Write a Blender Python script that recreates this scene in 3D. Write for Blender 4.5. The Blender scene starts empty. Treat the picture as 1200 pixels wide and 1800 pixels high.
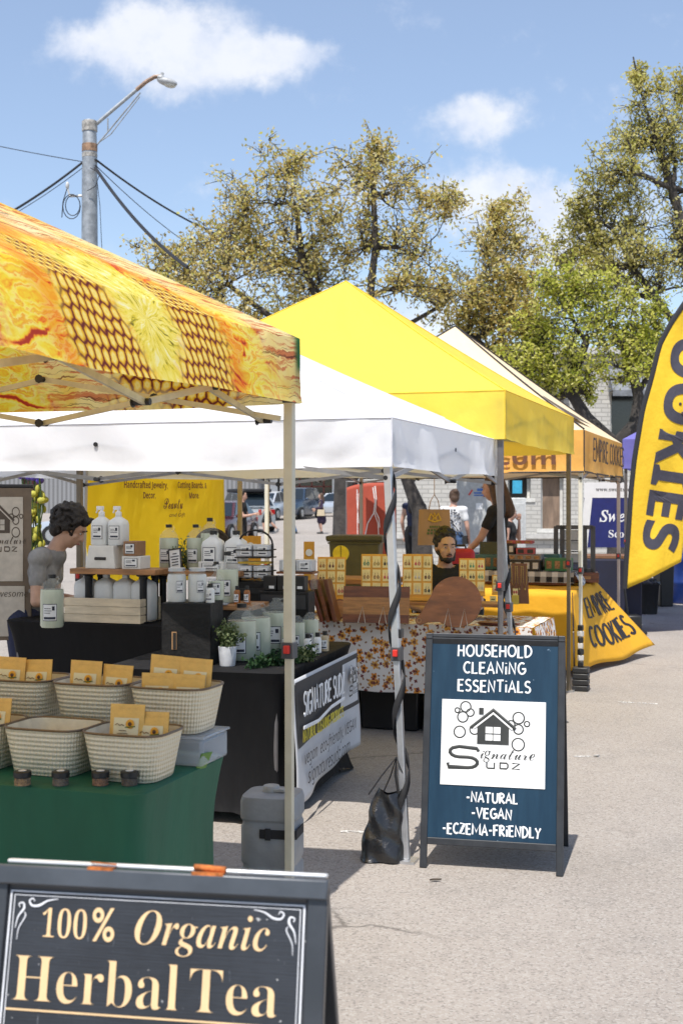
import bpy, bmesh, math, random
import numpy as np
from mathutils import Vector, Matrix, Euler
R = math.radians
random.seed(7)
rng = np.random.default_rng(11)
SC = bpy.context.scene
COL = SC.collection

# ---------------------------------------------------------------- camera
FPX, HZ, CAMH = 2250.0, 875.0, 1.6          # focal length in photo pixels, horizon row, eye height
cd = bpy.data.cameras.new('camera'); cam = bpy.data.objects.new('camera', cd); COL.objects.link(cam)
cam.location = (0, 0, CAMH); cam.rotation_euler = (R(90), 0, 0)
cd.sensor_fit = 'VERTICAL'; cd.sensor_height = 36.0; cd.lens = 45.0
cd.shift_y = -25.0/1800.0
cd.clip_start = 0.05; cd.clip_end = 3000
cd.dof.use_dof = True; cd.dof.focus_distance = 6.0; cd.dof.aperture_fstop = 6.3
SC.camera = cam
SC.view_settings.view_transform = 'Standard'
try: SC.view_settings.look = 'None'
except Exception: pass
SC.view_settings.exposure = 0.66
SC.view_settings.gamma = 1.0

# ---------------------------------------------------------------- node helpers
def sock(nt, s, v):
    if isinstance(v, bpy.types.NodeSocket): nt.links.new(v, s)
    elif v is not None:
        if hasattr(s.default_value, '__len__') and not hasattr(v, '__len__'):
            s.default_value = [v]*len(s.default_value)
        elif hasattr(s.default_value, '__len__') and len(s.default_value) == 4 and len(v) == 3:
            s.default_value = (*v, 1)
        else: s.default_value = v
def nd(nt, t, ins=None, out=0, **kw):
    n = nt.nodes.new('ShaderNode'+t)
    for k, v in kw.items(): setattr(n, k, v)
    for k, v in (ins or {}).items(): sock(nt, n.inputs[k], v)
    return n.outputs[out] if out is not None else n
def ma(nt, op, a, b=0.0, c=0.0, clamp=False):
    n = nt.nodes.new('ShaderNodeMath'); n.operation = op; n.use_clamp = clamp
    sock(nt, n.inputs[0], a); sock(nt, n.inputs[1], b); sock(nt, n.inputs[2], c)
    return n.outputs[0]
def mix(nt, f, a, b, blend='MIX'):
    n = nt.nodes.new('ShaderNodeMix'); n.data_type = 'RGBA'; n.blend_type = blend
    sock(nt, n.inputs[0], f); sock(nt, n.inputs[6], a); sock(nt, n.inputs[7], b)
    return n.outputs[2]
def ramp(nt, f, stops):
    n = nt.nodes.new('ShaderNodeValToRGB'); e = n.color_ramp.elements
    while len(e) < len(stops): e.new(0.5)
    for i, (p, c) in enumerate(stops):
        e[i].position = p; e[i].color = (*c, 1) if len(c) == 3 else c
    sock(nt, n.inputs[0], f)
    return n.outputs[0]
def sstep(nt, x, a, b):
    n = nt.nodes.new('ShaderNodeMapRange'); n.interpolation_type = 'SMOOTHSTEP'
    sock(nt, n.inputs[0], x); n.inputs[1].default_value = a; n.inputs[2].default_value = b
    n.inputs[3].default_value = 0; n.inputs[4].default_value = 1
    return n.outputs[0]
def noise(nt, vec, scale, detail=3, rough=.55, dist=0.0, out=0, dim='3D'):
    return nd(nt, 'TexNoise', {'Vector': vec, 'Scale': scale, 'Detail': detail, 'Roughness': rough, 'Distortion': dist}, out, noise_dimensions=dim)
def comb(nt, x, y, z=0.0): return nd(nt, 'CombineXYZ', {0: x, 1: y, 2: z})
def sepx(nt, v):
    n = nt.nodes.new('ShaderNodeSeparateXYZ'); nt.links.new(v, n.inputs[0]); return n.outputs

# ---------------------------------------------------------------- sun and sky
SUNV = Vector((-.145, -.48, 1.0)).normalized()       # towards the sun
sl = bpy.data.lights.new('sun', 'SUN'); sl.energy = 3.7; sl.angle = R(.53); sl.color = (1, .955, .89)
so = bpy.data.objects.new('sun', sl); COL.objects.link(so); so.location = (-5, -10, 30)
so.rotation_euler = (-SUNV).to_track_quat('-Z', 'Y').to_euler()
W_ = bpy.data.worlds.new('World'); SC.world = W_; W_.use_nodes = True
nt = W_.node_tree; nt.nodes.clear()
sky = nd(nt, 'TexSky', None, 0, sky_type='NISHITA', sun_disc=False, sun_elevation=math.asin(SUNV.z),
         sun_rotation=R(196.8), altitude=120, air_density=1.0, dust_density=.45, ozone_density=1.3)
tc = nd(nt, 'TexCoord', None, 0)
d = sepx(nt, tc)
yy = ma(nt, 'MAXIMUM', d[1], .02)
cx = ma(nt, 'DIVIDE', d[0], yy); cz = ma(nt, 'DIVIDE', d[2], yy)
P = comb(nt, cx, cz)
nz = noise(nt, P, 9, 7, .62); nzb = noise(nt, P, 26, 6, .6)
wx = ma(nt, 'ADD', cx, ma(nt, 'MULTIPLY', ma(nt, 'SUBTRACT', nz, .5), .045))
wz = ma(nt, 'ADD', cz, ma(nt, 'MULTIPLY', ma(nt, 'SUBTRACT', nzb, .5), .03))
tot = None
for (px, py, rx, ry, a) in [(285, 50, 115, 62, 1.05), (400, 100, 120, 48, .9), (530, 92, 75, 38, .75), (155, 82, 80, 40, .62), (320, 130, 140, 42, .35),
                            (350, 165, 95, 36, .45), (840, 205, 80, 40, 1.1), (900, 340, 140, 48, 1.0), (650, 330, 110, 50, .55), (980, 390, 110, 46, 1.0),
                            (1000, 455, 100, 40, 1.0), (620, 560, 150, 60, .7), (300, 480, 160, 60, .35), (40, 45, 50, 22, .25), (760, 600, 130, 50, .7), (1170, 330, 60, 60, .3), (1120, 520, 120, 70, .6)]:
    dx = ma(nt, 'DIVIDE', ma(nt, 'SUBTRACT', wx, (px-600)/FPX), rx/FPX)
    dz = ma(nt, 'DIVIDE', ma(nt, 'SUBTRACT', wz, (HZ-py)/FPX), ry/FPX)
    q = ma(nt, 'ADD', ma(nt, 'MULTIPLY', dx, dx), ma(nt, 'MULTIPLY', dz, dz))
    g = ma(nt, 'MULTIPLY', ma(nt, 'POWER', 2.718, ma(nt, 'MULTIPLY', q, -1.0)), a)
    tot = g if tot is None else ma(nt, 'ADD', tot, g)
dens = ma(nt, 'ADD', tot, ma(nt, 'MULTIPLY', ma(nt, 'SUBTRACT', noise(nt, P, 15, 10, .66), .5), 2.3))
cm = ma(nt, 'MULTIPLY', sstep(nt, dens, .12, 1.0), sstep(nt, d[1], .03, .2))
cs = mix(nt, sstep(nt, ma(nt, 'ADD', noise(nt, P, 17, 7, .6), ma(nt, 'MULTIPLY', dens, .12)), .42, .72), (4.6, 5.0, 5.9), (5.9, 6.0, 6.3))
veil = mix(nt, .17, sky, (4.9, 5.6, 7.2))
skyc = mix(nt, ma(nt, 'MULTIPLY', cm, .84), veil, cs)
bg = nd(nt, 'Background', {'Color': skyc, 'Strength': .108}, 0)
wo = nt.nodes.new('ShaderNodeOutputWorld'); nt.links.new(bg, wo.inputs[0])

# ---------------------------------------------------------------- materials
MATS = {}
def hexl(h):
    h = h.lstrip('#'); c = [int(h[i:i+2], 16)/255 for i in (0, 2, 4)]
    return tuple(x/12.92 if x <= .04045 else ((x+.055)/1.055)**2.4 for x in c)
def newmat(name):
    m = bpy.data.materials.new(name); m.use_nodes = True; m.node_tree.nodes.clear()
    o = m.node_tree.nodes.new('ShaderNodeOutputMaterial')
    return m, m.node_tree, o
def mat(name, col, rough=.55, metal=0.0, var=.12, scale=14.0, bump=.0, bscale=60.0, trans=0.0, coat=0.0, spec=.5, alpha=None, stretch=(1, 1, 1), em=0):
    if name in MATS: return MATS[name]
    if isinstance(col, str): col = hexl(col)
    m, nt, o = newmat(name)
    pos = nd(nt, 'TexCoord', None, 3)
    mp = nd(nt, 'Mapping', {'Vector': pos, 'Scale': stretch})
    n1 = noise(nt, mp, scale, 5, .6)
    lo = tuple(max(0, c*(1-var)) for c in col); hi = tuple(min(1, c*(1+var)) for c in col)
    c = mix(nt, sstep(nt, n1, .3, .7), lo, hi)
    b = nd(nt, 'BsdfPrincipled', {'Base Color': c, 'Roughness': ma(nt, 'ADD', rough, ma(nt, 'MULTIPLY', ma(nt, 'SUBTRACT', n1, .5), .18)), 'Metallic': metal,
                                  'Coat Weight': coat, 'Specular IOR Level': spec}, None)
    if bump:
        bp = nd(nt, 'Bump', {'Height': noise(nt, mp, bscale, 4, .6), 'Strength': bump, 'Distance': .02})
        nt.links.new(bp, b.inputs['Normal'])
    if em:
        sock(nt, b.inputs['Emission Color'], col); b.inputs['Emission Strength'].default_value = em
    sh = b.outputs[0]
    if trans:
        t = nd(nt, 'BsdfTranslucent', {'Color': c})
        ms = nt.nodes.new('ShaderNodeMixShader'); ms.inputs[0].default_value = trans
        nt.links.new(sh, ms.inputs[1]); nt.links.new(t, ms.inputs[2]); sh = ms.outputs[0]
    nt.links.new(sh, o.inputs[0]); MATS[name] = m
    return m
def glassmat(name, col, alpha=.35, rough=.05):
    if name in MATS: return MATS[name]
    m, nt, o = newmat(name)
    if isinstance(col, str): col = hexl(col)
    b = nd(nt, 'BsdfPrincipled', {'Base Color': col, 'Roughness': rough, 'Specular IOR Level': .6, 'Alpha': alpha})
    nt.links.new(b, o.inputs[0]); MATS[name] = m
    return m
def fabric(name, col, trans=.3, wrinkle=.35, wscale=3.0, var=.05):
    m, nt, o = newmat(name)
    if isinstance(col, str): col = hexl(col)
    pos = nd(nt, 'TexCoord', None, 3)
    n1 = noise(nt, pos, 5, 4, .6)
    c = mix(nt, n1, tuple(x*(1-var) for x in col), tuple(min(1, x*(1+var)) for x in col))
    mp = nd(nt, 'Mapping', {'Vector': pos, 'Scale': (1, 1, .45)})
    h = ma(nt, 'ADD', noise(nt, mp, wscale, 3, .5, .8), ma(nt, 'MULTIPLY', noise(nt, pos, wscale*5, 3, .5), .18))
    bp = nd(nt, 'Bump', {'Height': h, 'Strength': wrinkle, 'Distance': .06})
    b = nd(nt, 'BsdfPrincipled', {'Base Color': c, 'Roughness': .72, 'Normal': bp, 'Specular IOR Level': .25})
    t = nd(nt, 'BsdfTranslucent', {'Color': c, 'Normal': bp})
    ms = nt.nodes.new('ShaderNodeMixShader'); ms.inputs[0].default_value = trans
    nt.links.new(b, ms.inputs[1]); nt.links.new(t, ms.inputs[2]); nt.links.new(ms.outputs[0], o.inputs[0])
    MATS[name] = m
    return m

# ---------------------------------------------------------------- mesh builder
class MB:
    def __init__(s, M=None): s.v = []; s.f = []; s.m = []; s.uv = {}; s.M = M or Matrix.Identity(4)
    def add(s, vs, fs, mi=0, M=None, uvs=None):
        b = len(s.v); T = s.M @ M if M is not None else s.M
        s.v += [tuple(T @ Vector(v)) for v in vs]
        for f in fs:
            s.f.append(tuple(b+i for i in f)); s.m.append(mi)
        if uvs is not None:
            for i, u in enumerate(uvs): s.uv[b+i] = u
        return s
    def box(s, c, d, mi=0, rz=0, rx=0, ry=0, top=(1, 1), M=None):
        x, y, z = d[0]/2, d[1]/2, d[2]/2; tx, ty = top
        vs = [(-x, -y, -z), (x, -y, -z), (x, y, -z), (-x, y, -z), (-x*tx, -y*ty, z), (x*tx, -y*ty, z), (x*tx, y*ty, z), (-x*tx, y*ty, z)]
        T = Matrix.Translation(c) @ Euler((rx, ry, rz)).to_matrix().to_4x4()
        if M is not None: T = M @ T
        return s.add(vs, [(0, 3, 2, 1), (4, 5, 6, 7), (0, 1, 5, 4), (1, 2, 6, 5), (2, 3, 7, 6), (3, 0, 4, 7)], mi, T)
    def tube(s, pts, r, n=8, mi=0, flat=1.0, nrm=None, caps=True, closed=False, M=None):
        pts = [Vector(p) for p in pts]; k = len(pts)
        rs = r if hasattr(r, '__len__') else [r]*k
        vs = []; prev = None
        for i, p in enumerate(pts):
            if closed: t = pts[(i+1) % k]-pts[i-1]
            else: t = pts[min(i+1, k-1)]-pts[max(i-1, 0)]
            if t.length < 1e-9: t = Vector((0, 0, 1))
            t.normalize()
            if nrm is not None: a = Vector(nrm)
            else:
                a = prev if prev is not None else (Vector((0, 0, 1)) if abs(t.z) < .9 else Vector((1, 0, 0)))
            a = a - t*a.dot(t)
            if a.length < 1e-6: a = t.orthogonal()
            a.normalize(); b = t.cross(a); prev = a
            sc = 1.0
            if 0 < i < k-1 and not closed:
                e1 = (pts[i]-pts[i-1]); e2 = (pts[i+1]-pts[i])
                if e1.length > 1e-9 and e2.length > 1e-9:
                    cs = max(-.5, min(1, e1.normalized().dot(e2.normalized()))); sc = min(1.5, 1/math.sqrt((1+cs)/2))
            for j in range(n):
                an = 2*math.pi*j/n
                vs.append(p + a*(math.sin(an)*rs[i]*flat) + b*(math.cos(an)*rs[i]*sc))
        fs = []
        for i in range(k if closed else k-1):
            i2 = (i+1) % k
            for j in range(n):
                j2 = (j+1) % n
                fs.append((i*n+j, i2*n+j, i2*n+j2, i*n+j2))
        if caps and not closed:
            fs.append(tuple(range(n))); fs.append(tuple((k-1)*n+j for j in reversed(range(n))))
        return s.add(vs, fs, mi, M)
    def lathe(s, prof, c=(0, 0, 0), n=20, mi=0, M=None, sq=None, sx=1, sy=1, caps=True):
        vs = []; k = len(prof)
        for (r, z) in prof:
            for j in range(n):
                a = 2*math.pi*(j+.5)/n; ca, sa = math.cos(a), math.sin(a)
                if sq:
                    q = (abs(ca)**sq+abs(sa)**sq)**(-1/sq); ca *= q; sa *= q
                vs.append((c[0]+r*ca*sx, c[1]+r*sa*sy, c[2]+z))
        fs = []
        for i in range(k-1):
            for j in range(n):
                j2 = (j+1) % n; fs.append((i*n+j, i*n+j2, (i+1)*n+j2, (i+1)*n+j))
        if caps and prof[0][0] > 1e-5: fs.append(tuple(reversed(range(n))))
        if caps and prof[-1][0] > 1e-5: fs.append(tuple((k-1)*n+j for j in range(n)))
        return s.add(vs, fs, mi, M)
    def ell(s, c, r, n=10, m=7, mi=0, M=None):
        rr = r if hasattr(r, '__len__') else (r, r, r); vs = []; fs = []
        vs.append((c[0], c[1], c[2]-rr[2]))
        for i in range(1, m):
            ph = -math.pi/2+math.pi*i/m
            for j in range(n):
                a = 2*math.pi*j/n
                vs.append((c[0]+rr[0]*math.cos(ph)*math.cos(a), c[1]+rr[1]*math.cos(ph)*math.sin(a), c[2]+rr[2]*math.sin(ph)))
        vs.append((c[0], c[1], c[2]+rr[2])); T = len(vs)-1
        for j in range(n):
            j2 = (j+1) % n
            fs.append((0, 1+j2, 1+j)); fs.append((T, T-n+j, T-n+j2))
            for i in range(m-2): fs.append((1+i*n+j, 1+i*n+j2, 1+(i+1)*n+j2, 1+(i+1)*n+j))
        return s.add(vs, fs, mi, M)
    def cap(s, p0, r0, p1, r1, n=10, mi=0):
        p0 = Vector(p0); p1 = Vector(p1); t = (p1-p0); L = max(t.length, 1e-6); t.normalize()
        pts = []; rs = []
        for i in range(4):
            a = math.pi/2*(i+.35)/4; pts.append(p0-t*r0*math.cos(a)); rs.append(r0*math.sin(a))
        pts += [p0, p0+t*L*.33, p0+t*L*.66, p1]; rs += [r0, r0+(r1-r0)*.33, r0+(r1-r0)*.66, r1]
        for i in range(4):
            a = math.pi/2*(1-(i+.65)/4); pts.append(p1+t*r1*math.cos(a)); rs.append(r1*math.sin(a))
        return s.tube(pts, rs, n, mi)
    def prism(s, out, z0, z1, mi=0, M=None, mi_side=None):
        n = len(out)
        s.add([(x, y, z1) for x, y in out], [tuple(range(n))], mi, M)
        s.add([(x, y, z0) for x, y in out], [tuple(reversed(range(n)))], mi, M)
        s.add([(x, y, z0) for x, y in out]+[(x, y, z1) for x, y in out], [(i, (i+1) % n, n+(i+1) % n, n+i) for i in range(n)], mi if mi_side is None else mi_side, M)
        return s
    def grid(s, fn, nu, nv, mi=0, M=None, uv=None, flip=False):
        vs = [fn(i/nu, j/nv) for j in range(nv+1) for i in range(nu+1)]
        uvs = [uv(i/nu, j/nv) for j in range(nv+1) for i in range(nu+1)] if uv else None
        w = nu+1; fs = []
        for j in range(nv):
            for i in range(nu):
                q = (j*w+i, j*w+i+1, (j+1)*w+i+1, (j+1)*w+i)
                fs.append(q[::-1] if flip else q)
        return s.add(vs, fs, mi, M, uvs)
    def mesh(s, me, M=None, mi=0):
        return s.add([v.co[:] for v in me.vertices], [tuple(p.vertices) for p in me.polygons], mi, M)
    def build(s, name, mats, parent=None, smooth=35, bevel=0.0, loc=None, rz=0, recalc=False, seg=2):
        me = bpy.data.meshes.new(name); me.from_pydata(s.v, [], s.f)
        if not isinstance(mats, (list, tuple)): mats = [mats]
        for m in mats: me.materials.append(m)
        me.polygons.foreach_set('material_index', [min(i, len(mats)-1) for i in s.m])
        if s.uv:
            l = me.uv_layers.new(name='UVMap')
            for lp in me.loops: l.data[lp.index].uv = s.uv.get(lp.vertex_index, (0, 0))
        if recalc:
            b = bmesh.new(); b.from_mesh(me); bmesh.ops.recalc_face_normals(b, faces=b.faces); b.to_mesh(me); b.free()
        if smooth:
            me.polygons.foreach_set('use_smooth', [True]*len(me.polygons))
            me.set_sharp_from_angle(angle=R(smooth))
        me.update()
        o = bpy.data.objects.new(name, me); COL.objects.link(o)
        if parent is not None: o.parent = parent
        if loc is not None: o.location = loc
        o.rotation_euler.z = rz
        if bevel:
            md = o.modifiers.new('bevel', 'BEVEL'); md.width = bevel; md.segments = seg; md.limit_method = 'ANGLE'; md.angle_limit = R(40)
        return o

def tag(o, label=None, cat=None, group=None, kind=None):
    if label: o['label'] = label
    if cat: o['category'] = cat
    if group: o['group'] = group
    if kind: o['kind'] = kind
    return o
def thing(name, label, cat, loc=(0, 0, 0), rz=0.0, group=None):
    o = bpy.data.objects.new(name, None); COL.objects.link(o); o.empty_display_size = .1
    o.location = loc; o.rotation_euler.z = rz
    return tag(o, label, cat, group)
def dup(root, loc, rz=None, label=None, group=None, scale=None):
    r = root.copy(); COL.objects.link(r); r.location = loc
    if rz is not None: r.rotation_euler.z = rz
    if scale: r.scale = (scale,)*3 if not hasattr(scale, '__len__') else scale
    if label: r['label'] = label
    if group: r['group'] = group
    def rec(a, b):
        for ch in list(a.children):
            c = ch.copy(); COL.objects.link(c); c.parent = b; rec(ch, c)
    rec(root, r)
    return r
def W(px, py, Y): return Vector(((px-600)*Y/FPX, Y, CAMH+(HZ-py)*Y/FPX))
def onz(px, py, z):
    Y = (CAMH-z)*FPX/(py-HZ); return Vector(((px-600)*Y/FPX, Y, z))

YAW = R(18.5)
UX, UY = math.sin(YAW), math.cos(YAW)
RZ = -YAW                                     # things turned with the row: local +y runs down the row, +x to the lane
def row(o, x, y, z=0.0): return Vector((o[0]+x*UY+y*UX, o[1]-x*UX+y*UY, z))

# ---------------------------------------------------------------- lettering
DG = bpy.context.evaluated_depsgraph_get
def text_me(s, size, extrude=.0006, align='CENTER', shear=0.0, spacing=1.0, offset=0.0, res=6):
    c = bpy.data.curves.new('txt', 'FONT'); c.body = s; c.size = size; c.extrude = extrude; c.align_x = align
    c.shear = shear; c.space_character = spacing; c.offset = offset; c.resolution_u = res
    o = bpy.data.objects.new('txt', c); COL.objects.link(o)
    bpy.context.view_layer.update()
    me = bpy.data.meshes.new_from_object(o.evaluated_get(DG()))
    bpy.data.objects.remove(o); bpy.data.curves.remove(c)
    return me
def fit_text(mb, s, x0, x1, yb, M, mi=0, hgt=None, **kw):
    """text between x0 and x1 with its baseline at yb in the plane of M; hgt squashes it to that cap height"""
    me = text_me(s, 1.0, extrude=0.0, align='LEFT', **kw)
    xs = [v.co.x for v in me.vertices]; a, b = min(xs), max(xs)
    k = (x1-x0)/(b-a); ky = k
    if hgt: ky = hgt/max(v.co.y for v in me.vertices)
    vs = [(x0+(v.co.x-a)*k, yb+v.co.y*ky, 0) for v in me.vertices]
    mb.add(vs, [tuple(p.vertices) for p in me.polygons], mi, M)
    bpy.data.meshes.remove(me)
def arc(cx, cy, rx, ry, a0, a1, n=9): return [(cx+rx*math.cos(R(a0+(a1-a0)*i/n)), cy+ry*math.sin(R(a0+(a1-a0)*i/n))) for i in range(n+1)]
GL = {  # hand-drawn capitals as strokes in a box of height 1
 'H': (.62, [[(.05, 0), (.07, 1)], [(.56, 0), (.54, 1)], [(0, .52), (.62, .5)]]),
 'O': (.72, [arc(.36, .5, .34, .48, 95, 455, 16)]), 'U': (.62, [[(.04, 1), (.05, .35)]+arc(.31, .33, .26, .32, 180, 360, 8)+[(.58, 1)]]),
 'S': (.52, [arc(.27, .75, .22, .23, 35, 265, 9)+arc(.25, .26, .24, .25, 85, -145, 9)]),
 'E': (.52, [[(.5, .97), (.06, .98), (.05, .02), (.52, .0)], [(.0, .52), (.44, .53)]]),
 'L': (.48, [[(.05, 1), (.04, .02), (.48, .03)]]), 'D': (.64, [[(.06, 0), (.05, 1)]+arc(.1, .5, .5, .5, 90, -90, 10)+[(.0, 0)]]),
 'C': (.56, [arc(.34, .5, .31, .47, 50, 310, 12)]), 'A': (.62, [[(.0, 0), (.3, 1), (.6, 0)], [(.1, .33), (.5, .35)]]),
 'N': (.62, [[(.05, 0), (.06, 1), (.55, .03), (.57, 1)]]), 'i': (.14, [[(.07, 0), (.07, .68)], [(.065, .92), (.075, 1.0)]]),
 'I': (.14, [[(.07, 0), (.07, 1)]]), 'G': (.64, [arc(.36, .5, .32, .48, 55, 335, 12)+[(.64, .46), (.36, .46)]]),
 'T': (.6, [[(0, .97), (.6, 1)], [(.3, .98), (.29, 0)]]), 'V': (.58, [[(0, 1), (.28, 0), (.58, 1)]]), 'Z': (.54, [[(.03, .98), (.5, .98), (.02, .02), (.54, .03)]]),
 'M': (.92, [[(.03, 0), (.08, 1), (.46, .22), (.84, 1), (.89, 0)]]), 'F': (.5, [[(.05, 0), (.06, .98), (.5, 1)], [(.0, .52), (.42, .54)]]),
 'R': (.56, [[(.05, 0), (.06, 1)]+arc(.12, .76, .36, .24, 85, -90, 8)+[(.1, .5), (.55, 0)]]), 'Y': (.58, [[(0, 1), (.29, .48), (.57, 1)], [(.29, .48), (.22, 0)]]),
 'P': (.54, [[(.05, 0), (.06, 1)]+arc(.12, .74, .38, .25, 85, -92, 8)+[(.04, .5)]]), 'K': (.56, [[(.05, 0), (.06, 1)], [(.53, 1), (.08, .48), (.56, 0)]]),
 '-': (.36, [[(.02, .45), (.34, .46)]]), ' ': (.3, []), '.': (.1, [[(.04, .0), (.06, .03)]]), ',': (.12, [[(.06, .05), (.02, -.12)]]),
 'W': (.85, [[(0, 1), (.2, 0), (.42, .8), (.64, 0), (.85, 1)]]), 'J': (.5, [[(.45, 1), (.44, .3)]+arc(.24, .27, .2, .26, 0, -170, 6)]),
 'B': (.56, [[(.05, 0), (.06, 1)]+arc(.1, .76, .36, .24, 85, -85, 7)+arc(.1, .26, .42, .26, 85, -90, 7)+[(.03, 0)]]), '&': (.6, [[(.58, 0), (.15, .75)]+arc(.28, .8, .14, .18, 160, -20, 6)+[(.1, .3)]+arc(.27, .2, .22, .2, 160, 350, 7)+[(.55, .45)]]),
}
def strokes(mb, s, x0, x1, yb, h, M, r, mi=0, gap=.16, flat=.25, jit=0.0, lift=0.0, align='fit'):
    tw = sum(GL[c][0]+gap for c in s)-gap
    k = (x1-x0)/tw; x = x0
    for c in s:
        w, pl = GL[c]; dy = random.uniform(-jit, jit)*h
        for p in pl: mb.tube([(x+a*k, yb+dy+b*h, lift) for a, b in p], r, 6, mi, flat, (0, 0, 1), M=M)
        x += (w+gap)*k
FRONT = Matrix(((1, 0, 0, 0), (0, 0, -1, 0), (0, 1, 0, 0), (0, 0, 0, 1)))   # a plane's x,y -> x,z, its normal to -y
def spl(pts, n=5):
    """Catmull-Rom through the points"""
    p = [Vector(q) for q in pts]; p = [p[0]*2-p[1]]+p+[p[-1]*2-p[-2]]; out = []
    for i in range(1, len(p)-2):
        for k in range(n):
            t = k/n; a, b, c, d = p[i-1:i+3]
            out.append(.5*((2*b)+(c-a)*t+(2*a-5*b+4*c-d)*t*t+(3*b-a-3*c+d)*t**3))
    return out+[p[-2]]
def ring(mb, cx, cy, r, w, M, mi=0): mb.tube([(cx+r*math.cos(2*math.pi*i/20), cy+r*math.sin(2*math.pi*i/20), 0) for i in range(20)], w, 5, mi, .3, (0, 0, 1), closed=True, M=M)
def house_logo(mb, cx, cy, k, M, dk=0, wh=1, words=True):
    """house among bubbles over the words; k = width of the whole mark"""
    T = M @ Matrix.Translation((cx, cy, 0)) @ Matrix.Scale(k, 4)
    w = .0085
    mb.prism([(-.17, .05), (.17, .05), (.17, .25), (0, .4), (-.17, .25)], .000, .004, dk, T)
    mb.prism([(-.08, .09), (.08, .09), (.08, .235), (-.08, .235)], .005, .008, wh, T)
    mb.box((0, .1625, .010), (.008, .146, .004), dk, M=T); mb.box((0, .1625, .0105), (.16, .008, .004), dk, M=T)
    mb.tube([(-.24, .22, .006), (0, .415, .006), (.24, .22, .006)], .017, 6, dk, .3, (0, 0, 1), M=T)
    mb.tube([(-.205, .215, .009), (0, .38, .009), (.205, .215, .009)], .009, 6, wh, .3, (0, 0, 1), M=T)
    mb.box((-.13, .40, .004), (.05, .07, .006), dk, M=T)
    for (x, y, r) in [(-.3, .44, .055), (-.39, .4, .025), (-.33, .33, .055), (-.36, .17, .06), (-.25, .38, .04), (-.2, .2, .05), (.27, .34, .06), (.36, .28, .027), (.27, .22, .05), (.27, .06, .065), (.19, .27, .04)]:
        mb.lathe([(r, .001), (0, .0012)], (x, y, 0), 20, wh, M=T, caps=False); ring(mb, x, y, r, w, T, dk)
    S = arc(-.36, -.04, .1, .055, 110, 270, 6); S = [(-.16, -.0), (-.36, .015)]+S[1:]+[(-.26, -.095)]+arc(-.26, -.15, .1, .055, 90, -90, 7)+[(-.47, -.205), (-.48, -.16)]
    S = [(-.15, -.03), (-.17, .0)] + S[1:]
    mb.tube([(x, y, 0) for x, y in S], .018, 6, dk, .25, (0, 0, 1), M=T)
    if words:
        fit_text(mb, '𝒾𝑔𝓃𝒶𝓉𝓊𝓇ℯ', -.13, .45, -.1, T @ Matrix.Translation((0, 0, .002)), dk, hgt=.1)
        for i, p in enumerate([[(-.06, -.14), (-.06, -.19), (-.05, -.2), (.02, -.2), (.02, -.14)], [(.08, -.2), (.08, -.14), (.15, -.14), (.165, -.155), (.165, -.185), (.15, -.2), (.08, -.2)], [(.21, -.14), (.29, -.14), (.21, -.2), (.29, -.2)]]):
            mb.tube([(x, y, 0) for x, y in p], .0085, 5, dk, .3, (0, 0, 1), M=T)
# ================================================================ ground
def asphalt():
    m, nt, o = newmat('asphalt')
    p = nd(nt, 'NewGeometry', None, 0)
    big = noise(nt, p, .35, 5, .6); mid = noise(nt, p, 2.2, 6, .62)
    sp = nd(nt, 'TexVoronoi', {'Vector': p, 'Scale': 120.0}, None)
    spk = nd(nt, 'SeparateColor', {0: sp.outputs[1]}, 0)
    fine = noise(nt, p, 210, 3, .7)
    base = mix(nt, sstep(nt, big, .3, .7), (.325, .288, .252), (.37, .33, .292))
    base = mix(nt, ma(nt, 'MULTIPLY', sstep(nt, mid, .45, .75), .6), base, (.26, .235, .21))
    c = mix(nt, ma(nt, 'MULTIPLY', sstep(nt, spk, .72, .86), .42), base, (.47, .44, .40))
    c = mix(nt, ma(nt, 'MULTIPLY', sstep(nt, spk, .22, .08), .40), c, (.12, .105, .095))
    c = mix(nt, ma(nt, 'MULTIPLY', sstep(nt, fine, .52, .75), .34), c, (.15, .135, .12))
    # hairline cracks
    wp = nd(nt, 'VectorMath', {0: p, 1: nd(nt, 'VectorMath', {0: noise(nt, p, 2.5, 5, .6, out=1), 'Scale': .5}, 0, operation='SCALE')}, 0, operation='ADD')
    vc = nd(nt, 'TexVoronoi', {'Vector': wp, 'Scale': .36}, 0, feature='DISTANCE_TO_EDGE', voronoi_dimensions='2D')
    cr = ma(nt, 'MULTIPLY', sstep(nt, vc, .009, .0), sstep(nt, noise(nt, p, .8, 2), .45, .6))
    c = mix(nt, ma(nt, 'MULTIPLY', cr, .6), c, (.06, .052, .045))
    # worn white paint and dark oil spots
    wpnt = sstep(nt, noise(nt, nd(nt, 'Mapping', {'Vector': p, 'Location': (3.1, 1.7, 0), 'Scale': (1, .35, 1)}), 3.1, 5, .7), .70, .76)
    c = mix(nt, ma(nt, 'MULTIPLY', wpnt, .5), c, (.6, .58, .55))
    oil = sstep(nt, noise(nt, nd(nt, 'Mapping', {'Vector': p, 'Location': (9, 4, 0)}), 1.5, 4, .6), .68, .8)
    c = mix(nt, ma(nt, 'MULTIPLY', oil, .6), c, (.11, .1, .09))
    h = ma(nt, 'ADD', ma(nt, 'MULTIPLY', spk, .5), fine)
    bp = nd(nt, 'Bump', {'Height': h, 'Strength': .55, 'Distance': .006})
    b = nd(nt, 'BsdfPrincipled', {'Base Color': c, 'Roughness': .88, 'Normal': bp, 'Specular IOR Level': .25})
    nt.links.new(b, o.inputs[0]); return m
def gz(y): return max(0.0, (y-52)*.018) if y < 120 else 68*.018
g = MB()
ys = [-25, -5, 2, 4, 6, 8, 10, 13, 17, 22, 30, 40, 52, 60, 70, 80, 90, 100, 110, 120, 300, 1500]
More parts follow.
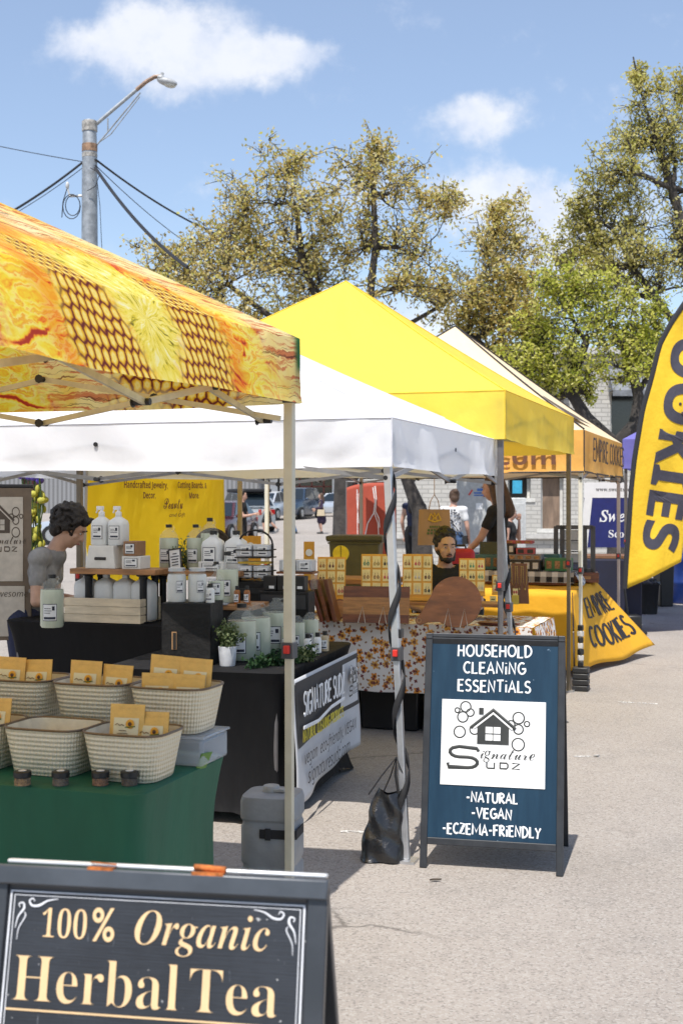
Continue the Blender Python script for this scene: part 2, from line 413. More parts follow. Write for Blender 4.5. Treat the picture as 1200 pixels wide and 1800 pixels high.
xs = [-700, -60, -20, -5, 5, 20, 60, 700]
g.add([(x, y, gz(y)) for y in ys for x in xs], [(j*8+i, j*8+i+1, (j+1)*8+i+1, (j+1)*8+i) for j in range(len(ys)-1) for i in range(7)])
tag(g.build('ground', asphalt(), smooth=0), kind='structure')
# litter on the asphalt
lm = mat('dead_leaf', (.09, .07, .05), .8)
for i, (px, py, l) in enumerate([(765, 1549, 'small dark curled leaf on the asphalt below the blue sandwich board'), (1048, 1330, 'pale scrap on the asphalt right of the blue sandwich board')]):
    p = onz(px, py, .002); m = MB()
    m.grid(lambda u, v: ((u-.5)*.05, (v-.5)*.018*math.sin(math.pi*min(max(u, .05), .95)), .004+.006*abs(v-.5)*2), 8, 4)
    tag(m.build('dead_leaf', lm if i == 0 else mat('scrap', (.5, .48, .45)), loc=p, rz=.3*i+.2), l, 'leaf' if i == 0 else 'scrap')

wm, nt, o = newmat('worn_paint'); p = nd(nt, 'NewGeometry', None, 0)
bs = nd(nt, 'BsdfPrincipled', {'Base Color': (.62, .60, .57, 1), 'Roughness': .8, 'Alpha': sstep(nt, noise(nt, p, 26, 5, .7), .46, .60)}); nt.links.new(bs, o.inputs[0])
for px, py, w, d_, rz in ((622, 1463, .13, .035, -.1), (1030, 1330, .16, .03, .1), (1120, 1236, .3, .05, -.3)):
    m = MB(); m.box((0, 0, .003), (w, d_, .002)); tag(m.build('road_marking', wm, loc=onz(px, py, 0), rz=rz, smooth=0), kind='structure')
# ================================================================ tents
steel = mat('steel', (.52, .53, .55), .38, .75, .08)
white_post = mat('white_post', (.66, .64, .56), .42, 0, .06)
cream_post = mat('cream_post', (.60, .55, .42), .45, 0, .06)
dark_post = mat('dark_post', (.16, .15, .15), .4, .4, .1)
tan_post = mat('tan_post', (.40, .33, .24), .45, 0, .08)
brown_post = mat('brown_post', (.19, .15, .10), .45, .2, .1)
pink_post = mat('pink_post', (.50, .41, .36), .45, 0, .06)
blackp = mat('black_plastic', (.012, .012, .013), .45, 0, .2)
strapm = mat('strap', (.014, .014, .016), .75, 0, .2)
redp = mat('red_plastic', (.62, .03, .02), .4, 0, .1)
def beam(mb, p0, p1, w, d=None, mi=0, up=(0, 1, 0)):
    p0 = Vector(p0); p1 = Vector(p1); t = (p1-p0).normalized(); d = d or w
    a = Vector(up); a = (a-t*a.dot(t))
    a = a.normalized() if a.length > 1e-4 else t.orthogonal().normalized()
    b = t.cross(a); vs = []
    for p in (p0, p1):
        for sx, sy in ((-1, -1), (1, -1), (1, 1), (-1, 1)): vs.append(p+b*(sx*w/2)+a*(sy*d/2))
    mb.add(vs, [(0, 3, 2, 1), (4, 5, 6, 7), (0, 1, 5, 4), (1, 2, 6, 5), (2, 3, 7, 6), (3, 0, 4, 7)], mi)
def tent(name, label, NR, Wd, D, zb, zt, pk, canmat, postmats, trussmat, inset=0.0, seam=None, sag=.10, splay=0.0, nX=2, clip=None, amp=.11, wr=.012, seed=1, zlow=None, mats_extra=None, facemat=None, roofmat=None, piping=None):
    root = thing(name, label, 'canopy tent', (NR[0], NR[1], 0), RZ, 'canopy tents along the row')
    rr = random.Random(seed); ph = [rr.uniform(0, 6.28) for _ in range(12)]
    cn = [(-Wd, 0), (0, 0), (0, D), (-Wd, D)]; P = Vector((-Wd/2, D/2, pk))
    mb = MB()
    for k in range(4):
        A = Vector((*cn[k], 0)); B = Vector((*cn[(k+1) % 4], 0)); L = (B-A).length
        out = Vector(((B-A).y, -(B-A).x, 0)).normalized()
        slope = math.hypot(pk-zt, L/2)
        def rf(u, v, A=A, B=B, L=L, out=out, k=k):
            e = A.lerp(B, u); e.z = zt
            p = e.lerp(P, v)
            hip = abs(2*u-1)                      # 1 on the hips
            mid = 1-hip**3
            p.z -= sag*math.sin(math.pi*min(1, v*1.02))*(.25+.75*mid)*(1-v*.4)
            p.z += wr*.8*math.sin(u*L*7+ph[k]+v*4)*mid*math.sin(math.pi*v) + wr*.5*math.sin(u*19+v*11+ph[k+4])*mid*(1-v)*min(1, v*6)
            p -= out*inset*max(0, math.sin(math.pi*u))**.7*(1-v)
            uc = min(u, 1-u); p.z += wr*.7*math.sin(uc*95+ph[k])*math.exp(-uc*9)*(1-v)*v*4*min(1, uc*12)
            return p
        mb.grid(rf, 36, 26, (facemat or {}).get(('r', k), 0), uv=lambda u, v, L=L, sl=slope: ((1-(u*(1-v)+.5*v))*L, zt-zb+v*sl))
        def vf(u, v, A=A, B=B, L=L, out=out, k=k):
            p = A.lerp(B, u); p.z = zb+(zt-zb)*v
            e = math.sin(math.pi*u)
            w_ = wr*(math.sin(u*L*5.2+ph[k])+.6*math.sin(u*L*11.7+ph[k+4]+v*2))*(1-v)*min(1, e*4)
            uc = min(u, 1-u); w_ += wr*.8*math.sin(uc*80+v*5+ph[k+2])*math.exp(-uc*8)*v*(1-v)*4*min(1, uc*14)
            p += out*(w_+.004*(1-v)+(.006 if v < .12 else 0)-inset*max(0, e)**.7*v**1.25)
            p.z -= .012*e*(1-v)+.006*math.sin(u*L*4+ph[k+8])*(1-v)*e
            return p
        mb.grid(vf, 60, 8, (facemat or {}).get(('v', k), 0), uv=lambda u, v, L=L: ((1-u)*L, (zt-zb)*v))
    can = mb.build('canopy', [canmat]+(mats_extra or []), root, smooth=38)
    if inset:
        b = bmesh.new(); b.from_mesh(can.data); bmesh.ops.remove_doubles(b, verts=b.verts, dist=.004)
        for e in b.edges: e.smooth = True
        b.to_mesh(can.data); b.free()
    if seam is not None:
        sm = MB()
        for k in range(4):
            A = Vector((*cn[k], 0)); B = Vector((*cn[(k+1) % 4], 0)); out = Vector(((B-A).y, -(B-A).x, 0)).normalized()
            sm.tube([A.lerp(B, i/30)+out*.001+Vector((0, 0, zt)) for i in range(31)], .0035, 5)
            q = []
            for i in range(15):
                v = i/14; e = Vector((*cn[k], zt)).lerp(P, v); e.z += .001-sag*math.sin(math.pi*min(1, v*1.02))*.25*(1-v*.4); q.append(e)
            sm.tube(q, .005, 5); sm.tube([Vector((*cn[k], zb))+out*.001, Vector((*cn[k], zt))+out*.001], .004, 5)
        sm.build('seam', seam, can)
    if piping is not None:
        pm = MB()
        for k in range(4):
            A = Vector((*cn[k], 0)); B = Vector((*cn[(k+1) % 4], 0)); mid = A.lerp(B, .5)
            out = Vector(((B-A).y, -(B-A).x, 0)).normalized()*.012
            pm.tube([A+out+Vector((0, 0, zb-.004)), mid+out+Vector((0, 0, zb-.012)), B+out+Vector((0, 0, zb-.004))], .008, 6)
            pm.tube([Vector((*cn[k], zb)), Vector((*cn[k], zt))], .006, 6)
            q = []
            for i in range(15):
                v = i/14; e = Vector((*cn[k], zt)).lerp(P, v); e.z += .008-sag*math.sin(math.pi*min(1, v*1.02))*.25*(1-v*.4); q.append(e)
            pm.tube(q, .007, 6)
        pm.build('piping', piping, can)
    legs = []
    zl = zlow if zlow else zt-.06
    for k in range(4):
        sx = 1 if cn[k][0] == 0 else -1; sy = 1 if cn[k][1] > 0 else -1
        i = .034 if not inset else .030
        tp = Vector((cn[k][0]-sx*i, cn[k][1]-sy*i, zl)); bt = Vector((cn[k][0]-sx*i+sx*splay, cn[k][1]-sy*i+sy*splay, 0.012))
        lo = tp.lerp(bt, .53)
        m = MB(); beam(m, tp, lo, .036); 
        pmat = postmats[k] if isinstance(postmats, (list, tuple)) else postmats
        lg = m.build('leg', pmat, root, bevel=.004, smooth=0)
        m = MB(); beam(m, tp.lerp(bt, .50), bt, .029); m.build('inner_leg', pmat, lg, bevel=.003, smooth=0)
        m = MB(); m.box((bt.x, bt.y, .006), (.09, .09, .012)); m.build('foot_plate', steel, lg, smooth=0)
        m = MB(); m.box((lo.x, lo.y, lo.z+.02), (.048, .048, .06)); m.box((lo.x, lo.y-.028, lo.z+.025), (.022, .02, .03), 1)
        m.build('catch', [mat('bracket', (.06, .06, .065), .5), clip or redp], lg, bevel=.003, smooth=0)
        m = MB(); m.box((tp.x, tp.y, tp.z-.01 if not inset else tp.z-.10), (.046, .046, .07) if not inset else (.042, .042, .05))
        if inset: beam(m, (tp.x, tp.y, tp.z-.12), (tp.x-sx*.10, tp.y-sy*.02, tp.z-.12), .02); beam(m, (tp.x, tp.y, tp.z-.15), (tp.x-sx*.02, tp.y-sy*.10, tp.z-.15), .02)
        m.box((tp.x, tp.y, tp.z-.012 if not inset else tp.z-.17), (.044, .044, .06)); m.build('bracket', mat('bracket', (.06, .06, .065), .5), lg, bevel=.004, smooth=0)
        legs.append((lg, tp, bt))
    for k in range(4):
        A = Vector((*cn[k], 0)); B = Vector((*cn[(k+1) % 4], 0)); out = Vector(((B-A).y, -(B-A).x, 0)).normalized()
        A -= out*(.03+inset*.9); B -= out*(.03+inset*.9); t = (B-A).normalized(); A += t*.03; B -= t*.03
        m = MB(); zc = zl-amp-.01-inset*.75
        for i in range(nX):
            a = A.lerp(B, i/nX); b = A.lerp(B, (i+1)/nX)
            for s, off in ((1, .008), (-1, -.008)):
                s2 = s if i % 2 == 0 else -s
                beam(m, a+Vector((0, 0, zc-s2*amp))+out*off, b+Vector((0, 0, zc+s2*amp))+out*off, .020, .012, 0, up=out)
            c = a.lerp(b, .5); 
            for q in (c+Vector((0, 0, zc)), b+Vector((0, 0, zc+amp)), b+Vector((0, 0, zc-amp))):
                m.tube([q-out*.028, q+out*.028], .011, 8, 1); m.tube([q-out*.032, q-out*.028], .017, 8, 1)
        m.build('truss', [trussmat, blackp], root, smooth=30)
    m = MB()                                    # roof struts to the peak
    for k in range(4):
        mid = Vector((*cn[k], 0)).lerp(Vector((*cn[(k+1) % 4], 0)), .5)
        mv = (Vector((P.x, P.y, 0))-mid).normalized()*(.08+inset*2); beam(m, (mid.x+mv.x, mid.y+mv.y, zl-.03-inset), (P.x, P.y, zt+.05), .018, .012)
    m.tube([(P.x, P.y, zt-.1), (P.x, P.y, pk-.06)], .018, 8)
    m.build('centre_strut', trussmat, root)
    return root, can, legs

def sunflower_print():
    m, nt, o = newmat('sunflower_print')
    uv = nd(nt, 'UVMap', None, 0); s = sepx(nt, uv); u, v = s[0], s[1]
    P0 = comb(nt, u, v)
    wn = noise(nt, P0, 5.5, 4, .6, out=1)
    wv = nd(nt, 'VectorMath', {0: wn, 1: (.5, .5, .5)}, 0, operation='SUBTRACT')
    PW = nd(nt, 'VectorMath', {0: P0, 1: nd(nt, 'VectorMath', {0: wv, 'Scale': .10}, 0, operation='SCALE')}, 0, operation='ADD')
    def polar(c):
        dd = nd(nt, 'VectorMath', {0: PW, 1: (c[0], c[1], 0)}, 0, operation='SUBTRACT'); q = sepx(nt, dd)
        r = nd(nt, 'VectorMath', {0: dd}, 1, operation='LENGTH'); return r, ma(nt, 'ARCTAN2', q[1], q[0])
    # one big flower printed over the whole side: pale heart, honeycomb seeds around it, flame petals beyond
    blot = noise(nt, PW, 3.2, 3, .5); C = (1.10, .19)
    dd = nd(nt, 'VectorMath', {0: nd(nt, 'VectorMath', {0: PW, 1: (C[0], C[1], 0)}, 0, operation='SUBTRACT'), 1: (1.0, 1.25, 1)}, 0, operation='MULTIPLY'); q = sepx(nt, dd)
    r0_ = nd(nt, 'VectorMath', {0: dd}, 1, operation='LENGTH'); a = ma(nt, 'ARCTAN2', q[1], q[0])
    r = ma(nt, 'ADD', r0_, ma(nt, 'MULTIPLY', ma(nt, 'SUBTRACT', noise(nt, P0, 4.2, 4, .6), .5), .34))
    # flames and petals: noise drawn out along the radius
    fl = noise(nt, comb(nt, ma(nt, 'MULTIPLY', a, 9.0), ma(nt, 'MULTIPLY', r, 5.0), 2.0), 1.0, 4, .55, 1.6)
    flame = ramp(nt, fl, [(.30, (.45, .04, .015)), (.37, (.88, .20, .02)), (.43, (.95, .52, .03)), (.49, (.96, .78, .05)), (.56, (.97, .86, .22)), (.60, (.92, .40, .03)), (.66, (.96, .76, .06)), (.75, (.85, .18, .02))])
    # further out: yellow and peach with thin oxblood lines sweeping down the row
    st = noise(nt, nd(nt, 'Mapping', {'Vector': PW, 'Scale': (2.0, 30, 1)}), 1.6, 5, .6, .6)
    yel = ramp(nt, blot, [(.3, (.92, .62, .08)), (.45, (.95, .78, .30)), (.58, (.96, .84, .45)), (.7, (.94, .60, .14))])
    outer = mix(nt, ma(nt, 'MULTIPLY', sstep(nt, st, .51, .58), .8), yel, (.62, .10, .03))
    outer = mix(nt, ma(nt, 'MULTIPLY', sstep(nt, noise(nt, nd(nt, 'Mapping', {'Vector': PW, 'Scale': (1.5, 55, 1), 'Location': (3, 1, 0)}), 1.5, 4, .6, .9), .59, .64), .85), outer, (.13, .03, .02))
    c = mix(nt, sstep(nt, ma(nt, 'ADD', r, ma(nt, 'MULTIPLY', v, .55)), .78, 1.05), flame, outer)
    red = sstep(nt, ma(nt, 'ABSOLUTE', ma(nt, 'SUBTRACT', r, .56)), .10, .0)
    c = mix(nt, ma(nt, 'MULTIPLY', red, .55), c, (.95, .25, .03), 'MULTIPLY')
    # honeycomb
    hp = nd(nt, 'VectorMath', {0: nd(nt, 'VectorMath', {0: P0, 1: nd(nt, 'VectorMath', {0: wv, 'Scale': .075}, 0, operation='SCALE')}, 0, operation='ADD'), 1: (24.0, 20.0, 0)}, 0, operation='MULTIPLY')
    hp = nd(nt, 'VectorMath', {0: hp, 1: (200, 173.2051*2, 0)}, 0, operation='ADD'); RR_ = (1, 1.7320508, 1)
    ha = nd(nt, 'VectorMath', {0: nd(nt, 'VectorMath', {0: hp, 1: RR_}, 0, operation='MODULO'), 1: (.5, .8660254, 0)}, 0, operation='SUBTRACT')
    hb = nd(nt, 'VectorMath', {0: nd(nt, 'VectorMath', {0: nd(nt, 'VectorMath', {0: hp, 1: (.5, .8660254, 0)}, 0, operation='SUBTRACT'), 1: RR_}, 0, operation='MODULO'), 1: (.5, .8660254, 0)}, 0, operation='SUBTRACT')
    hd = []
    for h_ in (ha, hb):
        h3 = sepx(nt, nd(nt, 'VectorMath', {0: h_}, 0, operation='ABSOLUTE')); hd.append(ma(nt, 'MAXIMUM', h3[0], ma(nt, 'ADD', ma(nt, 'MULTIPLY', h3[0], .5), ma(nt, 'MULTIPLY', h3[1], .8660254))))
    ve = ma(nt, 'SUBTRACT', .5, ma(nt, 'MINIMUM', hd[0], hd[1]))
    cell = ramp(nt, ve, [(.0, (.12, .02, .02)), (.06, (.22, .04, .02)), (.12, (.72, .36, .02)), (.22, (.92, .62, .05)), (.34, (.95, .80, .28)), (.48, (.95, .72, .12))])
    ringm = ma(nt, 'MULTIPLY', sstep(nt, r, .13, .20), sstep(nt, r, .54, .46))
    side = sstep(nt, ma(nt, 'ADD', ma(nt, 'ABSOLUTE', q[0]), ma(nt, 'MULTIPLY', q[1], -.35)), .10, .20)
    c = mix(nt, ma(nt, 'MULTIPLY', ringm, side), c, cell)
    # pale heart with dark green dashes
    ds = noise(nt, comb(nt, ma(nt, 'MULTIPLY', a, 7.0), ma(nt, 'MULTIPLY', r0_, 13.0), 7.0), 1.0, 4, .6, .8)
    heart = ramp(nt, ds, [(.30, (.07, .07, .02)), (.36, (.42, .36, .03)), (.43, (.86, .70, .06)), (.56, (.95, .84, .22)), (.68, (.96, .93, .58))])
    c = mix(nt, ma(nt, 'MAXIMUM', sstep(nt, r, .20, .14), ma(nt, 'MULTIPLY', ma(nt, 'MULTIPLY', sstep(nt, r, .46, .36), ma(nt, 'SUBTRACT', 1.0, side)), 1.0)), c, heart)
    hx = ma(nt, 'MULTIPLY', sstep(nt, u, 2.15, 2.3), sstep(nt, noise(nt, P0, 2.2, 2), .42, .55)); c = mix(nt, hx, c, cell)
    grn = ma(nt, 'MULTIPLY', sstep(nt, u, .05, .012), sstep(nt, v, .1, .14))
    c = mix(nt, grn, c, (.05, .25, .06))
    bp = nd(nt, 'Bump', {'Height': noise(nt, P0, 3, 3), 'Strength': .2, 'Distance': .05})
    b = nd(nt, 'BsdfPrincipled', {'Base Color': c, 'Roughness': .6, 'Normal': bp, 'Specular IOR Level': .3})
    t = nd(nt, 'BsdfTranslucent', {'Color': c})
    ms = nt.nodes.new('ShaderNodeMixShader'); ms.inputs[0].default_value = .42
    nt.links.new(b, ms.inputs[1]); nt.links.new(t, ms.inputs[2]); nt.links.new(ms.outputs[0], o.inputs[0])
    return m

T1 = (-.154-3*UX, 4.75-3*UY); T2 = (.225, 5.75); T3 = (1.0, 7.85); T4 = (2.1, 11.1)
tent('canopy_tent', 'canopy tent printed with yellow and orange sunflowers and honeycomb, nearest on the left', T1, 3, 3, 1.95, 2.19, 2.94,
     sunflower_print(), cream_post, mat('truss_cream', (.55, .50, .36), .45), inset=.11, sag=-.03, nX=3, amp=.085, wr=.006, seed=3, zlow=2.15)
whitef = fabric('white_canopy', (.93, .93, .945), .36, .25, 2.2, .02)
_, can2, legs2 = tent('canopy_tent', 'plain white slant leg canopy tent over the soap stall', T2, 3.0, 2.5, 1.74, 1.96, 2.68, whitef, steel, mat('truss_grey', (.30, .30, .31), .4, .5),
     sag=.09, splay=.13, nX=2, wr=.022, seed=5, seam=mat('seam_white', (.62, .62, .65), .8), zlow=1.87, amp=.085)
yelf = fabric('yellow_canopy', (.97, .76, .12), .42, .35, 2.2, .03)
_, can3, legs3 = tent('canopy_tent', 'plain bright yellow canopy tent over the jewelry stall', T3, 3.0, 2.88, 1.96, 2.26, 3.24, yelf, [brown_post, dark_post, brown_post, tan_post], mat('truss_grey', (.3, .3, .31)), sag=.08, seam=mat('seam_yellow', (.72, .48, .03), .8), wr=.015, seed=9, amp=.075, zlow=2.19)
creamf = fabric('cream_canopy', (.90, .74, .50), .25, .4, 2.4, .04)
orangef = fabric('apricot_valance', (.90, .50, .13), .28, .5, 2.4, .06)
R4, can4, legs4 = tent('canopy_tent', 'cream and apricot canopy tent with dark piping over the cookie stall', T4, 3.0, 3.0, 1.83, 2.19, 3.34, creamf, [white_post, white_post, pink_post, tan_post], mat('truss_grey', (.3, .3, .31)),
     sag=.09, wr=.012, seed=13, zlow=2.0, mats_extra=[orangef, mat('roof_brown', (.10, .07, .05), .7)], facemat={('v', 0): 1, ('v', 1): 1}, piping=mat('piping', (.025, .02, .02), .6))
# dark print on the cookie tent roof (its right face): a brown band along the hip
SG = .09
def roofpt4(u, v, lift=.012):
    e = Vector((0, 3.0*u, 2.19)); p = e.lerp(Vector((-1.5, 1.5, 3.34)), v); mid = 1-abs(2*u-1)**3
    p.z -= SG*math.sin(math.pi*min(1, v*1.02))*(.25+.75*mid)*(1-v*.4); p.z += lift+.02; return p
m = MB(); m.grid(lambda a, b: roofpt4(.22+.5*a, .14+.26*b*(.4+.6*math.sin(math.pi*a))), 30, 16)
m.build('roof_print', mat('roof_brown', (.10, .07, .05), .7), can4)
ink = mat('ink', (.018, .013, .014), .6)
m = MB(); RM = Matrix(((0, 0, 1, .045), (1, 0, 0, 0), (0, 1, 0, 0), (0, 0, 0, 1)))     # right face: text x runs down the row, normal +x
strokes(m, 'EMPIRE COOKIES', .28, 2.75, 1.93, .20, RM, .012, gap=.2)
m.build('lettering', ink, can4, smooth=40)
m = MB(); NM = Matrix(((1, 0, 0, -3), (0, 0, -1, -.035), (0, 1, 0, 0), (0, 0, 0, 1)))
fit_text(m, '𝗲𝗺𝗽𝗶𝗿𝗲𝗰𝗼𝗼𝗸𝗶𝗲𝘀', .12, 2.14, 1.89, NM, hgt=.17); fit_text(m, '.𝗰𝗼𝗺', 2.19, 2.76, 1.89, NM, hgt=.125)
m.build('lettering', mat('brown_ink', (.16, .07, .04), .6), can4, smooth=0)
# a fifth, violet tent past the cookie stall; only its near left part shows
violet = fabric('violet_canopy', (.20, .19, .55), .25, .3)
tent('canopy_tent', 'violet blue canopy tent beyond the cookie stall, mostly behind the yellow feather flag', (6.2, 14.35), 3.0, 3.0, 1.95, 2.3, 3.3, violet, dark_post, dark_post, seed=21)

# straps and marks on the white tent's lane side legs
def spiral_strap(leg, tp, bt, turns, rad, name='strap', ph=0.0, t0=.04, t1=.93):
    m = MB(); n = turns*16; T = (bt-tp); pts = []
    ax = T.normalized(); a = ax.orthogonal().normalized(); b = ax.cross(a)
    vs = []; fs = []
    for i in range(n+1):
        t = t0+(t1-t0)*i/n; an = 2*math.pi*turns*i/n+ph
        rr = rad*1.18
        c = tp+T*t+(a*math.cos(an)+b*math.sin(an))*rr
        vs += [c-ax*.035, c+ax*.035]
        if i: fs.append((2*i-2, 2*i-1, 2*i+1, 2*i))
    m.add(vs, fs)
    o = m.build(name, strapm, leg, smooth=60)
    md = o.modifiers.new('t', 'SOLIDIFY'); md.thickness = .003
    return o
spiral_strap(legs2[1][0], legs2[1][1], legs2[1][2], 4, .026, ph=1.2)
spiral_strap(legs2[2][0], legs2[2][1], legs2[2][2], 4, .026, ph=.3)
m = MB(); q = legs2[1][1].lerp(legs2[1][2], .47)
m.box((q.x+.028, q.y-.01, q.z), (.012, .05, .04), 0); m.build('buckle', blackp, legs2[1][0], bevel=.003)
m = MB(); fit_text(m, '𝐆', 2.40, 2.445, 1.775, RM, ); m.build('letter_mark', mat('red_print', (.6, .05, .06)), can2, smooth=0)

# ================================================================ sandwich boards
def board_frame(root, Wd, H, lean, back, frame, panel, panelmats, zb=.10, fw=.03, rear_mat=None):
    """front leaf from the ground to the hinge; returns the leaf's plane: x across, y up the slope from its feet"""
    L = math.hypot(H, lean)
    F = Matrix(((1, 0, 0, 0), (0, lean/L, -H/L, 0), (0, H/L, lean/L, 0), (0, 0, 0, 1)))
    m = MB(F); t = .022
    for s in (-1, 1): m.box((s*(Wd/2-fw/2), L/2, 0), (fw, L, t))
    m.box((0, L-fw*.3, .002), (Wd-2*fw, fw*.6, t)); m.box((0, zb+fw/2, .002), (Wd-2*fw, fw, t))
    m.build('frame', frame, root, bevel=.003, smooth=0)
    m = MB(F); m.box((0, (zb+fw+L-fw*.6)/2, -.001), (Wd-2*fw+.004, L-zb-1.6*fw+.004, .008)); pn = m.build('panel', panelmats, root, smooth=0)
    Lb = math.hypot(H, back-lean)
    B = Matrix(((1, 0, 0, 0), (0, -(back-lean)/Lb, H/Lb, back), (0, H/Lb, (back-lean)/Lb, 0), (0, 0, 0, 1)))
    m = MB(B)
    for s in (-1, 1): m.box((s*(Wd/2-fw/2), Lb/2-.005, -.012), (fw, Lb-.01, t))
    m.box((0, Lb-fw/2-.012, -.014), (Wd-2*fw, fw, t)); m.box((0, zb+fw/2, -.014), (Wd-2*fw, fw, t))
    rl = m.build('rear_leaf', frame, root, bevel=.003, smooth=0)
    m = MB(B); m.box((0, (zb+Lb)/2, -.014), (Wd-2*fw+.004, Lb-zb-2*fw+.004, .008)); m.build('rear_panel', rear_mat or panelmats, rl, smooth=0)
    m = MB()
    for s in (-1, 1):
        m.tube([(s*(Wd/2-.05), lean*.52, H*.45), (s*(Wd/2-.05), back-(back-lean)*.45-.01, H*.45)], .005, 6)
    m.build('stay', steel, root)
    return F, L, pn
def F2(F, dz): return F @ Matrix.Translation((0, 0, dz))
def blue_panel_mat():
    m, nt, o = newmat('blue_board')
    p = nd(nt, 'TexCoord', None, 3)
    n1 = noise(nt, nd(nt, 'Mapping', {'Vector': p, 'Scale': (9, 3, 1)}), 3, 6, .65)
    c = mix(nt, sstep(nt, n1, .35, .7), (.006, .030, .060), (.009, .040, .076))
    c = mix(nt, sstep(nt, noise(nt, p, 55, 2, .5), .74, .78), c, (.12, .18, .24))
    b = nd(nt, 'BsdfPrincipled', {'Base Color': c, 'Roughness': ma(nt, 'ADD', .42, ma(nt, 'MULTIPLY', n1, .2)), 'Specular IOR Level': .35})
    nt.links.new(b, o.inputs[0]); return m
A_ = Vector((.347, 5.54, 0)); B_ = Vector((.926, 5.41, 0)); c = (A_+B_)/2
HS = thing('sandwich_board', 'blue sandwich board lettered HOUSEHOLD CLEANING ESSENTIALS with a white logo card', 'sandwich board', c, math.atan2(B_.y-A_.y, B_.x-A_.x))
chalk = mat('white_paint', (.78, .79, .80), .55, var=.06); dkframe = mat('board_frame', (.028, .031, .036), .5, .1, .2)
F, L, pn = board_frame(HS, .612, .995, .19, .50, dkframe, None, blue_panel_mat(), rear_mat=mat('grey_back', (.35, .36, .38)))
m = MB(); Z = F2(F, .0045)
for s, yc, w, h in [('HOUSEHOLD', .940, .325, .050), ('CLEANiNG', .866, .27, .050), ('ESSENTiALS', .787, .318, .050), ('-NATURAL', .308, .22, .042), ('-VEGAN', .243, .172, .042), ('-ECZEMA-FRiENDLY', .172, .42, .044)]:
    strokes(m, s, -w/2, w/2, yc-h/2+.0, h, Z, .0038, jit=.05)
m.build('lettering', chalk, pn, smooth=50)
m = MB(); m.box((0, .540, .0045), (.452, .368, .004), M=F); cardp = m.build('logo_card', mat('white_card', (.80, .80, .79), .4, var=.02), pn, smooth=0)
m = MB(); house_logo(m, .0, .515, .405, F2(F, .0068), 0, 1); m.build('logo', [mat('logo_ink', (.035, .037, .035), .5), mat('white_card', (.8, .8, .79))], cardp, smooth=45)

# near board: black, gilt letters
def black_panel_mat():
    m, nt, o = newmat('black_board')
    p = nd(nt, 'TexCoord', None, 3)
    n1 = noise(nt, p, 4, 7, .7); n2 = noise(nt, nd(nt, 'Mapping', {'Vector': p, 'Scale': (2, 2, 45)}), 6, 3, .5)
    c = mix(nt, sstep(nt, n1, .35, .75), (.018, .020, .025), (.030, .034, .042))
    c = mix(nt, sstep(nt, noise(nt, p, 75, 2, .6), .735, .76), c, (.4, .4, .4))
    c = mix(nt, ma(nt, 'MULTIPLY', sstep(nt, noise(nt, nd(nt, 'Mapping', {'Vector': p, 'Scale': (30, 4, 4), 'Rotation': (0, .6, 0)}), 8, 3, .6), .69, .75), .5), c, (.25, .27, .3))
    bp = nd(nt, 'Bump', {'Height': n2, 'Strength': .15, 'Distance': .01})
    b = nd(nt, 'BsdfPrincipled', {'Base Color': c, 'Roughness': .42, 'Normal': bp})
    nt.links.new(b, o.inputs[0]); return m
HT = thing('sandwich_board', 'black sandwich board lettered 100% Organic Herbal Tea in cream, nearest of all', 'sandwich board', (-.375, 2.17, 0), -.165)
slate = mat('slate_frame', (.042, .047, .055), .38, .1, .2, 6)
F, L, pn = board_frame(HT, .645, .905, .21, .55, slate, None, black_panel_mat(), fw=.036)
m = MB(F); m.box((0, L-.016, .014), (.648, .036, .014)); m.build('header_bar', mat('header', (.060, .068, .080), .35, .1, .2, 6), HT, bevel=.004)
m = MB(F); m.box((.01, L+.007, -.012), (.615, .008, .022)); m.build('top_rail', mat('alu', (.75, .75, .74), .35, .5, .05), HT, bevel=.003)
rust = mat('rust', (.42, .13, .03), .8, .2, .5, 40, .4)
for xx, ww, rh in ((-.105, .05, .0015), (.10, .06, .006)):
    m = MB(F)
    m.tube([(xx-ww/2, L+.012, .003), (xx+ww/2, L+.010, .003)], rh, 10); m.box((xx, L+.002, .012), (ww, .006, .018))
    m.build('hinge', rust, HT)
gilt = mat('cream_paint', (.72, .50, .27), .55, var=.06)
m = MB(); Z = F2(F, .0045); O = L+.002
fit_text(m, '𝟏𝟎𝟎', -.215, -.128, O-.128, Z, hgt=.053, offset=-.012); fit_text(m, '%', -.118, -.074, O-.128, Z, hgt=.058, offset=.012)
fit_text(m, '𝑶𝒓𝒈𝒂𝒏𝒊𝒄', -.035, .218, O-.130, Z, hgt=.060, offset=-.008)
fit_text(m, '𝐇𝐞𝐫𝐛𝐚𝐥', -.262, .055, O-.241, Z, hgt=.079, offset=-.013); fit_text(m, '𝐓𝐞𝐚', .075, .238, O-.241, Z, hgt=.074, offset=-.013)
m.add([(-.272, O-.258, 0), (.240, O-.258, 0), (.240, O-.2545, 0), (-.272, O-.2545, 0)], [(0, 1, 2, 3)], 0, Z)
m.build('lettering', gilt, pn, smooth=0)
m = MB()
for ins, w in ((.0, .0022), (.007, .0010)):
    x, t, b = .280-ins, L-.046-ins, .14+ins
    m.tube([(-x, b, 0), (-x, t, 0), (x, t, 0), (x, b, 0)], w, 6, 0, .3, (0, 0, 1), closed=True, M=Z)
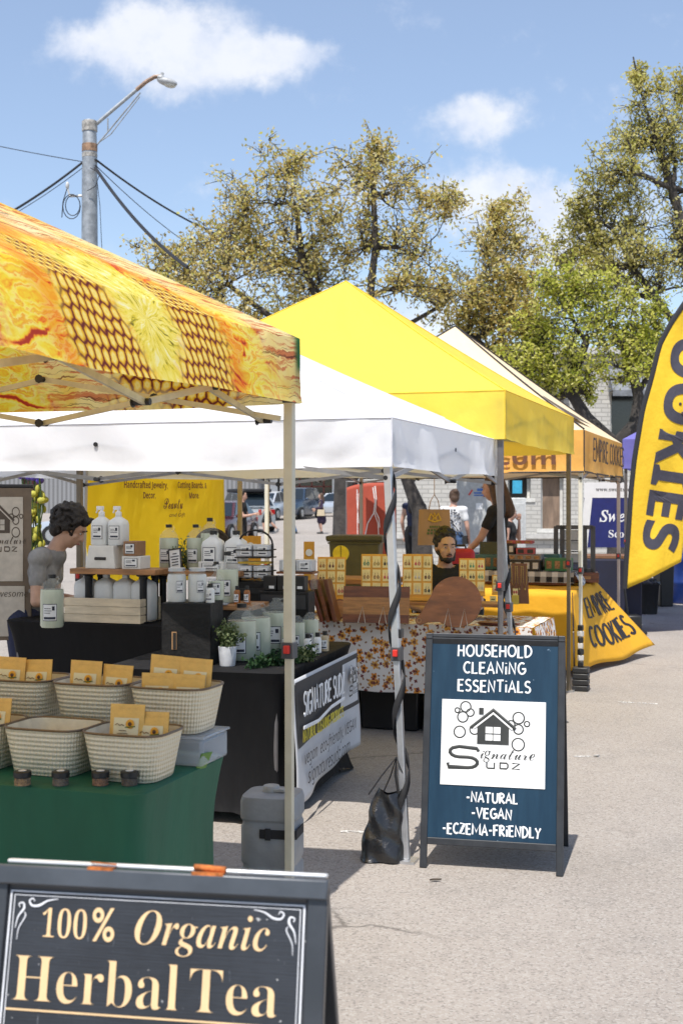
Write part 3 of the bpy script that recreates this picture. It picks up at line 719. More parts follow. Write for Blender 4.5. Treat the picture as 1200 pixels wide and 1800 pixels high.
for s in (-1, 1):
    X = s*.267; t = L-.057
    def fl(pts, w):
        q = spl([(X-s*a, t-b, .0005) for a, b in pts]); ww = [w[min(len(w)-1, i//5)]*(1-(i % 5)/5)+w[min(len(w)-1, i//5+1)]*((i % 5)/5) for i in range(len(q))]; m.tube(q, [x*.75 for x in ww], 6, 0, .3, (0, 0, 1), M=Z)
    fl([(.000, .055), (.004, .035), (.014, .020), (.012, .010), (.004, .012), (.006, .018)], [.0008, .002, .003, .002, .0015, .001])
    fl([(.080, .0), (.06, .004), (.044, .013), (.030, .014), (.024, .006), (.030, .001), (.034, .006)], [.0008, .002, .003, .0025, .002, .0015, .001])
    fl([(.005, .075), (.007, .055), (.018, .034), (.016, .026)], [.0007, .0012, .0016, .0008])
m.build('border', mat('border_white', (.66, .67, .70), .5), pn, smooth=50)
# ================================================================ trees
def leafmat(name, cols):
    m, nt, o = newmat(name)
    r = nd(nt, 'NewGeometry', None, None).outputs['Random Per Island']
    pos = nd(nt, 'TexCoord', None, 3)
    q = ma(nt, 'ADD', ma(nt, 'MULTIPLY', r, .62), ma(nt, 'MULTIPLY', noise(nt, pos, .9, 3, .6), .5))
    n = len(cols)
    c = ramp(nt, q, [(.18+.64*i/(n-1), cc) for i, cc in enumerate(cols)])
    b = nd(nt, 'BsdfPrincipled', {'Base Color': c, 'Roughness': .6, 'Specular IOR Level': .3})
    t = nd(nt, 'BsdfTranslucent', {'Color': c})
    ms = nt.nodes.new('ShaderNodeMixShader'); ms.inputs[0].default_value = .5
    nt.links.new(b, ms.inputs[1]); nt.links.new(t, ms.inputs[2]); nt.links.new(ms.outputs[0], o.inputs[0])
    return m
def leaf_mesh(name, cen, size, mat_, parent, aspect=.55, fold=True):
    n = len(cen); a = rng.normal(size=(n, 3)); a /= np.linalg.norm(a, axis=1)[:, None]
    b = rng.normal(size=(n, 3)); b -= a*(a*b).sum(1)[:, None]; b /= np.linalg.norm(b, axis=1)[:, None]
    s = size*rng.uniform(.6, 1.35, n)[:, None]
    v = np.stack([cen-a*s, cen+b*s*aspect-a*s*.1, cen+a*s, cen-b*s*aspect-a*s*.1], 1).reshape(-1, 3)
    me = bpy.data.meshes.new(name); me.vertices.add(4*n); me.vertices.foreach_set('co', v.astype(np.float32).ravel())
    me.loops.add(4*n); me.loops.foreach_set('vertex_index', np.arange(4*n, dtype=np.int32))
    me.polygons.add(n); me.polygons.foreach_set('loop_start', np.arange(0, 4*n, 4, dtype=np.int32))
    me.update(); me.validate(); me.materials.append(mat_)
    o = bpy.data.objects.new(name, me); COL.objects.link(o); o.parent = parent
    return o
def curve_pts(a, b, n, bend, r):
    a = Vector(a); b = Vector(b); d = b-a; L = d.length; pts = []
    o1 = Vector((r.uniform(-1, 1), r.uniform(-1, 1), r.uniform(-.4, .9)))*L*bend
    for i in range(n+1):
        t = i/n; p = a.lerp(b, t)+o1*math.sin(math.pi*t)
        if 0 < i < n: p += Vector((r.uniform(-1, 1), r.uniform(-1, 1), r.uniform(-1, 1)))*L*.035
        pts.append(p)
    return pts
def tree(name, label, Y, trunk, r0, blobs, lmat, bark, nbr, ntw, nlf, lsize, spread=.15, seed=1, bend=.13, group=None, extra=None):
    """trunk: photo pixels up the main stem at distance Y; blobs: (px, py, dy, rx, rz) leaf masses"""
    r = random.Random(seed); k = Y/FPX
    base = W(trunk[0][0], trunk[0][1], Y); base.z = 0
    root = thing(name, label, 'tree', base, 0, group)
    mb = MB(Matrix.Translation(-base)); nodes = []
    tp = [W(a, b, Y) for a, b in trunk]; tp[0].z = -.05
    def path(a, b, n):
        return a
    nT = len(tp); rad = [r0*(1-.45*i/(nT-1)) for i in range(nT)]; rad[0] *= 1.35
    mb.tube(tp, rad, 9)
    for i in range(1, nT): nodes.append((tp[i], rad[i]))
    for ex in (extra or []):
        ep = [W(a, b, Y) for a, b in ex[0]]; er = [ex[1]*(1-.5*i/(len(ep)-1)) for i in range(len(ep))]
        mb.tube(ep, er, 8); nodes += list(zip(ep, er))[1:]
    cens = []; n0 = len(blobs)
    for i in range(n0):
        for j in range(i):
            a, b = blobs[i], blobs[j]
            if math.hypot(a[0]-b[0], a[1]-b[1]) < 125 and r.random() < .6: blobs.append(tuple((p+q)/2 for p, q in zip(a[:3], b[:3]))+((a[3]+b[3])*.42, (a[4]+b[4])*.42))
    for bi, (px, py, dy, rx, rz) in enumerate(blobs):
        c = W(px, py, Y); c.y += dy; RX, RZ_ = rx*k, rz*k
        lowc = c - Vector((0, 0, RZ_*.35))
        best = min(nodes, key=lambda q: (q[0]-lowc).length+(1.5 if q[0].z > c.z+.2 else 0)-q[1]*2)
        pts = curve_pts(best[0], lowc, 6, bend, r); r1 = min(best[1]*.78, r0*.55)
        rs = [r1*(1-.62*i/6) for i in range(7)]; mb.tube(pts, rs, 7)
        loc = list(zip(pts, rs))[2:]; nodes += loc[1:]
        for i in range(nbr if bi < n0 else nbr//2):
            d = Vector((r.gauss(0, 1), r.gauss(0, 1), r.gauss(0.2, 1))).normalized()*(r.random()**.65)*1.38
            e = c+Vector((d.x*RX, d.y*RX*.8, d.z*RZ_))
            s = min(loc, key=lambda q: (q[0]-e).length+r.uniform(0, .4))
            bp = curve_pts(s[0], e, 5, .12, r); rb = min(s[1]*.6, .035)
            mb.tube(bp, [rb*(1-.75*j/5) for j in range(6)], 4, caps=False)
            for j in range(ntw):
                st = bp[r.randint(2, 5)]
                dd = Vector((r.gauss(0, 1), r.gauss(0, 1), r.gauss(.25, 1))).normalized()*r.uniform(.3, 1.0)*min(RX, RZ_)*.8
                tp_ = curve_pts(st, st+dd, 3, .1, r)
                mb.tube(tp_, [.008, .007, .005, .003], 3, caps=False)
                for q in range(nlf):
                    t = r.random()**.6*3; i0 = min(2, int(t)); p = tp_[i0].lerp(tp_[i0+1], t-i0)
                    cens.append((p.x+r.gauss(0, spread*.4), p.y+r.gauss(0, spread*.4), p.z+r.gauss(0, spread*.4)))
    mb.build('trunk', bark, root, smooth=60)
    leaf_mesh('crown', np.array(cens)-np.array(base), lsize, lmat, root)
    return root
bark = mat('bark', (.050, .043, .038), .9, 0, .45, 5, .8, 30)
bark2 = mat('bark_pale', (.20, .185, .165), .9, 0, .4, 6, .8, 30)
oak = leafmat('oak_bloom', [(.32, .23, .07), (.52, .39, .12), (.66, .53, .19), (.56, .54, .13), (.78, .67, .36)])
oak2 = leafmat('oak_olive', [(.28, .24, .07), (.46, .40, .11), (.60, .53, .17), (.52, .52, .12), (.72, .64, .31)])
green = leafmat('spring_green', [(.24, .27, .04), (.40, .45, .06), (.54, .57, .08), (.62, .60, .11), (.72, .68, .25)])
G = 'trees behind the tents'
tree('oak_tree', 'broad oak tree in tawny spring bloom behind the plain yellow tent', 22, [(604, 950), (603, 800), (598, 690), (606, 600)], .17,
     [(300, 520, 0, 65, 75), (285, 440, .5, 45, 45), (370, 500, -.5, 75, 80), (400, 400, 0, 60, 60), (455, 330, .3, 60, 60), (500, 275, 0, 40, 40), (540, 360, -.4, 70, 65), (460, 440, .5, 80, 70), (560, 470, 0, 85, 70),
      (625, 300, .2, 55, 55), (660, 265, 0, 30, 35), (690, 350, -.3, 70, 65), (640, 410, .4, 75, 70), (740, 430, 0, 75, 60), (790, 345, .3, 45, 45), (700, 500, -.5, 80, 60), (510, 540, .3, 80, 50), (420, 560, 0, 60, 40), (780, 520, 0, 50, 50)],
     oak, bark, 10, 9, 9, .036, seed=4, group=G, extra=[([(604, 600), (560, 540), (530, 450), (520, 360)], .085), ([(604, 600), (650, 520), (660, 430), (655, 330)], .085), ([(600, 640), (480, 560), (400, 500)], .07), ([(604, 620), (700, 580), (770, 540)], .06)])
tree('oak_tree', 'smaller oak tree in brown bloom behind the cream tent peak', 23, [(745, 1000), (738, 900), (716, 845), (790, 700), (835, 600)], .17,
     [(860, 560, 0, 65, 60), (850, 450, 0, 60, 60), (900, 420, .3, 45, 50), (880, 370, 0, 40, 30), (930, 500, 0, 40, 50), (820, 520, -.3, 45, 60), (800, 620, .3, 60, 40), (880, 640, 0, 65, 40), (935, 590, -.5, 40, 40)],
     oak, bark, 10, 9, 10, .037, seed=8, group=G)
tree('oak_tree', 'fresh green tree with a forked dark trunk before the white brick building', 22, [(1085, 960), (1084, 850), (1082, 785)], .16,
     [(1000, 520, 0, 60, 50), (1060, 540, .4, 65, 55), (1120, 590, 0, 60, 55), (1000, 600, -.3, 70, 45), (1080, 630, 0, 60, 40), (950, 570, .3, 50, 50), (1150, 540, 0, 45, 40), (1130, 650, -.4, 45, 30), (930, 640, 0, 45, 35), (1040, 500, 0, 40, 40), (1160, 620, 0, 40, 40), (930, 690, .4, 55, 35), (900, 610, .2, 50, 45), (965, 500, -.2, 45, 40), (985, 665, -.3, 45, 30), (1045, 680, .3, 40, 30)],
     green, bark, 8, 8, 8, .036, seed=12, group=G, extra=[([(1082, 785), (1030, 735), (1003, 690), (1010, 650), (1030, 600)], .13), ([(1004, 700), (975, 660), (960, 600)], .06), ([(1082, 785), (1115, 745), (1122, 700), (1110, 650), (1090, 600)], .13), ([(1120, 690), (1140, 660), (1150, 610)], .06)])
tree('oak_tree', 'tall olive oak tree at the right above the feather flag', 24, [(1330, 960), (1310, 750), (1250, 600), (1215, 540)], .26,
     [(1150, 200, 0, 45, 50), (1110, 240, .3, 45, 40), (1185, 260, 0, 60, 60), (1085, 300, -.3, 60, 45), (1050, 350, 0, 60, 45), (1130, 350, .3, 70, 60), (1010, 360, 0, 35, 30), (1190, 400, 0, 70, 60), (1110, 430, -.4, 70, 50), (1050, 420, .3, 50, 40), (1160, 490, 0, 70, 50), (1240, 320, 0, 70, 80), (1100, 500, .4, 60, 35), (1250, 450, 0, 70, 70), (1120, 130, 0, 14, 30), (1190, 150, 0, 18, 45), (1000, 430, .2, 45, 35), (1040, 480, -.3, 55, 35), (990, 480, .3, 40, 30)],
     oak2, bark, 9, 8, 8, .036, seed=16, group=G, extra=[([(1215, 545), (1178, 560), (1150, 520), (1110, 470), (1090, 420)], .10), ([(1215, 545), (1210, 440), (1180, 330), (1150, 240)], .12), ([(1150, 240), (1125, 160), (1112, 100)], .03)])
tree('oak_tree', 'pale barked street tree trunk behind the olive storage totes', 30, [(604, 985), (604, 860), (600, 760)], .23,
     [(560, 660, 0, 60, 40), (640, 650, .5, 60, 40)], oak, bark2, 10, 7, 14, .05, seed=23, group=G)

# ================================================================ lamp post with cables
galv = mat('galvanised', (.30, .32, .34), .5, .35, .25, 8)
LP = thing('street_lamp', 'grey utility pole with a street lamp arm and rusty bands behind the sunflower tent', 'street lamp', (W(158, 900, 23).x, 23, 0))
def lp(px, py, dy=0.0): q = W(px, py, 23); return Vector((q.x-LP.location.x, dy, q.z))
m = MB(); zt_ = lp(158, 213).z
m.lathe([(.175, 0), (.165, 3), (.135, lp(0, 280).z), (.12, zt_), (.115, zt_+.01), (0, zt_+.02)], n=20); m.build('pole', galv, LP)
m = MB()
for y0, y1, mi in ((213, 232, 0), (253, 268, 1), (269, 278, 0)): m.lathe([(.12, lp(0, y1).z), (.138, lp(0, y1).z+.01), (.138, lp(0, y0).z-.01), (.12, lp(0, y0).z)], n=20, mi=mi)
m.build('band', [mat('band', (.36, .34, .31), .6, .3, .4, 20), mat('rust_dull', (.27, .17, .11), .8, .2, .5, 12)], LP)
m = MB(); m.tube([lp(165, 222), lp(200, 192), lp(240, 158), lp(262, 140), lp(275, 134), lp(284, 134)], .035, 8); ar = m.build('arm', galv, LP)
m = MB(); m.tube([lp(240, 158), lp(258, 143), lp(272, 135), lp(285, 134)], .039, 8); m.build('arm_end', mat('rusty_arm', (.29, .20, .15), .7, .3, .5, 20), ar)
m = MB()
m.tube([lp(168, 258), lp(190, 232), lp(247, 163)], .014, 6); m.tube([lp(172, 252), lp(195, 236), lp(246, 170)], .010, 6); m.tube([lp(190, 208), lp(190, 232)], .014, 6)
m.build('brace', galv, LP)
m = MB(); c = lp(294, 144)
T = Matrix.Translation(c) @ Euler((0, R(14), 0)).to_matrix().to_4x4()
m.ell((0, 0, 0), (.19, .10, .075), 14, 8, M=T); m.ell((-.12, 0, .04), (.08, .08, .06), 10, 6, M=T); m.tube([T @ Vector((-.12, 0, .09)), T @ Vector((-.12, 0, .14))], .03, 8)
h = m.build('lamp_head', mat('lamp_grey', (.38, .39, .40), .45), LP)
m = MB(); m.ell((.05, 0, -.035), (.125, .08, .06), 12, 7, M=T); m.build('lens', glassmat('lamp_lens', (.6, .6, .55), .8, .2), h)
m = MB(); m.tube([lp(147, 344), lp(123, 345)], .022, 6); m.tube([lp(123, 345), lp(119, 330)], .018, 6); m.ell(lp(119, 326), (.035, .04, .07), 10, 7)
m.build('camera_bracket', mat('white_cam', (.55, .55, .54), .4), LP)
cabm = mat('cable', (.015, .016, .02), .6)
def coil():
    m = MB()
    for r_, cx_, cy_ in ((18, 129, 366), (15, 131, 364)):
        m.tube([lp(cx_+r_*math.cos(a/14*6.283)*.85, cy_+r_*math.sin(a/14*6.283)*1.2, -.13) for a in range(14)], .009, 5, closed=True)
    m.tube([lp(120, 335, -.1), lp(114, 358, -.13), lp(112, 385, -.13)], .009, 5)
    return m
coil().build('cable_coil', cabm, LP)
m = MB(); m.tube([lp(163, 300, -.2), lp(180, 310, -.22), lp(172, 332, -.2), lp(158, 340, -.2)], .008, 5); m.tube([lp(168, 290), lp(176, 360), lp(181, 470)], .006, 5); m.build('drop_wire', cabm, LP)
def cable(px, d0, d1, r, label, sag=.25):
    a = W(*px[0], d0); b = W(*px[1], d1); m = MB(); n = 24
    m.tube([a.lerp(b, i/n)-Vector((0, 0, sag*4*(i/n)*(1-i/n))) for i in range(n+1)], r, 5)
    tag(m.build('overhead_cable', cabm, smooth=60), label, 'cable', 'overhead cables at the utility pole')
for px, d0, d1, r, l, s in [(((150, 282), (-260, 480)), 23, 20, .022, 'thick black overhead cable leaving the pole to the left', .3),
        (((150, 285), (-300, 180)), 23, 30, .008, 'thin wire rising from the pole to the upper left', .1), (((152, 290), (-200, 460)), 23, 26, .007, 'faint thin wire dropping leftwards from the pole', .3),
        (((168, 280), (470, 440)), 22.9, 30, .020, 'black cable running right from the pole into the oak crown', .25), (((168, 295), (330, 470)), 22.9, 20, .030, 'thickest black cable dropping right from the pole to the sunflower tent', .15),
        (((168, 290), (420, 480)), 22.9, 30, .008, 'thin wire between the two black cables right of the pole', .2)]:
    cable(px, d0, d1, r, l, s)

# ================================================================ buildings
def brickmat(name, c1, c2, mortar, sx=1.0):
    m, nt, o = newmat(name)
    p = nd(nt, 'TexCoord', None, 3); s = sepx(nt, p)
    q = comb(nt, ma(nt, 'ADD', s[0], s[1]), s[2])
    br = nt.nodes.new('ShaderNodeTexBrick'); nt.links.new(q, br.inputs['Vector'])
    for i, v in (('Scale', 1.0), ('Mortar Size', .012), ('Brick Width', .30*sx), ('Row Height', .10*sx), ('Bias', 0)): br.inputs[i].default_value = v
    sock(nt, br.inputs['Color1'], c1); sock(nt, br.inputs['Color2'], c2); sock(nt, br.inputs['Mortar'], mortar)
    c = mix(nt, sstep(nt, noise(nt, p, 1.2, 6, .7), .4, .75), br.outputs[0], tuple(x*.72 for x in c1))
    bp = nd(nt, 'Bump', {'Height': br.outputs[1], 'Strength': .5, 'Distance': -.02})
    b = nd(nt, 'BsdfPrincipled', {'Base Color': c, 'Roughness': .85, 'Normal': bp}); nt.links.new(b, o.inputs[0]); return m
wbrick = brickmat('white_brick', (.55, .535, .50), (.48, .465, .44), (.34, .33, .31))
pane = mat('dark_glass', (.02, .024, .028), .12, 0, .3, 1.5, spec=.8)
board = mat('plywood', (.24, .17, .125), .8, 0, .35, 5, .2, stretch=(1, 1, .3))
dkrec = mat('dark_recess', (.035, .033, .03), .7)
def facade(mb, w, h, holes, y=0.0, dep=.25, mi=0):
    """front wall sheet in the x,z plane with rectangular openings and their reveals"""
    xs = sorted({0, w, *[a for q in holes for a in (q[0], q[1])]}); zs = sorted({0, h, *[a for q in holes for a in (q[2], q[3])]})
    for i in range(len(xs)-1):
        for j in range(len(zs)-1):
            cx_, cz_ = (xs[i]+xs[i+1])/2, (zs[j]+zs[j+1])/2
            if any(q[0] < cx_ < q[1] and q[2] < cz_ < q[3] for q in holes): continue
            mb.add([(xs[i], y, zs[j]), (xs[i+1], y, zs[j]), (xs[i+1], y, zs[j+1]), (xs[i], y, zs[j+1])], [(0, 1, 2, 3)], mi)
    for a, b, c_, d_ in holes:
        v = [(a, y, c_), (b, y, c_), (b, y, d_), (a, y, d_)]; w2 = [(x, y+dep, z) for x, _, z in v]
        mb.add(v+w2, [(0, 4, 5, 1), (1, 5, 6, 2), (2, 6, 7, 3), (3, 7, 4, 0)], mi)
YB = 30.0
bx0 = W(640, 900, YB).x
def bx(px): return (px-600)*YB/FPX-bx0
def bzz(py): return CAMH+(HZ-py)*YB/FPX
WB = thing('brick_building', 'white painted brick building with boarded windows behind the cookie stall', 'building', (bx0, YB, 0))
holes = [(bx(950), bx(990), bzz(930), bzz(835)), (bx(892), bx(932), bzz(876), bzz(838)), (bx(1072), bx(1125), bzz(775), bzz(690)), (bx(946), bx(990), bzz(735), bzz(690)), (bx(1140), bx(1180), bzz(945), bzz(838)), (bx(1250), bx(1310), bzz(775), bzz(690)), (bx(760), bx(800), bzz(760), bzz(690))]
m = MB(); facade(m, 17, bzz(622), holes); h_ = bzz(622)
m.add([(0, 0, 0), (0, 12, 0), (0, 12, h_), (0, 0, h_), (17, 0, 0), (17, 12, 0), (17, 12, h_), (17, 0, h_)], [(0, 3, 2, 1), (4, 5, 6, 7), (1, 2, 6, 5), (3, 7, 6, 2)])
m.build('wall', wbrick, WB, smooth=0)
m = MB(); m.box((8.5, .0, h_+.06), (17.2, .35, .16)); m.box((8.5, -.05, bzz(942)), (17.0, .12, .12)); m.build('coping', mat('coping', (.5, .49, .47), .8), WB, smooth=0)
for i, q in enumerate(holes):
    m = MB(); m.add([(q[0], .24, q[2]), (q[1], .24, q[2]), (q[1], .24, q[3]), (q[0], .24, q[3])], [(0, 1, 2, 3)])
    wnd = m.build('window', board if i in (0, 4) else (dkrec if i == 1 else pane), WB, smooth=0)
    m = MB(); a, b, c_, d_ = q
    for s in ((((a+b)/2, .12, c_-.04), (b-a+.2, .30, .09)), ((a+.03, .2, (c_+d_)/2), (.06, .06, d_-c_)), ((b-.03, .2, (c_+d_)/2), (.06, .06, d_-c_))): m.box(*s)
    m.build('window_frame', mat('white_trim', (.62, .61, .58), .6), wnd, smooth=0)
aw = mat('grey_awning', (.17, .18, .20), .7, 0, .3, 6)
for q in (holes[2], holes[3], holes[5], holes[6]):
    a, b, _, d_ = q; m = MB(); a -= .05; b += .05
    m.add([(a, -.5, d_+.02), (b, -.5, d_+.02), (b, -.03, d_+.55), (a, -.03, d_+.55), (a, -.02, d_), (b, -.02, d_), (a, -.5, d_-.12), (b, -.5, d_-.12)], [(0, 1, 2, 3), (0, 3, 4), (1, 5, 2), (6, 7, 1, 0)])
    m.build('awning', aw, WB, smooth=0)
m = MB(); m.box((bx(908), -.03, bzz(856)), (.22, .04, .30)); m.build('blue_sign', mat('sign_blue', (.05, .35, .55), .4), WB, smooth=0)

YS = 84.0
sx0 = W(-250, 900, YS).x; zg = gz(YS)
SB = thing('storefront_building', 'long grey panelled storefront with white columns far behind the parked cars', 'building', (sx0, YS, zg))
def sbx(px): return (px-600)*YS/FPX-sx0
def sbz(py): return CAMH+(HZ-py)*YS/FPX-zg
ribm, nt, o = newmat('ribbed_metal')
p = nd(nt, 'TexCoord', None, 3); s = sepx(nt, p)
wv = nd(nt, 'TexWave', {'Vector': p, 'Scale': 1.1, 'Distortion': 0.0}, 1, wave_type='BANDS', bands_direction='X')
nt.links.new(nd(nt, 'BsdfPrincipled', {'Base Color': mix(nt, sstep(nt, wv, .2, .6), (.14, .14, .14), (.24, .24, .245)), 'Roughness': .6}), o.inputs[0])
wd = sbx(860)
hol = [(sbx(505), sbx(590), sbz(912), sbz(833)), (sbx(600), sbx(690), sbz(912), sbz(833)), (sbx(40), sbx(70), sbz(905), sbz(840)), (sbx(640), sbx(641), sbz(800), sbz(799)), (sbx(700), sbx(800), sbz(912), sbz(838))]
m = MB(); facade(m, wd, 7, hol, dep=.6); m.add([(0, 0, 0), (0, 14, 0), (0, 14, 7), (0, 0, 7), (wd, 0, 0), (wd, 14, 0), (wd, 14, 7), (wd, 0, 7)], [(0, 3, 2, 1), (4, 5, 6, 7), (3, 7, 6, 2)])
m.build('wall', ribm, SB, smooth=0)
for px in (484, 497, 596, 695, 806): m = MB(); m.box((sbx(px), -.35, sbz(870)), (.62 if px != 596 else .9, .5, 4.6)); m.build('column', mat('white_trim', (.62, .61, .58)), SB, smooth=0)
m = MB(); m.box((sbx(640), -.6, sbz(828)), (14, 1.2, .35)); m.build('canopy_slab', mat('white_trim', (.62, .61, .58)), SB, smooth=0)
for q in hol:
    m = MB(); a, b, c_, d_ = q
    m.add([(a, .55, c_), (b, .55, c_), (b, .55, d_), (a, .55, d_)], [(0, 1, 2, 3)]); wn = m.build('window', pane, SB, smooth=0)
    if b-a > 1:
        m = MB()
        for i in range(5): m.box((a+(b-a)*i/4, .5, (c_+d_)/2), (.09, .08, d_-c_))
        m.box(((a+b)/2, .5, c_+(d_-c_)*.72), (b-a, .08, .08)); m.build('window_frame', mat('red_frame', (.20, .05, .04), .6), wn, smooth=0)
m = MB(); m.tube([(sbx(507), -.9, sbz(848)), (sbx(507), -.86, sbz(848))], .17, 14); m.build('round_sign', mat('sign_orange', (.75, .14, .03)), SB)

# utility cabinet
UC = thing('utility_cabinet', 'tall grey utility cabinet with a small blue and red logo behind the dark haired shopper', 'utility cabinet', (W(836, 900, 24).x, 24, 0), -.1)
m = MB(); m.box((0, .3, 1.02), (.72, .6, 1.9)); m.box((0, .3, 1.99), (.78, .66, .06)); m.build('cabinet', mat('cab_grey', (.42, .43, .43), .5), UC, bevel=.02)
m = MB(); m.box((0, .3, .03), (.9, .8, .06)); m.build('plinth', mat('coping', (.5, .49, .47)), UC)
m = MB(); Z = FRONT @ Matrix.Translation((0, 0, .004))
# the small logo plate: only strips of its colours, too small to carry words
m = MB(); m.box((.09, -.004, 1.75), (.14, .006, .05), 0); m.box((.09, -.004, 1.69), (.26, .006, .03), 0); m.box((.09, -.004, 1.645), (.26, .006, .02), 0); m.box((-.10, -.004, 1.70), (.03, .006, .12), 1, ry=.6); m.box((.06, -.004, 1.44), (.12, .006, .12), 2)
m.build('logo', [mat('logo_blue', (.05, .14, .42)), mat('logo_red', (.6, .06, .05)), chalk], UC, smooth=0)
UB = thing('utility_cabinet', 'smaller pale grey utility box against the white brick wall', 'utility cabinet', (W(905, 900, 27).x, 27, 0), 0)
m = MB(); m.box((0, .25, .8), (.45, .5, 1.6)); m.build('cabinet', mat('pale_grey', (.55, .56, .56), .5), UB, bevel=.02)
m = MB(); m.box((0, -.01, .8), (.36, .02, 1.35)); m.build('door', mat('pale_grey2', (.5, .51, .51), .5), UB, bevel=.008)

# ================================================================ cars
tyre = mat('tyre', (.012, .012, .012), .85); rim = mat('rim', (.45, .46, .47), .3, .8)
cglass = mat('car_glass', (.012, .018, .022), .06, 0, .2, spec=.9)
def car(label, col, loc, rz, L=4.6, Wd=1.8, H=1.65, kind='suv', metal=.4, roofcol=None):
    root = thing('parked_car', label, 'car', loc, rz, 'cars parked across the lot')
    paint = mat('paint_%s' % label[:18], col, .25, metal, .03, 3, coat=.6)
    hw = Wd/2; zb = .24; x0 = -L/2
    # stations along the length: (t, z belt/hood, z roof or None, half width factor)
    bel = H*.60
    if kind == 'suv': roof = [(.30, bel), (.42, H*.97), (.55, H), (.85, H*.97), (.97, bel+.05)]
    else: roof = [(.28, bel), (.42, H*.96), (.55, H), (.72, H*.95), (.90, bel+.03)]
    hood = [(0, H*.34), (.02, H*.45), (.10, H*.52), (.28, bel*.985), (.60, bel), (.95, bel*1.0), (.995, bel*.85), (1, H*.36)]
    m = MB(); n = len(hood); vs = []; prof = lambda t: min(1, .86+.14*math.sin(math.pi*min(1, max(0, t))**.9)*1.2)
    for t, z in hood:
        w = hw*prof(t); x = x0+t*L
        vs += [(x, -w*.94, zb), (x, -w, zb+.22), (x, -w, z*.72+.04), (x, -w*.93, z), (x, w*.93, z), (x, w, z*.72+.04), (x, w, zb+.22), (x, w*.94, zb)]
    fs = [tuple(range(8)), tuple((n-1)*8+j for j in reversed(range(8)))]
    for i in range(n-1):
        for j in range(8): fs.append((i*8+j, (i+1)*8+j, (i+1)*8+(j+1) % 8, i*8+(j+1) % 8))
    m.add(vs, fs)
    r = []; vs = []
    for t, z in roof:
        x = x0+t*L; w = hw*.91 if z < H*.8 else hw*.74
        vs += [(x, -w, z), (x, w, z)]; r.append((x, w, z))
    k = len(roof); fs = [(2*i, 2*i+1, 2*i+3, 2*i+2) for i in range(k-1)]
    fs += [tuple(2*i for i in range(k)), tuple(2*i+1 for i in reversed(range(k)))]
    m.add(vs, fs)
    body = m.build('body', paint, root, smooth=28, bevel=.04, recalc=True)
    def P(i, s, f=1.0): x, w, z = r[i]; return Vector((x, s*w*f, z))
    ins = lambda q, k_: [sum(q, Vector())/len(q)*(1-k_)+v*k_ for v in q]
    for nm, q, off in [('windscreen', [P(0, -1), P(0, 1), P(1, 1), P(1, -1)], Vector((-.012, 0, .012))), ('rear_window', [P(k-1, 1), P(k-1, -1), P(k-2, -1), P(k-2, 1)], Vector((.012, 0, .012)))]:
        m = MB(); m.add([v+off for v in ins(q, .88)], [(0, 1, 2, 3)]); m.build(nm, cglass, root, smooth=0)
    for s in (-1, 1):
        lo = [P(0, s), P(k-1, s)]; hi = [P(1, s), P(2, s), P(k-2, s)]
        e = Vector((0, s*.014, .005)); mid = (lo[0]+lo[1])/2+Vector((.05*L, 0, 0)); mh = P(2, s)+Vector((.09*L, 0, -.01)); mh.y = P(2, s).y
        for q in ([lo[0], mid, mh, hi[1], hi[0]], [mid, lo[1], hi[2], mh]):
            m = MB(); m.add([v+e for v in ins(q, .86)], [tuple(range(len(q)))]); m.build('side_window', cglass, root, smooth=0)
        for t in (.18, .80):
            x = x0+t*L; m = MB(); rr = .34
            m.tube([(x, s*(hw-.20), rr), (x, s*(hw+.01), rr)], [rr, rr], 20); wl = m.build('wheel', tyre, root, smooth=40)
            m = MB(); m.tube([(x, s*(hw-.02), rr), (x, s*(hw+.025), rr)], [rr*.66, rr*.6], 16); m.build('rim', rim, wl, smooth=40)
        m = MB(); m.ell((x0+.05*L, s*hw*.66, H*.43), (.13, .17, .075), 10, 6); m.build('headlight', mat('headlight', (.7, .7, .7), .1, .3), root)
        m = MB(); m.box((x0+.992*L, s*hw*.72, H*.5), (.06, .2, .22)); m.build('taillight', mat('taillight', (.35, .01, .01), .2), root)
        m = MB(); m.ell((x0+.30*L, s*(hw+.06), bel+.05), (.07, .1, .07), 8, 6); m.build('mirror', paint, root)
    m = MB(); m.box((x0+.003*L, 0, H*.32), (.05, Wd*.55, .22)); m.box((x0+.005*L, 0, .28), (.06, Wd*.9, .14)); m.build('grille', blackp, root, smooth=0)
    if roofcol:
        m = MB(); m.box((x0+.67*L, 0, H+.06), (L*.5, Wd*.78, .16)); m.build('soft_top', mat('soft_top', roofcol, .8), root, bevel=.05)
    return root
def onroad(px, Y): return ((px-600)*Y/FPX, Y, gz(Y))
car('silver hatchback parked side on behind the woman at the soap stall', (.52, .55, .58), onroad(175, 44), 0, 4.5, 1.8, 1.5, 'sedan')
car('silver pickup like suv with a black soft top beside the yellow banner', (.40, .43, .44), onroad(430, 58), -1.25, 4.6, 1.9, 1.75, 'suv', roofcol=(.01, .01, .012))
car('white compact car partly hidden behind the walking man in shorts', (.62, .64, .66), onroad(478, 72), -1.9, 4.3, 1.75, 1.6, 'sedan')
car('dark blue suv parked nose first behind the jeans wearer', (.035, .06, .10), onroad(520, 74), 1.25, 4.7, 1.9, 1.8, 'suv')
car('pale silver sedan parked behind the woman in a dark dress', (.55, .58, .62), onroad(583, 78), .12, 4.6, 1.8, 1.45, 'sedan')
car('dark red sedan half hidden behind the edge of the yellow banner', (.10, .03, .035), onroad(388, 47), 1.35, 4.6, 1.8, 1.5, 'sedan')
car('white van seen left of the leaning dark trunk', (.66, .67, .68), onroad(690, 62), .3, 4.8, 1.9, 1.9, 'suv')
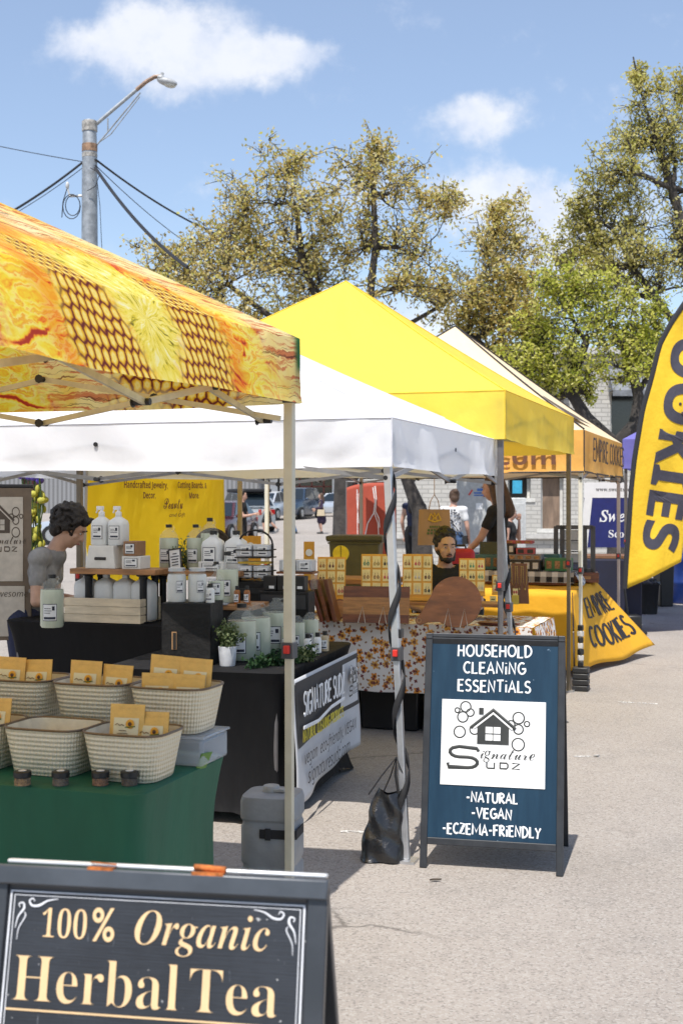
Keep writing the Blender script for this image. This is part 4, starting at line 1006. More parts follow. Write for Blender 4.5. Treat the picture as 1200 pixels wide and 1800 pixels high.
car('black suv parked beyond the shopper in the patterned white top', (.012, .013, .016), onroad(775, 40), .05, 4.6, 1.85, 1.75, 'suv')
# ================================================================ people
skinA = mat('skin_fair', (.50, .29, .21), .5, 0, .08, 20); skinB = mat('skin_tan', (.52, .31, .215), .5, 0, .08, 20)
hairD = mat('hair_dark', (.014, .010, .008), .6, 0, .35, 60, .4, 120); hairB = mat('hair_brown', (.075, .040, .022), .55, 0, .3, 50, .4, 120); hairG = mat('hair_greying', (.016, .013, .012), .6, 0, .6, 70)
eyew = mat('eye_white', (.7, .68, .65), .3); lipm = mat('lips', (.30, .10, .08), .5)
def cloth(name, c, rough=.85, sc=9): return mat('cloth_'+name, c, rough, 0, .22, sc, .9, 9)
def remesh(mb, voxel, it=6):
    me = bpy.data.meshes.new('b'); me.from_pydata(mb.v, [], mb.f)
    o = bpy.data.objects.new('b', me); COL.objects.link(o)
    r = o.modifiers.new('r', 'REMESH'); r.mode = 'VOXEL'; r.voxel_size = voxel; r.use_smooth_shade = True
    s = o.modifiers.new('s', 'SMOOTH'); s.factor = .5; s.iterations = it
    bpy.context.view_layer.update()
    out = bpy.data.meshes.new_from_object(o.evaluated_get(DG()))
    bpy.data.objects.remove(o); bpy.data.meshes.remove(me)
    return out
def link(name, me, m, parent):
    me.name = name; me.materials.clear(); me.materials.append(m)
    me.polygons.foreach_set('use_smooth', [True]*len(me.polygons))
    o = bpy.data.objects.new(name, me); COL.objects.link(o); o.parent = parent; return o
STAND = dict(head=(0, -.015, 1.565), neck=(0, .015, 1.43), chest=(0, .0, 1.25), waist=(0, .0, 1.06), pelvis=(0, .01, .94),
             sa=(-.17, .01, 1.375), sb=(.17, .01, 1.375), ea=(-.23, .02, 1.10), eb=(.23, .02, 1.10), wa=(-.235, -.07, .86), wb=(.235, -.07, .86),
             ha=(-.085, .01, .90), hb=(.085, .01, .90), ka=(-.095, -.015, .49), kb=(.095, -.015, .49), fa=(-.10, .02, .075), fb=(.10, .02, .075), face=(0, 0), )
def person(label, loc, rz, pose=None, skin=skinA, hair=hairD, hairstyle='short', top=None, topkind='tee', bottom=None, botkind='jeans', shoe=None, voxel=.016, scale=1.0, extras=None, bust=0.0, girth=1.0, beard=None, group='shoppers and passers-by'):
    root = thing('person', label, 'person', loc, rz, group); root.scale = (scale,)*3
    J = dict(STAND); J.update(pose or {}); V = {k: Vector(v) for k, v in J.items() if k != 'face'}
    yaw, pit = J['face']
    HM = Matrix.Translation(V['head']) @ Euler((pit, 0, yaw), 'ZYX').to_matrix().to_4x4()
    g = girth
    m = MB()
    def head(mb):
        M0 = mb.M; mb.M = M0 @ HM
        mb.ell((0, .012, .035), (.074, .092, .088), 16, 12); mb.ell((0, -.028, -.035), (.056, .058, .075), 14, 10)
        mb.ell((0, -.052, -.088), (.026, .024, .022), 10, 8)                       # chin
        mb.cap((0, -.083, .018), .008, (0, -.103, -.022), .0125, 8)                 # nose
        mb.ell((.011, -.094, -.024), (.008, .009, .007), 6, 5); mb.ell((-.011, -.094, -.024), (.008, .009, .007), 6, 5)
        mb.ell((0, -.083, -.052), (.021, .012, .007), 8, 6); mb.ell((0, -.081, -.063), (.019, .012, .008), 8, 6)
        mb.ell((0, -.070, .038), (.048, .018, .012), 10, 6)                        # brow
        for s in (-1, 1):
            mb.ell((s*.074, .008, -.005), (.010, .020, .030), 8, 7); mb.ell((s*.043, -.056, -.020), (.018, .016, .018), 8, 6)
        mb.M = M0
        mb.cap(V['neck']-Vector((0, 0, .02)), .056, HM @ Vector((0, .015, -.06)), .052, 12)
    head(m)
    ch, wa, pe = V['chest'], V['waist'], V['pelvis']
    def torso(mb, e=0.0):
        mb.ell(ch+Vector((0, .0, .04)), (.150*g+e, .100*g+e, .145+e), 14, 10); mb.ell((ch+wa)/2, (.135*g+e, .092*g+e, .15+e), 14, 10)
        mb.ell(wa, (.128*g+e, .092*g+e, .12+e), 14, 10); mb.ell(pe, (.150*g+e, .105*g+e, .11+e), 14, 10)
        mb.cap(V['sa'], .058+e, V['sb'], .058+e, 10); mb.cap(V['neck']-Vector((0, -.005, .05)), .075+e*.5, ch+Vector((0, 0, .06)), .10+e, 10)
        if bust:
            for s in (-1, 1): mb.ell(ch+Vector((s*.066, -.060*g, .02)), (.058+e, .045+e, .062+e), 10, 8)
    torso(m)
    for s in 'ab':
        m.cap(V['s'+s], .050*g, V['e'+s], .039*g, 10); m.cap(V['e'+s], .039*g, V['w'+s], .026, 10)
        m.cap(V['h'+s], .082*g, V['k'+s], .054*g, 12); m.cap(V['k'+s], .053*g, V['f'+s]*.55+V['k'+s]*.45, .052*g, 10); m.cap(V['k'+s], .052*g, V['f'+s], .034, 10)
        f = V['f'+s]; fd = V.get('t'+s, f+Vector((0, -.16, -.045))); m.cap(f+Vector((0, .03, -.035)), .034, fd, .026, 8)
        d = (V['w'+s]-V['e'+s]).normalized(); c = V['w'+s]+d*.055; m.cap(V['w'+s], .024, c, .027, 8); m.ell(c+d*.012, (.03, .024, .034), 8, 6)
    me = remesh(m, voxel, 5)
    fm = MB(); fm.mesh(me); bpy.data.meshes.remove(me)
    for s, sg in (('a', -1), ('b', 1)):                                            # five fingers on each hand
        d = (V['w'+s]-V['e'+s]).normalized(); side = d.cross(Vector((0, -1, 0)) if abs(d.y) < .8 else Vector((0, 0, 1))).normalized(); nrm = side.cross(d).normalized()
        c = V['w'+s]+d*.085
        for i, (o_, l_) in enumerate(((-.024, .052), (-.008, .064), (.008, .068), (.023, .058))):
            p = c+nrm*o_; q = p+d*l_*.55+side*.006; fm.tube([p-d*.03, p, q, p+d*l_*.9+side*.022], [.0095, .0095, .009, .007], 6)
        p = V['w'+s]+d*.045-nrm*.024; fm.tube([p, p-nrm*.022+d*.022, p-nrm*.028+d*.05], [.011, .0105, .008], 6)
    body = fm.build('body', skin, root, smooth=80)
    # face
    for s in (-1, 1):
        e = MB(HM); e.ell((s*.030, -.076, .012), (.0105, .007, .0045), 8, 6); e.ell((s*.030, -.081, .012), (.005, .004, .0042), 8, 6, 1); e.tube([(s*.013, -.089, .032), (s*.03, -.091, .037), (s*.046, -.083, .031)], [.003, .005, .003], 5, 2)
        e.build('eye', [eyew, blackp, hair], root)
    e = MB(HM); e.tube([(-.022, -.088, -.056), (-.008, -.096, -.055), (.008, -.096, -.055), (.022, -.088, -.056)], [.003, .006, .006, .003], 6); e.build('mouth', lipm, root)
    # hair
    h = MB(HM); rr = random.Random(len(label))
    if hairstyle in ('short', 'cap', 'bun', 'long', 'bald'):
        h.ell((0, .030, .058), (.084, .094, .086), 16, 12); h.ell((0, .06, .0), (.074, .06, .08), 12, 10)
        for s in (-1, 1): h.ell((s*.070, .012, .03), (.016, .035, .04), 8, 6)
        if hairstyle == 'short':
            for i in range(150):
                th = rr.uniform(0, 6.28); ph = rr.uniform(-.3, 1.5); v_ = Vector((math.cos(ph)*math.cos(th)*.084, .030+math.cos(ph)*math.sin(th)*.096, .062+math.sin(ph)*.092))
                if v_.y < -.035 and v_.z < .10: continue
                h.ell(v_, (rr.uniform(.008, .017),)*3, 6, 4)
        if hairstyle == 'long':
            for s in (-1, 1): h.cap((s*.06, .02, .05), .04, (s*.085, .03, -.16), .045, 10)
            h.cap((0, .07, .03), .075, (0, .09, -.24), .085, 12)
        if hairstyle == 'bun': h.ell((0, .10, .10), (.045, .045, .045), 10, 8)
    elif hairstyle == 'curly':
        h.ell((0, .03, .055), (.088, .10, .088), 16, 12); h.ell((0, .07, -.01), (.08, .065, .09), 12, 10)
        for i in range(520):
            th = rr.uniform(0, 6.28); ph = rr.uniform(-.9, 1.5); v_ = Vector((math.cos(ph)*math.cos(th)*rr.uniform(.094, .112), .035+math.cos(ph)*math.sin(th)*rr.uniform(.106, .124), .045+math.sin(ph)*rr.uniform(.094, .114)))
            if v_.y < -.045 and v_.z < .085: continue
            if v_.z < -.02 and v_.y < .035: continue
            h.ell(v_, (rr.uniform(.007, .015),)*3, 6, 4)
        for i in range(16): h.ell((rr.uniform(-.065, .065), rr.uniform(-.085, -.055), rr.uniform(.075, .115)), (rr.uniform(.012, .02),)*3, 7, 5)
    if hairstyle != 'curly':
        hm = remesh(h, max(.006, voxel*.55), 2)
    else: hm = remesh(h, .0065, 1)
    link('hair', hm, hair, root)
    if hairstyle == 'cap':
        c = MB(HM); c.lathe([(.094, .045), (.096, .07), (.08, .115), (.04, .14), (0, .145)], (0, .018, 0), 16); c.grid(lambda u, v: ((u-.5)*.15*(1-.25*v), -.06-.085*v, .052-.012*v-.03*(u-.5)**2*4), 8, 4)
        c.build('cap', blackp, root)
    if beard:
        b = MB(HM); b.ell((0, -.058, -.082), (.036, .030, .034), 12, 9); b.tube([(-.026, -.085, -.052), (-.012, -.098, -.043), (.012, -.098, -.043), (.026, -.085, -.052)], [.005, .007, .007, .005], 6)
        for s in (-1, 1): b.cap((s*.066, -.012, -.02), .010, (s*.045, -.05, -.085), .016, 8)
        link('beard', remesh(b, .006, 2), beard, root)
    # clothes
    if top is not None:
        t = MB(); e = .010; torso(t, e)
        if topkind != 'tank':
            for s in 'ab':
                k = .52 if topkind == 'tee' else 1.0
                p = V['s'+s].lerp(V['e'+s], k); t.cap(V['s'+s], .050*g+.004, p, .050*g+.006, 10)
                if topkind == 'long': t.cap(V['e'+s], .052*g, V['e'+s].lerp(V['w'+s], .9), .042, 10)
        if botkind == 'dress':
            t.cap(pe, .16*g, pe+Vector((0, .01, -.30)), .20*g, 14)
        tm = remesh(t, max(.010, voxel*.9), 3)
        # open the neckline
        bmx = bmesh.new(); bmx.from_mesh(tm); nk = V['neck']
        kill = [v for v in bmx.verts if (v.co-(nk+Vector((0, -.01, .055)))).length < .088]; bmesh.ops.delete(bmx, geom=kill, context='VERTS'); bmx.to_mesh(tm); bmx.free()
        link('shirt' if botkind != 'dress' else 'dress', tm, top, root)
    if bottom is not None:
        t = MB(); e = .016
        t.ell(pe+Vector((0, 0, .02)), (.150*g+e, .105*g+e, .10+e), 14, 10)
        for s in 'ab':
            t.cap(V['h'+s], .084*g+e, V['k'+s], .056*g+e, 12)
            if botkind == 'jeans': t.cap(V['k'+s], .056*g+e, V['f'+s]+Vector((0, 0, .03)), .042+e, 10)
        if botkind in ('skirt',): t.cap(pe, .15*g, pe+Vector((0, .02, -.38)), .20, 14)
        if botkind == 'shorts':
            pass
        link('trousers' if botkind == 'jeans' else botkind, remesh(t, max(.010, voxel*.9), 3), bottom, root)
    if shoe is not None:
        for s in 'ab':
            f = V['f'+s]; fd = V.get('t'+s, f+Vector((0, -.16, -.045))); t = MB(); t.cap(f+Vector((0, .03, -.032)), .042, fd, .034, 8); t.cap(f+Vector((0, .02, -.03)), .042, f+Vector((0, 0, .01)), .04, 8)
            t.build('shoe', shoe, root)
    return root, V, HM
black_c = cloth('black', (.013, .013, .014)); grey_c = cloth('grey', (.25, .245, .24)); navy_c = cloth('navy', (.02, .025, .06)); denim = cloth('denim', (.05, .10, .20)); white_sh = mat('white_shoe', (.6, .6, .6)); dkshoe = mat('dark_shoe', (.02, .02, .02))

# the soap seller: bent over her table, seen in profile
p0 = Vector((-1.93, 8.05, 0))
person('woman with short dark curly hair in a grey t-shirt bending over the soap stall', p0, R(84),
       dict(head=(.0, -.235, 1.405), neck=(0, -.135, 1.285), chest=(0, -.05, 1.10), waist=(0, .02, .95), pelvis=(0, .05, .86), sa=(-.165, -.085, 1.225), sb=(.165, -.085, 1.225),
            ea=(-.215, -.09, .965), eb=(.21, -.06, .96), wa=(-.16, -.31, .955), wb=(.15, -.28, .94), ha=(-.085, .06, .83), hb=(.085, .06, .83), ka=(-.1, .03, .46), kb=(.1, .03, .46), face=(.06, R(32))),
       skinB, hairD, 'curly', grey_c, 'tee', navy_c, 'jeans', dkshoe, voxel=.009, scale=1.0, bust=1, girth=.98, group='stall keepers')
# seated jewelry seller
r_, V_, HM_ = person('bearded man in a black t-shirt sitting behind the earring boards', Vector((.79, 9.75, .03)), R(6),
       dict(head=(0, -.02, 1.19), neck=(0, .02, 1.05), chest=(0, .02, .87), waist=(0, .05, .68), pelvis=(0, .06, .55), sa=(-.19, .02, 1.0), sb=(.19, .02, 1.0), ea=(-.25, -.06, .76), eb=(.25, -.06, .76), wa=(-.14, -.26, .72), wb=(.15, -.25, .72),
            ha=(-.1, .04, .52), hb=(.1, .04, .52), ka=(-.13, -.40, .50), kb=(.13, -.40, .50), fa=(-.13, -.36, .095), fb=(.13, -.36, .095), face=(.12, R(4))),
       skinB, hairG, 'short', black_c, 'tee', navy_c, 'jeans', dkshoe, voxel=.009, girth=1.12, beard=hairG, group='stall keepers')
ch_ = thing('folding_chair', 'dark folding chair under the bearded man at the jewelry stall', 'chair', (.79, 9.80, 0), R(6))
m = MB(); m.box((0, 0, .43), (.44, .42, .03)); m.build('seat', blackp, ch_, bevel=.008)
m = MB(); m.box((0, .23, .78), (.44, .025, .22)); m.build('backrest', blackp, ch_, bevel=.008)
for sx in (-1, 1):
    for sy in (-1, 1): m = MB(); m.tube([(sx*.2, sy*.2, .012), (sx*.2, sy*.19, .43)] + ([(sx*.2, .23, .88)] if sy > 0 else []), .012, 8); m.build('leg', steel, ch_)
# shoppers
person('long haired woman in a black dress browsing between the jewelry and cookie stalls', Vector((1.60, 13.2, 0)), R(-112), dict(head=(0, -.05, 1.60), eb=(.22, -.10, 1.12), wb=(.2, -.30, .93), ea=(-.22, -.06, 1.12), wa=(-.2, -.24, .92), face=(.1, R(14))), skinA, hairB, 'long', black_c, 'tee', None, 'dress', dkshoe, voxel=.014, scale=1.06, bust=1)
r_, V_, _ = person('woman seen from behind in a white patterned top, denim shorts and a black bag strap', Vector((1.82, 20.8, 0)), R(160), dict(face=(.5, .1)), skinA, hairB, 'bun', mat('floral_white', (.62, .62, .62), .8, 0, .0), 'tee', denim, 'shorts', white_sh, voxel=.018, scale=1.02, bust=1)
m = MB(); m.tube([(.14, .125, 1.40), (.02, .135, 1.22), (-.13, .12, 1.02), (-.17, .02, .95)], .012, 6, flat=.5); m.box((-.19, -.0, .90), (.06, .16, .13)); m.build('shoulder_bag', blackp, r_)
m = MB(); rr = random.Random(2)
for i in range(70):
    a = rr.uniform(-.13, .13); z = rr.uniform(.98, 1.38); m.box((a, math.sqrt(max(.001, 1-(a/.17)**2))*.125, z), (.018, .006, .024), rz=-a*3, ry=rr.uniform(0, 3))
m.build('shirt_print', mat('dark_print', (.06, .06, .07)), r_)
person('young woman with tied dark hair and bare shoulders raising a hand to her face', Vector((2.62, 20, -.20)), R(75), dict(eb=(.24, -.12, 1.16), wb=(.08, -.14, 1.42), face=(0, .1)), skinA, hairD, 'bun', black_c, 'tank', navy_c, 'jeans', dkshoe, voxel=.018, scale=1.0, bust=1)
person('woman in a purple tank top and sunglasses walking by the red banner', Vector((1.62, 34, 0)), R(10), dict(ka=(-.095, -.12, .49), fa=(-.1, -.06, .1)), skinA, hairB, 'cap', cloth('purple', (.13, .04, .13)), 'tank', denim, 'shorts', white_sh, voxel=.02)
person('woman in a dark sleeveless top with a pale bare arm beside the leaning trunk', Vector((1.34, 23.6, 0)), R(150), dict(), skinA, hairD, 'long', navy_c, 'tank', black_c, 'jeans', dkshoe, voxel=.02, scale=1.05)
person('man in a dark cap seen above the hanging paper bag', Vector((2.72, 38, 0)), R(0), {}, skinA, hairB, 'cap', cloth('teal', (.10, .20, .20)), 'tee', navy_c, 'jeans', dkshoe, voxel=.02, scale=1.08)
r_, V_, _ = person('dark haired man in a black t-shirt holding a drink by the tan tent pole', Vector(onroad(426, 31)), R(80), dict(ea=(-.23, -.06, 1.10), wa=(-.15, -.30, 1.14), eb=(.23, -.06, 1.10), wb=(.12, -.30, 1.16), face=(0, .1)), skinA, hairD, 'short', black_c, 'tee', black_c, 'jeans', dkshoe, voxel=.018, scale=1.05)
m = MB(); m.lathe([(.03, 0), (.038, .12), (.038, .125), (0, .126)], (0, -.42, 1.13), 12); m.build('drink_cup', mat('cup_red', (.4, .05, .04)), r_)
person('man in a black cap, black t-shirt and black shorts striding across the lot', Vector(onroad(470, 55)), R(-78), dict(ka=(-.095, -.16, .51), fa=(-.1, -.10, .08), kb=(.095, .10, .50), fb=(.1, .40, .20), tb=(.1, .32, .06), wa=(-.22, -.18, .88), wb=(.22, .12, .88)), skinA, hairB, 'cap', black_c, 'tee', black_c, 'shorts', mat('grey_shoe', (.2, .2, .2)), voxel=.02, scale=1.04, girth=1.08)
person('person in blue jeans and a dusty blue shirt half hidden by the nearest cream post', Vector(onroad(513, 55)), R(-70), dict(ka=(-.095, -.10, .5), fa=(-.1, -.08, .08), wb=(.2, -.25, 1.0), fb=(.1, .14, .09)), skinA, hairB, 'short', cloth('dusty', (.15, .19, .24)), 'tee', cloth('jeans', (.06, .15, .30)), 'jeans', dkshoe, voxel=.02, scale=1.04)
r_, V_, _ = person('woman in a dark dress carrying a cream shoulder bag across the lot', Vector(onroad(564, 55)), R(-85), dict(ka=(-.095, -.07, .49), wb=(.2, -.25, 1.05), wa=(-.2, -.2, 1.0)), skinA, hairB, 'long', cloth('plum', (.035, .02, .045)), 'long', cloth('plum', (.035, .02, .045)), 'skirt', dkshoe, voxel=.02, scale=1.03, bust=1)
m = MB(); m.box((.23, -.02, .88), (.10, .34, .26), top=(.8, .8)); m.tube([(.21, -.15, 1.0), (.17, -.02, 1.44), (.21, .12, 1.0)], .012, 6); m.build('shoulder_bag', mat('cream_bag', (.55, .45, .30)), r_, bevel=.01)

# ================================================================ stall furniture
blackcloth = mat('black_cloth', (.0075, .0075, .0085), .68, 0, .2, 6, .6, 5, spec=.18, stretch=(1, 1, .3))
greencloth = mat('green_cloth', (.016, .105, .058), .60, 0, .12, 5, .55, 4, spec=.35, stretch=(1, 1, .3))
def table_cover(parent, w, d, h, material, taper=.05, rad=.05, name='table_cover', flare=0.0):
    """stretch cover: taut top, sides drawn in, wrinkles gathering at the feet; near right corner of the top at the origin"""
    m = MB(); n = 18; nv = 22
    def corners(ins):
        pts = []
        x0, x1, y0, y1 = -w+ins, -ins, ins, d-ins
        for (cx_, cy_, a0) in ((x1-rad, y0+rad, -90), (x1-rad, y1-rad, 0), (x0+rad, y1-rad, 90), (x0+rad, y0+rad, 180)):
            for i in range(7): a = R(a0+15*i); pts.append(Vector((cx_+rad*math.cos(a), cy_+rad*math.sin(a))))
        return pts
    p_0 = corners(0); cnt = [max(1, int((p_0[(i+1) % 28]-p_0[i]).length/.05)) for i in range(28)]
    def outline(s, ins):
        pts = corners(ins); out = []
        for i in range(28): out += [pts[i].lerp(pts[(i+1) % 28], j/cnt[i]) for j in range(cnt[i])]
        return out
    rings = []
    for j in range(nv+1):
        v = j/nv; ins = taper*math.sin(math.pi*min(1, v*1.0))**.8*(1-.2*v) - flare*v
        base = outline(0, ins); z = h*(1-v); q = []
        for i, p in enumerate(base):
            t = i/len(base)*2*math.pi; c = Vector((-w/2, d/2)); dr = (p-c).normalized()
            # distance to the nearest corner drives the gathers
            cd_ = min((p-Vector(k)).length for k in ((0, 0), (0, d), (-w, 0), (-w, d)))
            wv_ = .018*math.sin(cd_*70+v*6)*math.exp(-cd_*5)*v**1.3*1.6+.006*math.sin(p.x*9+p.y*7+v*3)*v
            up = .06*v**6*min(1, cd_*4)
            q.append((p.x+dr.x*wv_, p.y+dr.y*wv_, z+up if v > .5 else z))
        rings.append(q)
    N = len(rings[0])
    top = [(p[0]*1.0, p[1], h) for p in rings[0]]
    r1 = [(-w/2+(p[0]+w/2)*(1-.016/w), d/2+(p[1]-d/2)*(1-.016/d), h+.006) for p in rings[0]]
    vs = r1+[p for r in rings for p in r]
    fs = [tuple(range(N))]
    for j in range(nv+1):
        for i in range(N): fs.append((j*N+i, (j+1)*N+i, (j+1)*N+(i+1) % N, j*N+(i+1) % N))
    m.add(vs, fs); return m.build(name, material, parent, smooth=60)
def table_legs(root, w, d, h):
    for x in (-w+.06, -.06):
        for y in (.06, d-.06):
            m = MB(); m.tube([(x, y, 0), (x, y, h-.02)], .014, 8); m.build('leg', dark_post, root)
paper = mat('label_white', (.74, .74, .73), .5, 0, .03); inkb = mat('label_ink', (.02, .022, .04), .5)
wood = mat('wood_warm', (.32, .15, .055), .45, 0, .35, 5, .2, stretch=(1, 6, 6)); wood_d = mat('wood_walnut', (.17, .052, .016), .32, 0, .35, 5, .15, stretch=(1, 7, 7)); wood_m = mat('wood_mid', (.40, .18, .05), .35, 0, .3, 6, .15, stretch=(1, 7, 7))
def curved_label(parent, r, z0, z1, ha, seed=0, rz=0.0, border=True):
    m = MB(); h = z1-z0; rr = random.Random(seed)
    def st(a0, a1, b0, b1, dr, mi): m.grid(lambda u, v: ((r+dr)*math.sin(rz+a0+(a1-a0)*u), -(r+dr)*math.cos(rz+a0+(a1-a0)*u), b0+(b1-b0)*v), 5, 1, mi)
    if border: st(-ha, ha, z0, z1, .0008, 1); st(-ha*.93, ha*.93, z0+h*.04, z1-h*.04, .0013, 0)
    else: st(-ha, ha, z0, z1, .001, 0)
    st(-ha*.8, ha*.8, z0+h*.10, z0+h*.24, .0018, 1)
    for k in range(3): b = z0+h*(.45+.13*k); st(-ha*.75, ha*rr.uniform(.0, .5), b, b+h*.035, .0018, 1)
    st(ha*.35, ha*.7, z0+h*.62, z0+h*.86, .002, 1)
    return m.build('label', [paper, inkb], parent, smooth=60)
def flat_label(parent, M, w, h, seed=0, dark=1, border=True):
    m = MB(M); rr = random.Random(seed)
    m.box((0, 0, 0), (w, h, .002), 1 if border else 0)
    if border: m.box((0, 0, .0012), (w*.92, h*.92, .002), 0)
    m.box((0, -h*.30, .0022), (w*.74, h*.13, .002), 1)
    for k in range(3): L = w*rr.uniform(.35, .7); m.box((-w*.36+L/2, h*(.0+.12*k), .0022), (L, h*.04, .002), 1)
    m.box((w*.22, h*.25, .0026), (w*.2, h*.2, .002), 1)
    return m.build('label', [paper, inkb], parent, smooth=0)
liq = mat('soap_pale', (.50, .54, .42), .16, 0, .06, 8, coat=.5); liqw = mat('soap_white', (.70, .70, .66), .3, 0, .04, coat=.3); clearg = glassmat('clear_glass', (.62, .65, .62), .13, .03); plasw = mat('milk_plastic', (.66, .67, .66), .4, 0, .04)
def growler(label, loc, h=.29, r=.078, capd=False, rz=0.0, li=None, fill=.68, grp='glass soap jugs', seed=0, lab=True, handle=True, name='glass_jug', cat='jug'):
    t = thing(name, label, cat, loc, rz, grp)
    f = fill*h
    m = MB(); m.lathe([(0, .002), (r*.9, .003), (r, .015), (r, f*.86), (r*.97, f), (0, f+.001)], n=24); m.build('liquid', li or liq, t, smooth=50)
    m = MB(); m.lathe([(r*.985, f+.002), (r*.93, f+h*.06), (r*.66, f+h*.14), (r*.32, f+h*.20), (r*.26, h*.93), (r*.30, h*.935), (r*.30, h*.96), (r*.25, h*.965)], n=24)
    if handle: m.tube([(r*.27, 0, h*.93), (r*.52, 0, h*.955), (r*.62, 0, h*.90), (r*.42, 0, h*.83)], .006, 6)
    m.build('neck', clearg, t, smooth=50)
    if capd: m = MB(); m.lathe([(r*.33, h*.93), (r*.34, h*1.0), (0, h*1.005)], n=16); m.build('cap', blackp, t, smooth=40)
    if lab: curved_label(t, r, h*.14, h*.46, .62, seed)
    return t
def facing(p, extra=0.0): return -math.atan2(p[0], p[1])*1.0+extra      # turned so that local -y looks back to where one stands in the lane

# ---- herb tea stall (under the sunflower tent)
OA = (-.57, 3.64)
TA = thing('folding_table', 'table with a dark green stretch cover under the tea baskets', 'table', (OA[0], OA[1], 0), RZ)
table_cover(TA, 1.83, .62, .75, greencloth, .03, .05); table_legs(TA, 1.7, .55, .72)
def basketmat():
    m, nt, o = newmat('embossed_metal')
    p = nd(nt, 'TexCoord', None, 3); s = sepx(nt, p)
    a = ma(nt, 'ADD', ma(nt, 'ADD', s[0], s[1]), ma(nt, 'MULTIPLY', s[2], 1.0)); b = ma(nt, 'SUBTRACT', ma(nt, 'ADD', s[0], s[1]), ma(nt, 'MULTIPLY', s[2], 1.0))
    h = ma(nt, 'MULTIPLY', ma(nt, 'SINE', ma(nt, 'MULTIPLY', a, 215.0)), ma(nt, 'SINE', ma(nt, 'MULTIPLY', b, 215.0)))
    bp = nd(nt, 'Bump', {'Height': h, 'Strength': .6, 'Distance': .004})
    c = mix(nt, noise(nt, p, 9, 4), (.68, .60, .43), (.78, .70, .53))
    nt.links.new(nd(nt, 'BsdfPrincipled', {'Base Color': c, 'Roughness': .42, 'Metallic': .15, 'Normal': bp}), o.inputs[0]); return m
bmat = basketmat(); bin_ = mat('basket_inside', (.72, .66, .50), .5)
def basket(label, x, y, z):
    t = thing('metal_basket', label, 'basket', row(OA, x, y, z), RZ, 'cream embossed tea baskets'); t.scale = (.89, .9, .95)
    m = MB(); m.lathe([(0, .002), (.118, .002), (.122, .008), (.150, .150)], n=56, sq=4.5, sx=1.0, sy=.80, caps=False); m.build('body', bmat, t, smooth=50)
    m = MB(); m.lathe([(.146, .150), (.119, .012), (0, .010)], n=56, sq=4.5, sx=1, sy=.80, caps=False); m.build('lining', bin_, t, smooth=50)
    m = MB(); pts = []
    for j in range(56):
        a = 2*math.pi*(j+.5)/56; ca, sa = math.cos(a), math.sin(a); q = (abs(ca)**4.5+abs(sa)**4.5)**(-1/4.5); pts.append((.150*ca*q, .12*sa*q, .151))
    m.tube(pts, .0042, 6, closed=True); m.build('rim', mat('rim_brown', (.17, .12, .075), .4, .5), t)
    return t
kraft = mat('kraft', (.70, .43, .11), .55, 0, .12, 12, .25, 20); creaml = mat('label_cream', (.72, .64, .40), .5, 0, .03); petal = mat('petal', (.75, .35, .02)); seedc = mat('seed', (.10, .04, .015)); leafg = mat('leaf_ink', (.06, .16, .04))
proto_pouch = None
def pouch(label, x, y, z, tilt=.12, yaw=0.0, s=1.0):
    global proto_pouch
    if proto_pouch is None:
        t = thing('tea_pouch', label, 'pouch', (0, 0, 0), 0, 'kraft tea pouches in the baskets'); proto_pouch = t
        m = MB(); w, h = .122, .185
        def f(u, v, s_): b = .020*(math.sin(math.pi*u)**.6)*max(0, 1-v*1.12)**.6*1.1; return ((u-.5)*w*(1-.012*math.sin(v*3)), s_*(b+.0012), v*h)
        m.grid(lambda u, v: f(u, v, -1), 12, 14); m.grid(lambda u, v: f(u, v, 1), 12, 14, flip=True)
        for zz in (h*.90, h*.93): m.box((0, 0, zz), (w*.98, .0046, .0012))
        m.build('bag', kraft, t, smooth=60)
        def g_(u, v): return (-.044+.088*u, f(.5+(-.044+.088*u)/w, .36+.40*v, -1)[1]-.0012, h*(.36+.40*v))
        m = MB(); m.grid(g_, 10, 8, 0)
        c0 = (.016, -.0, h*.655)
        for i in range(12):
            a = 6.283*i/12; m.ell((c0[0]+.0105*math.cos(a), -.0152+.001, c0[2]+.0105*math.sin(a)), (.0052, .0012, .0052), 6, 4, 1)
        m.ell((c0[0], -.0165, c0[2]), (.0065, .0015, .0065), 8, 5, 2)
        m.tube([(-.036, -.0158, h*.63), (-.028, -.0158, h*.66), (-.02, -.0158, h*.625), (-.012, -.0158, h*.645), (-.004, -.0158, h*.625)], .0012, 4, 2)
        m.tube([(.0, -.0155, h*.60), (.015, -.0155, h*.605), (.034, -.0155, h*.62)], .0016, 4, 3)
        for k in range(3): m.box((-.008, -.0190, h*(.44+.05*k)), (.05-.012*k, .001, .002), 2)
        m.build('label', [creaml, petal, seedc, leafg], t, smooth=60)
    else: t = dup(proto_pouch, (0, 0, 0), 0, label, 'kraft tea pouches in the baskets')
    t.location = row(OA, x, y, z); t.rotation_euler = (-tilt, random.uniform(-.05, .05), RZ+yaw); t.scale = (s,)*3
BK = [('empty cream basket in the front row of the tea table', -.400, .20, .757), ('cream basket with two tea pouches at the front right corner of the green table', -.128, .20, .757), ('cream basket cut by the left edge in the front row', -.672, .20, .757),
      ('middle cream basket of the rear row with two tea pouches', -.395, .475, .855), ('rear right cream basket with four tea pouches', -.115, .475, .855), ('rear left cream basket holding two tea pouches', -.675, .475, .855)]
for l, x, y, z in BK: basket(l, x, y, z)
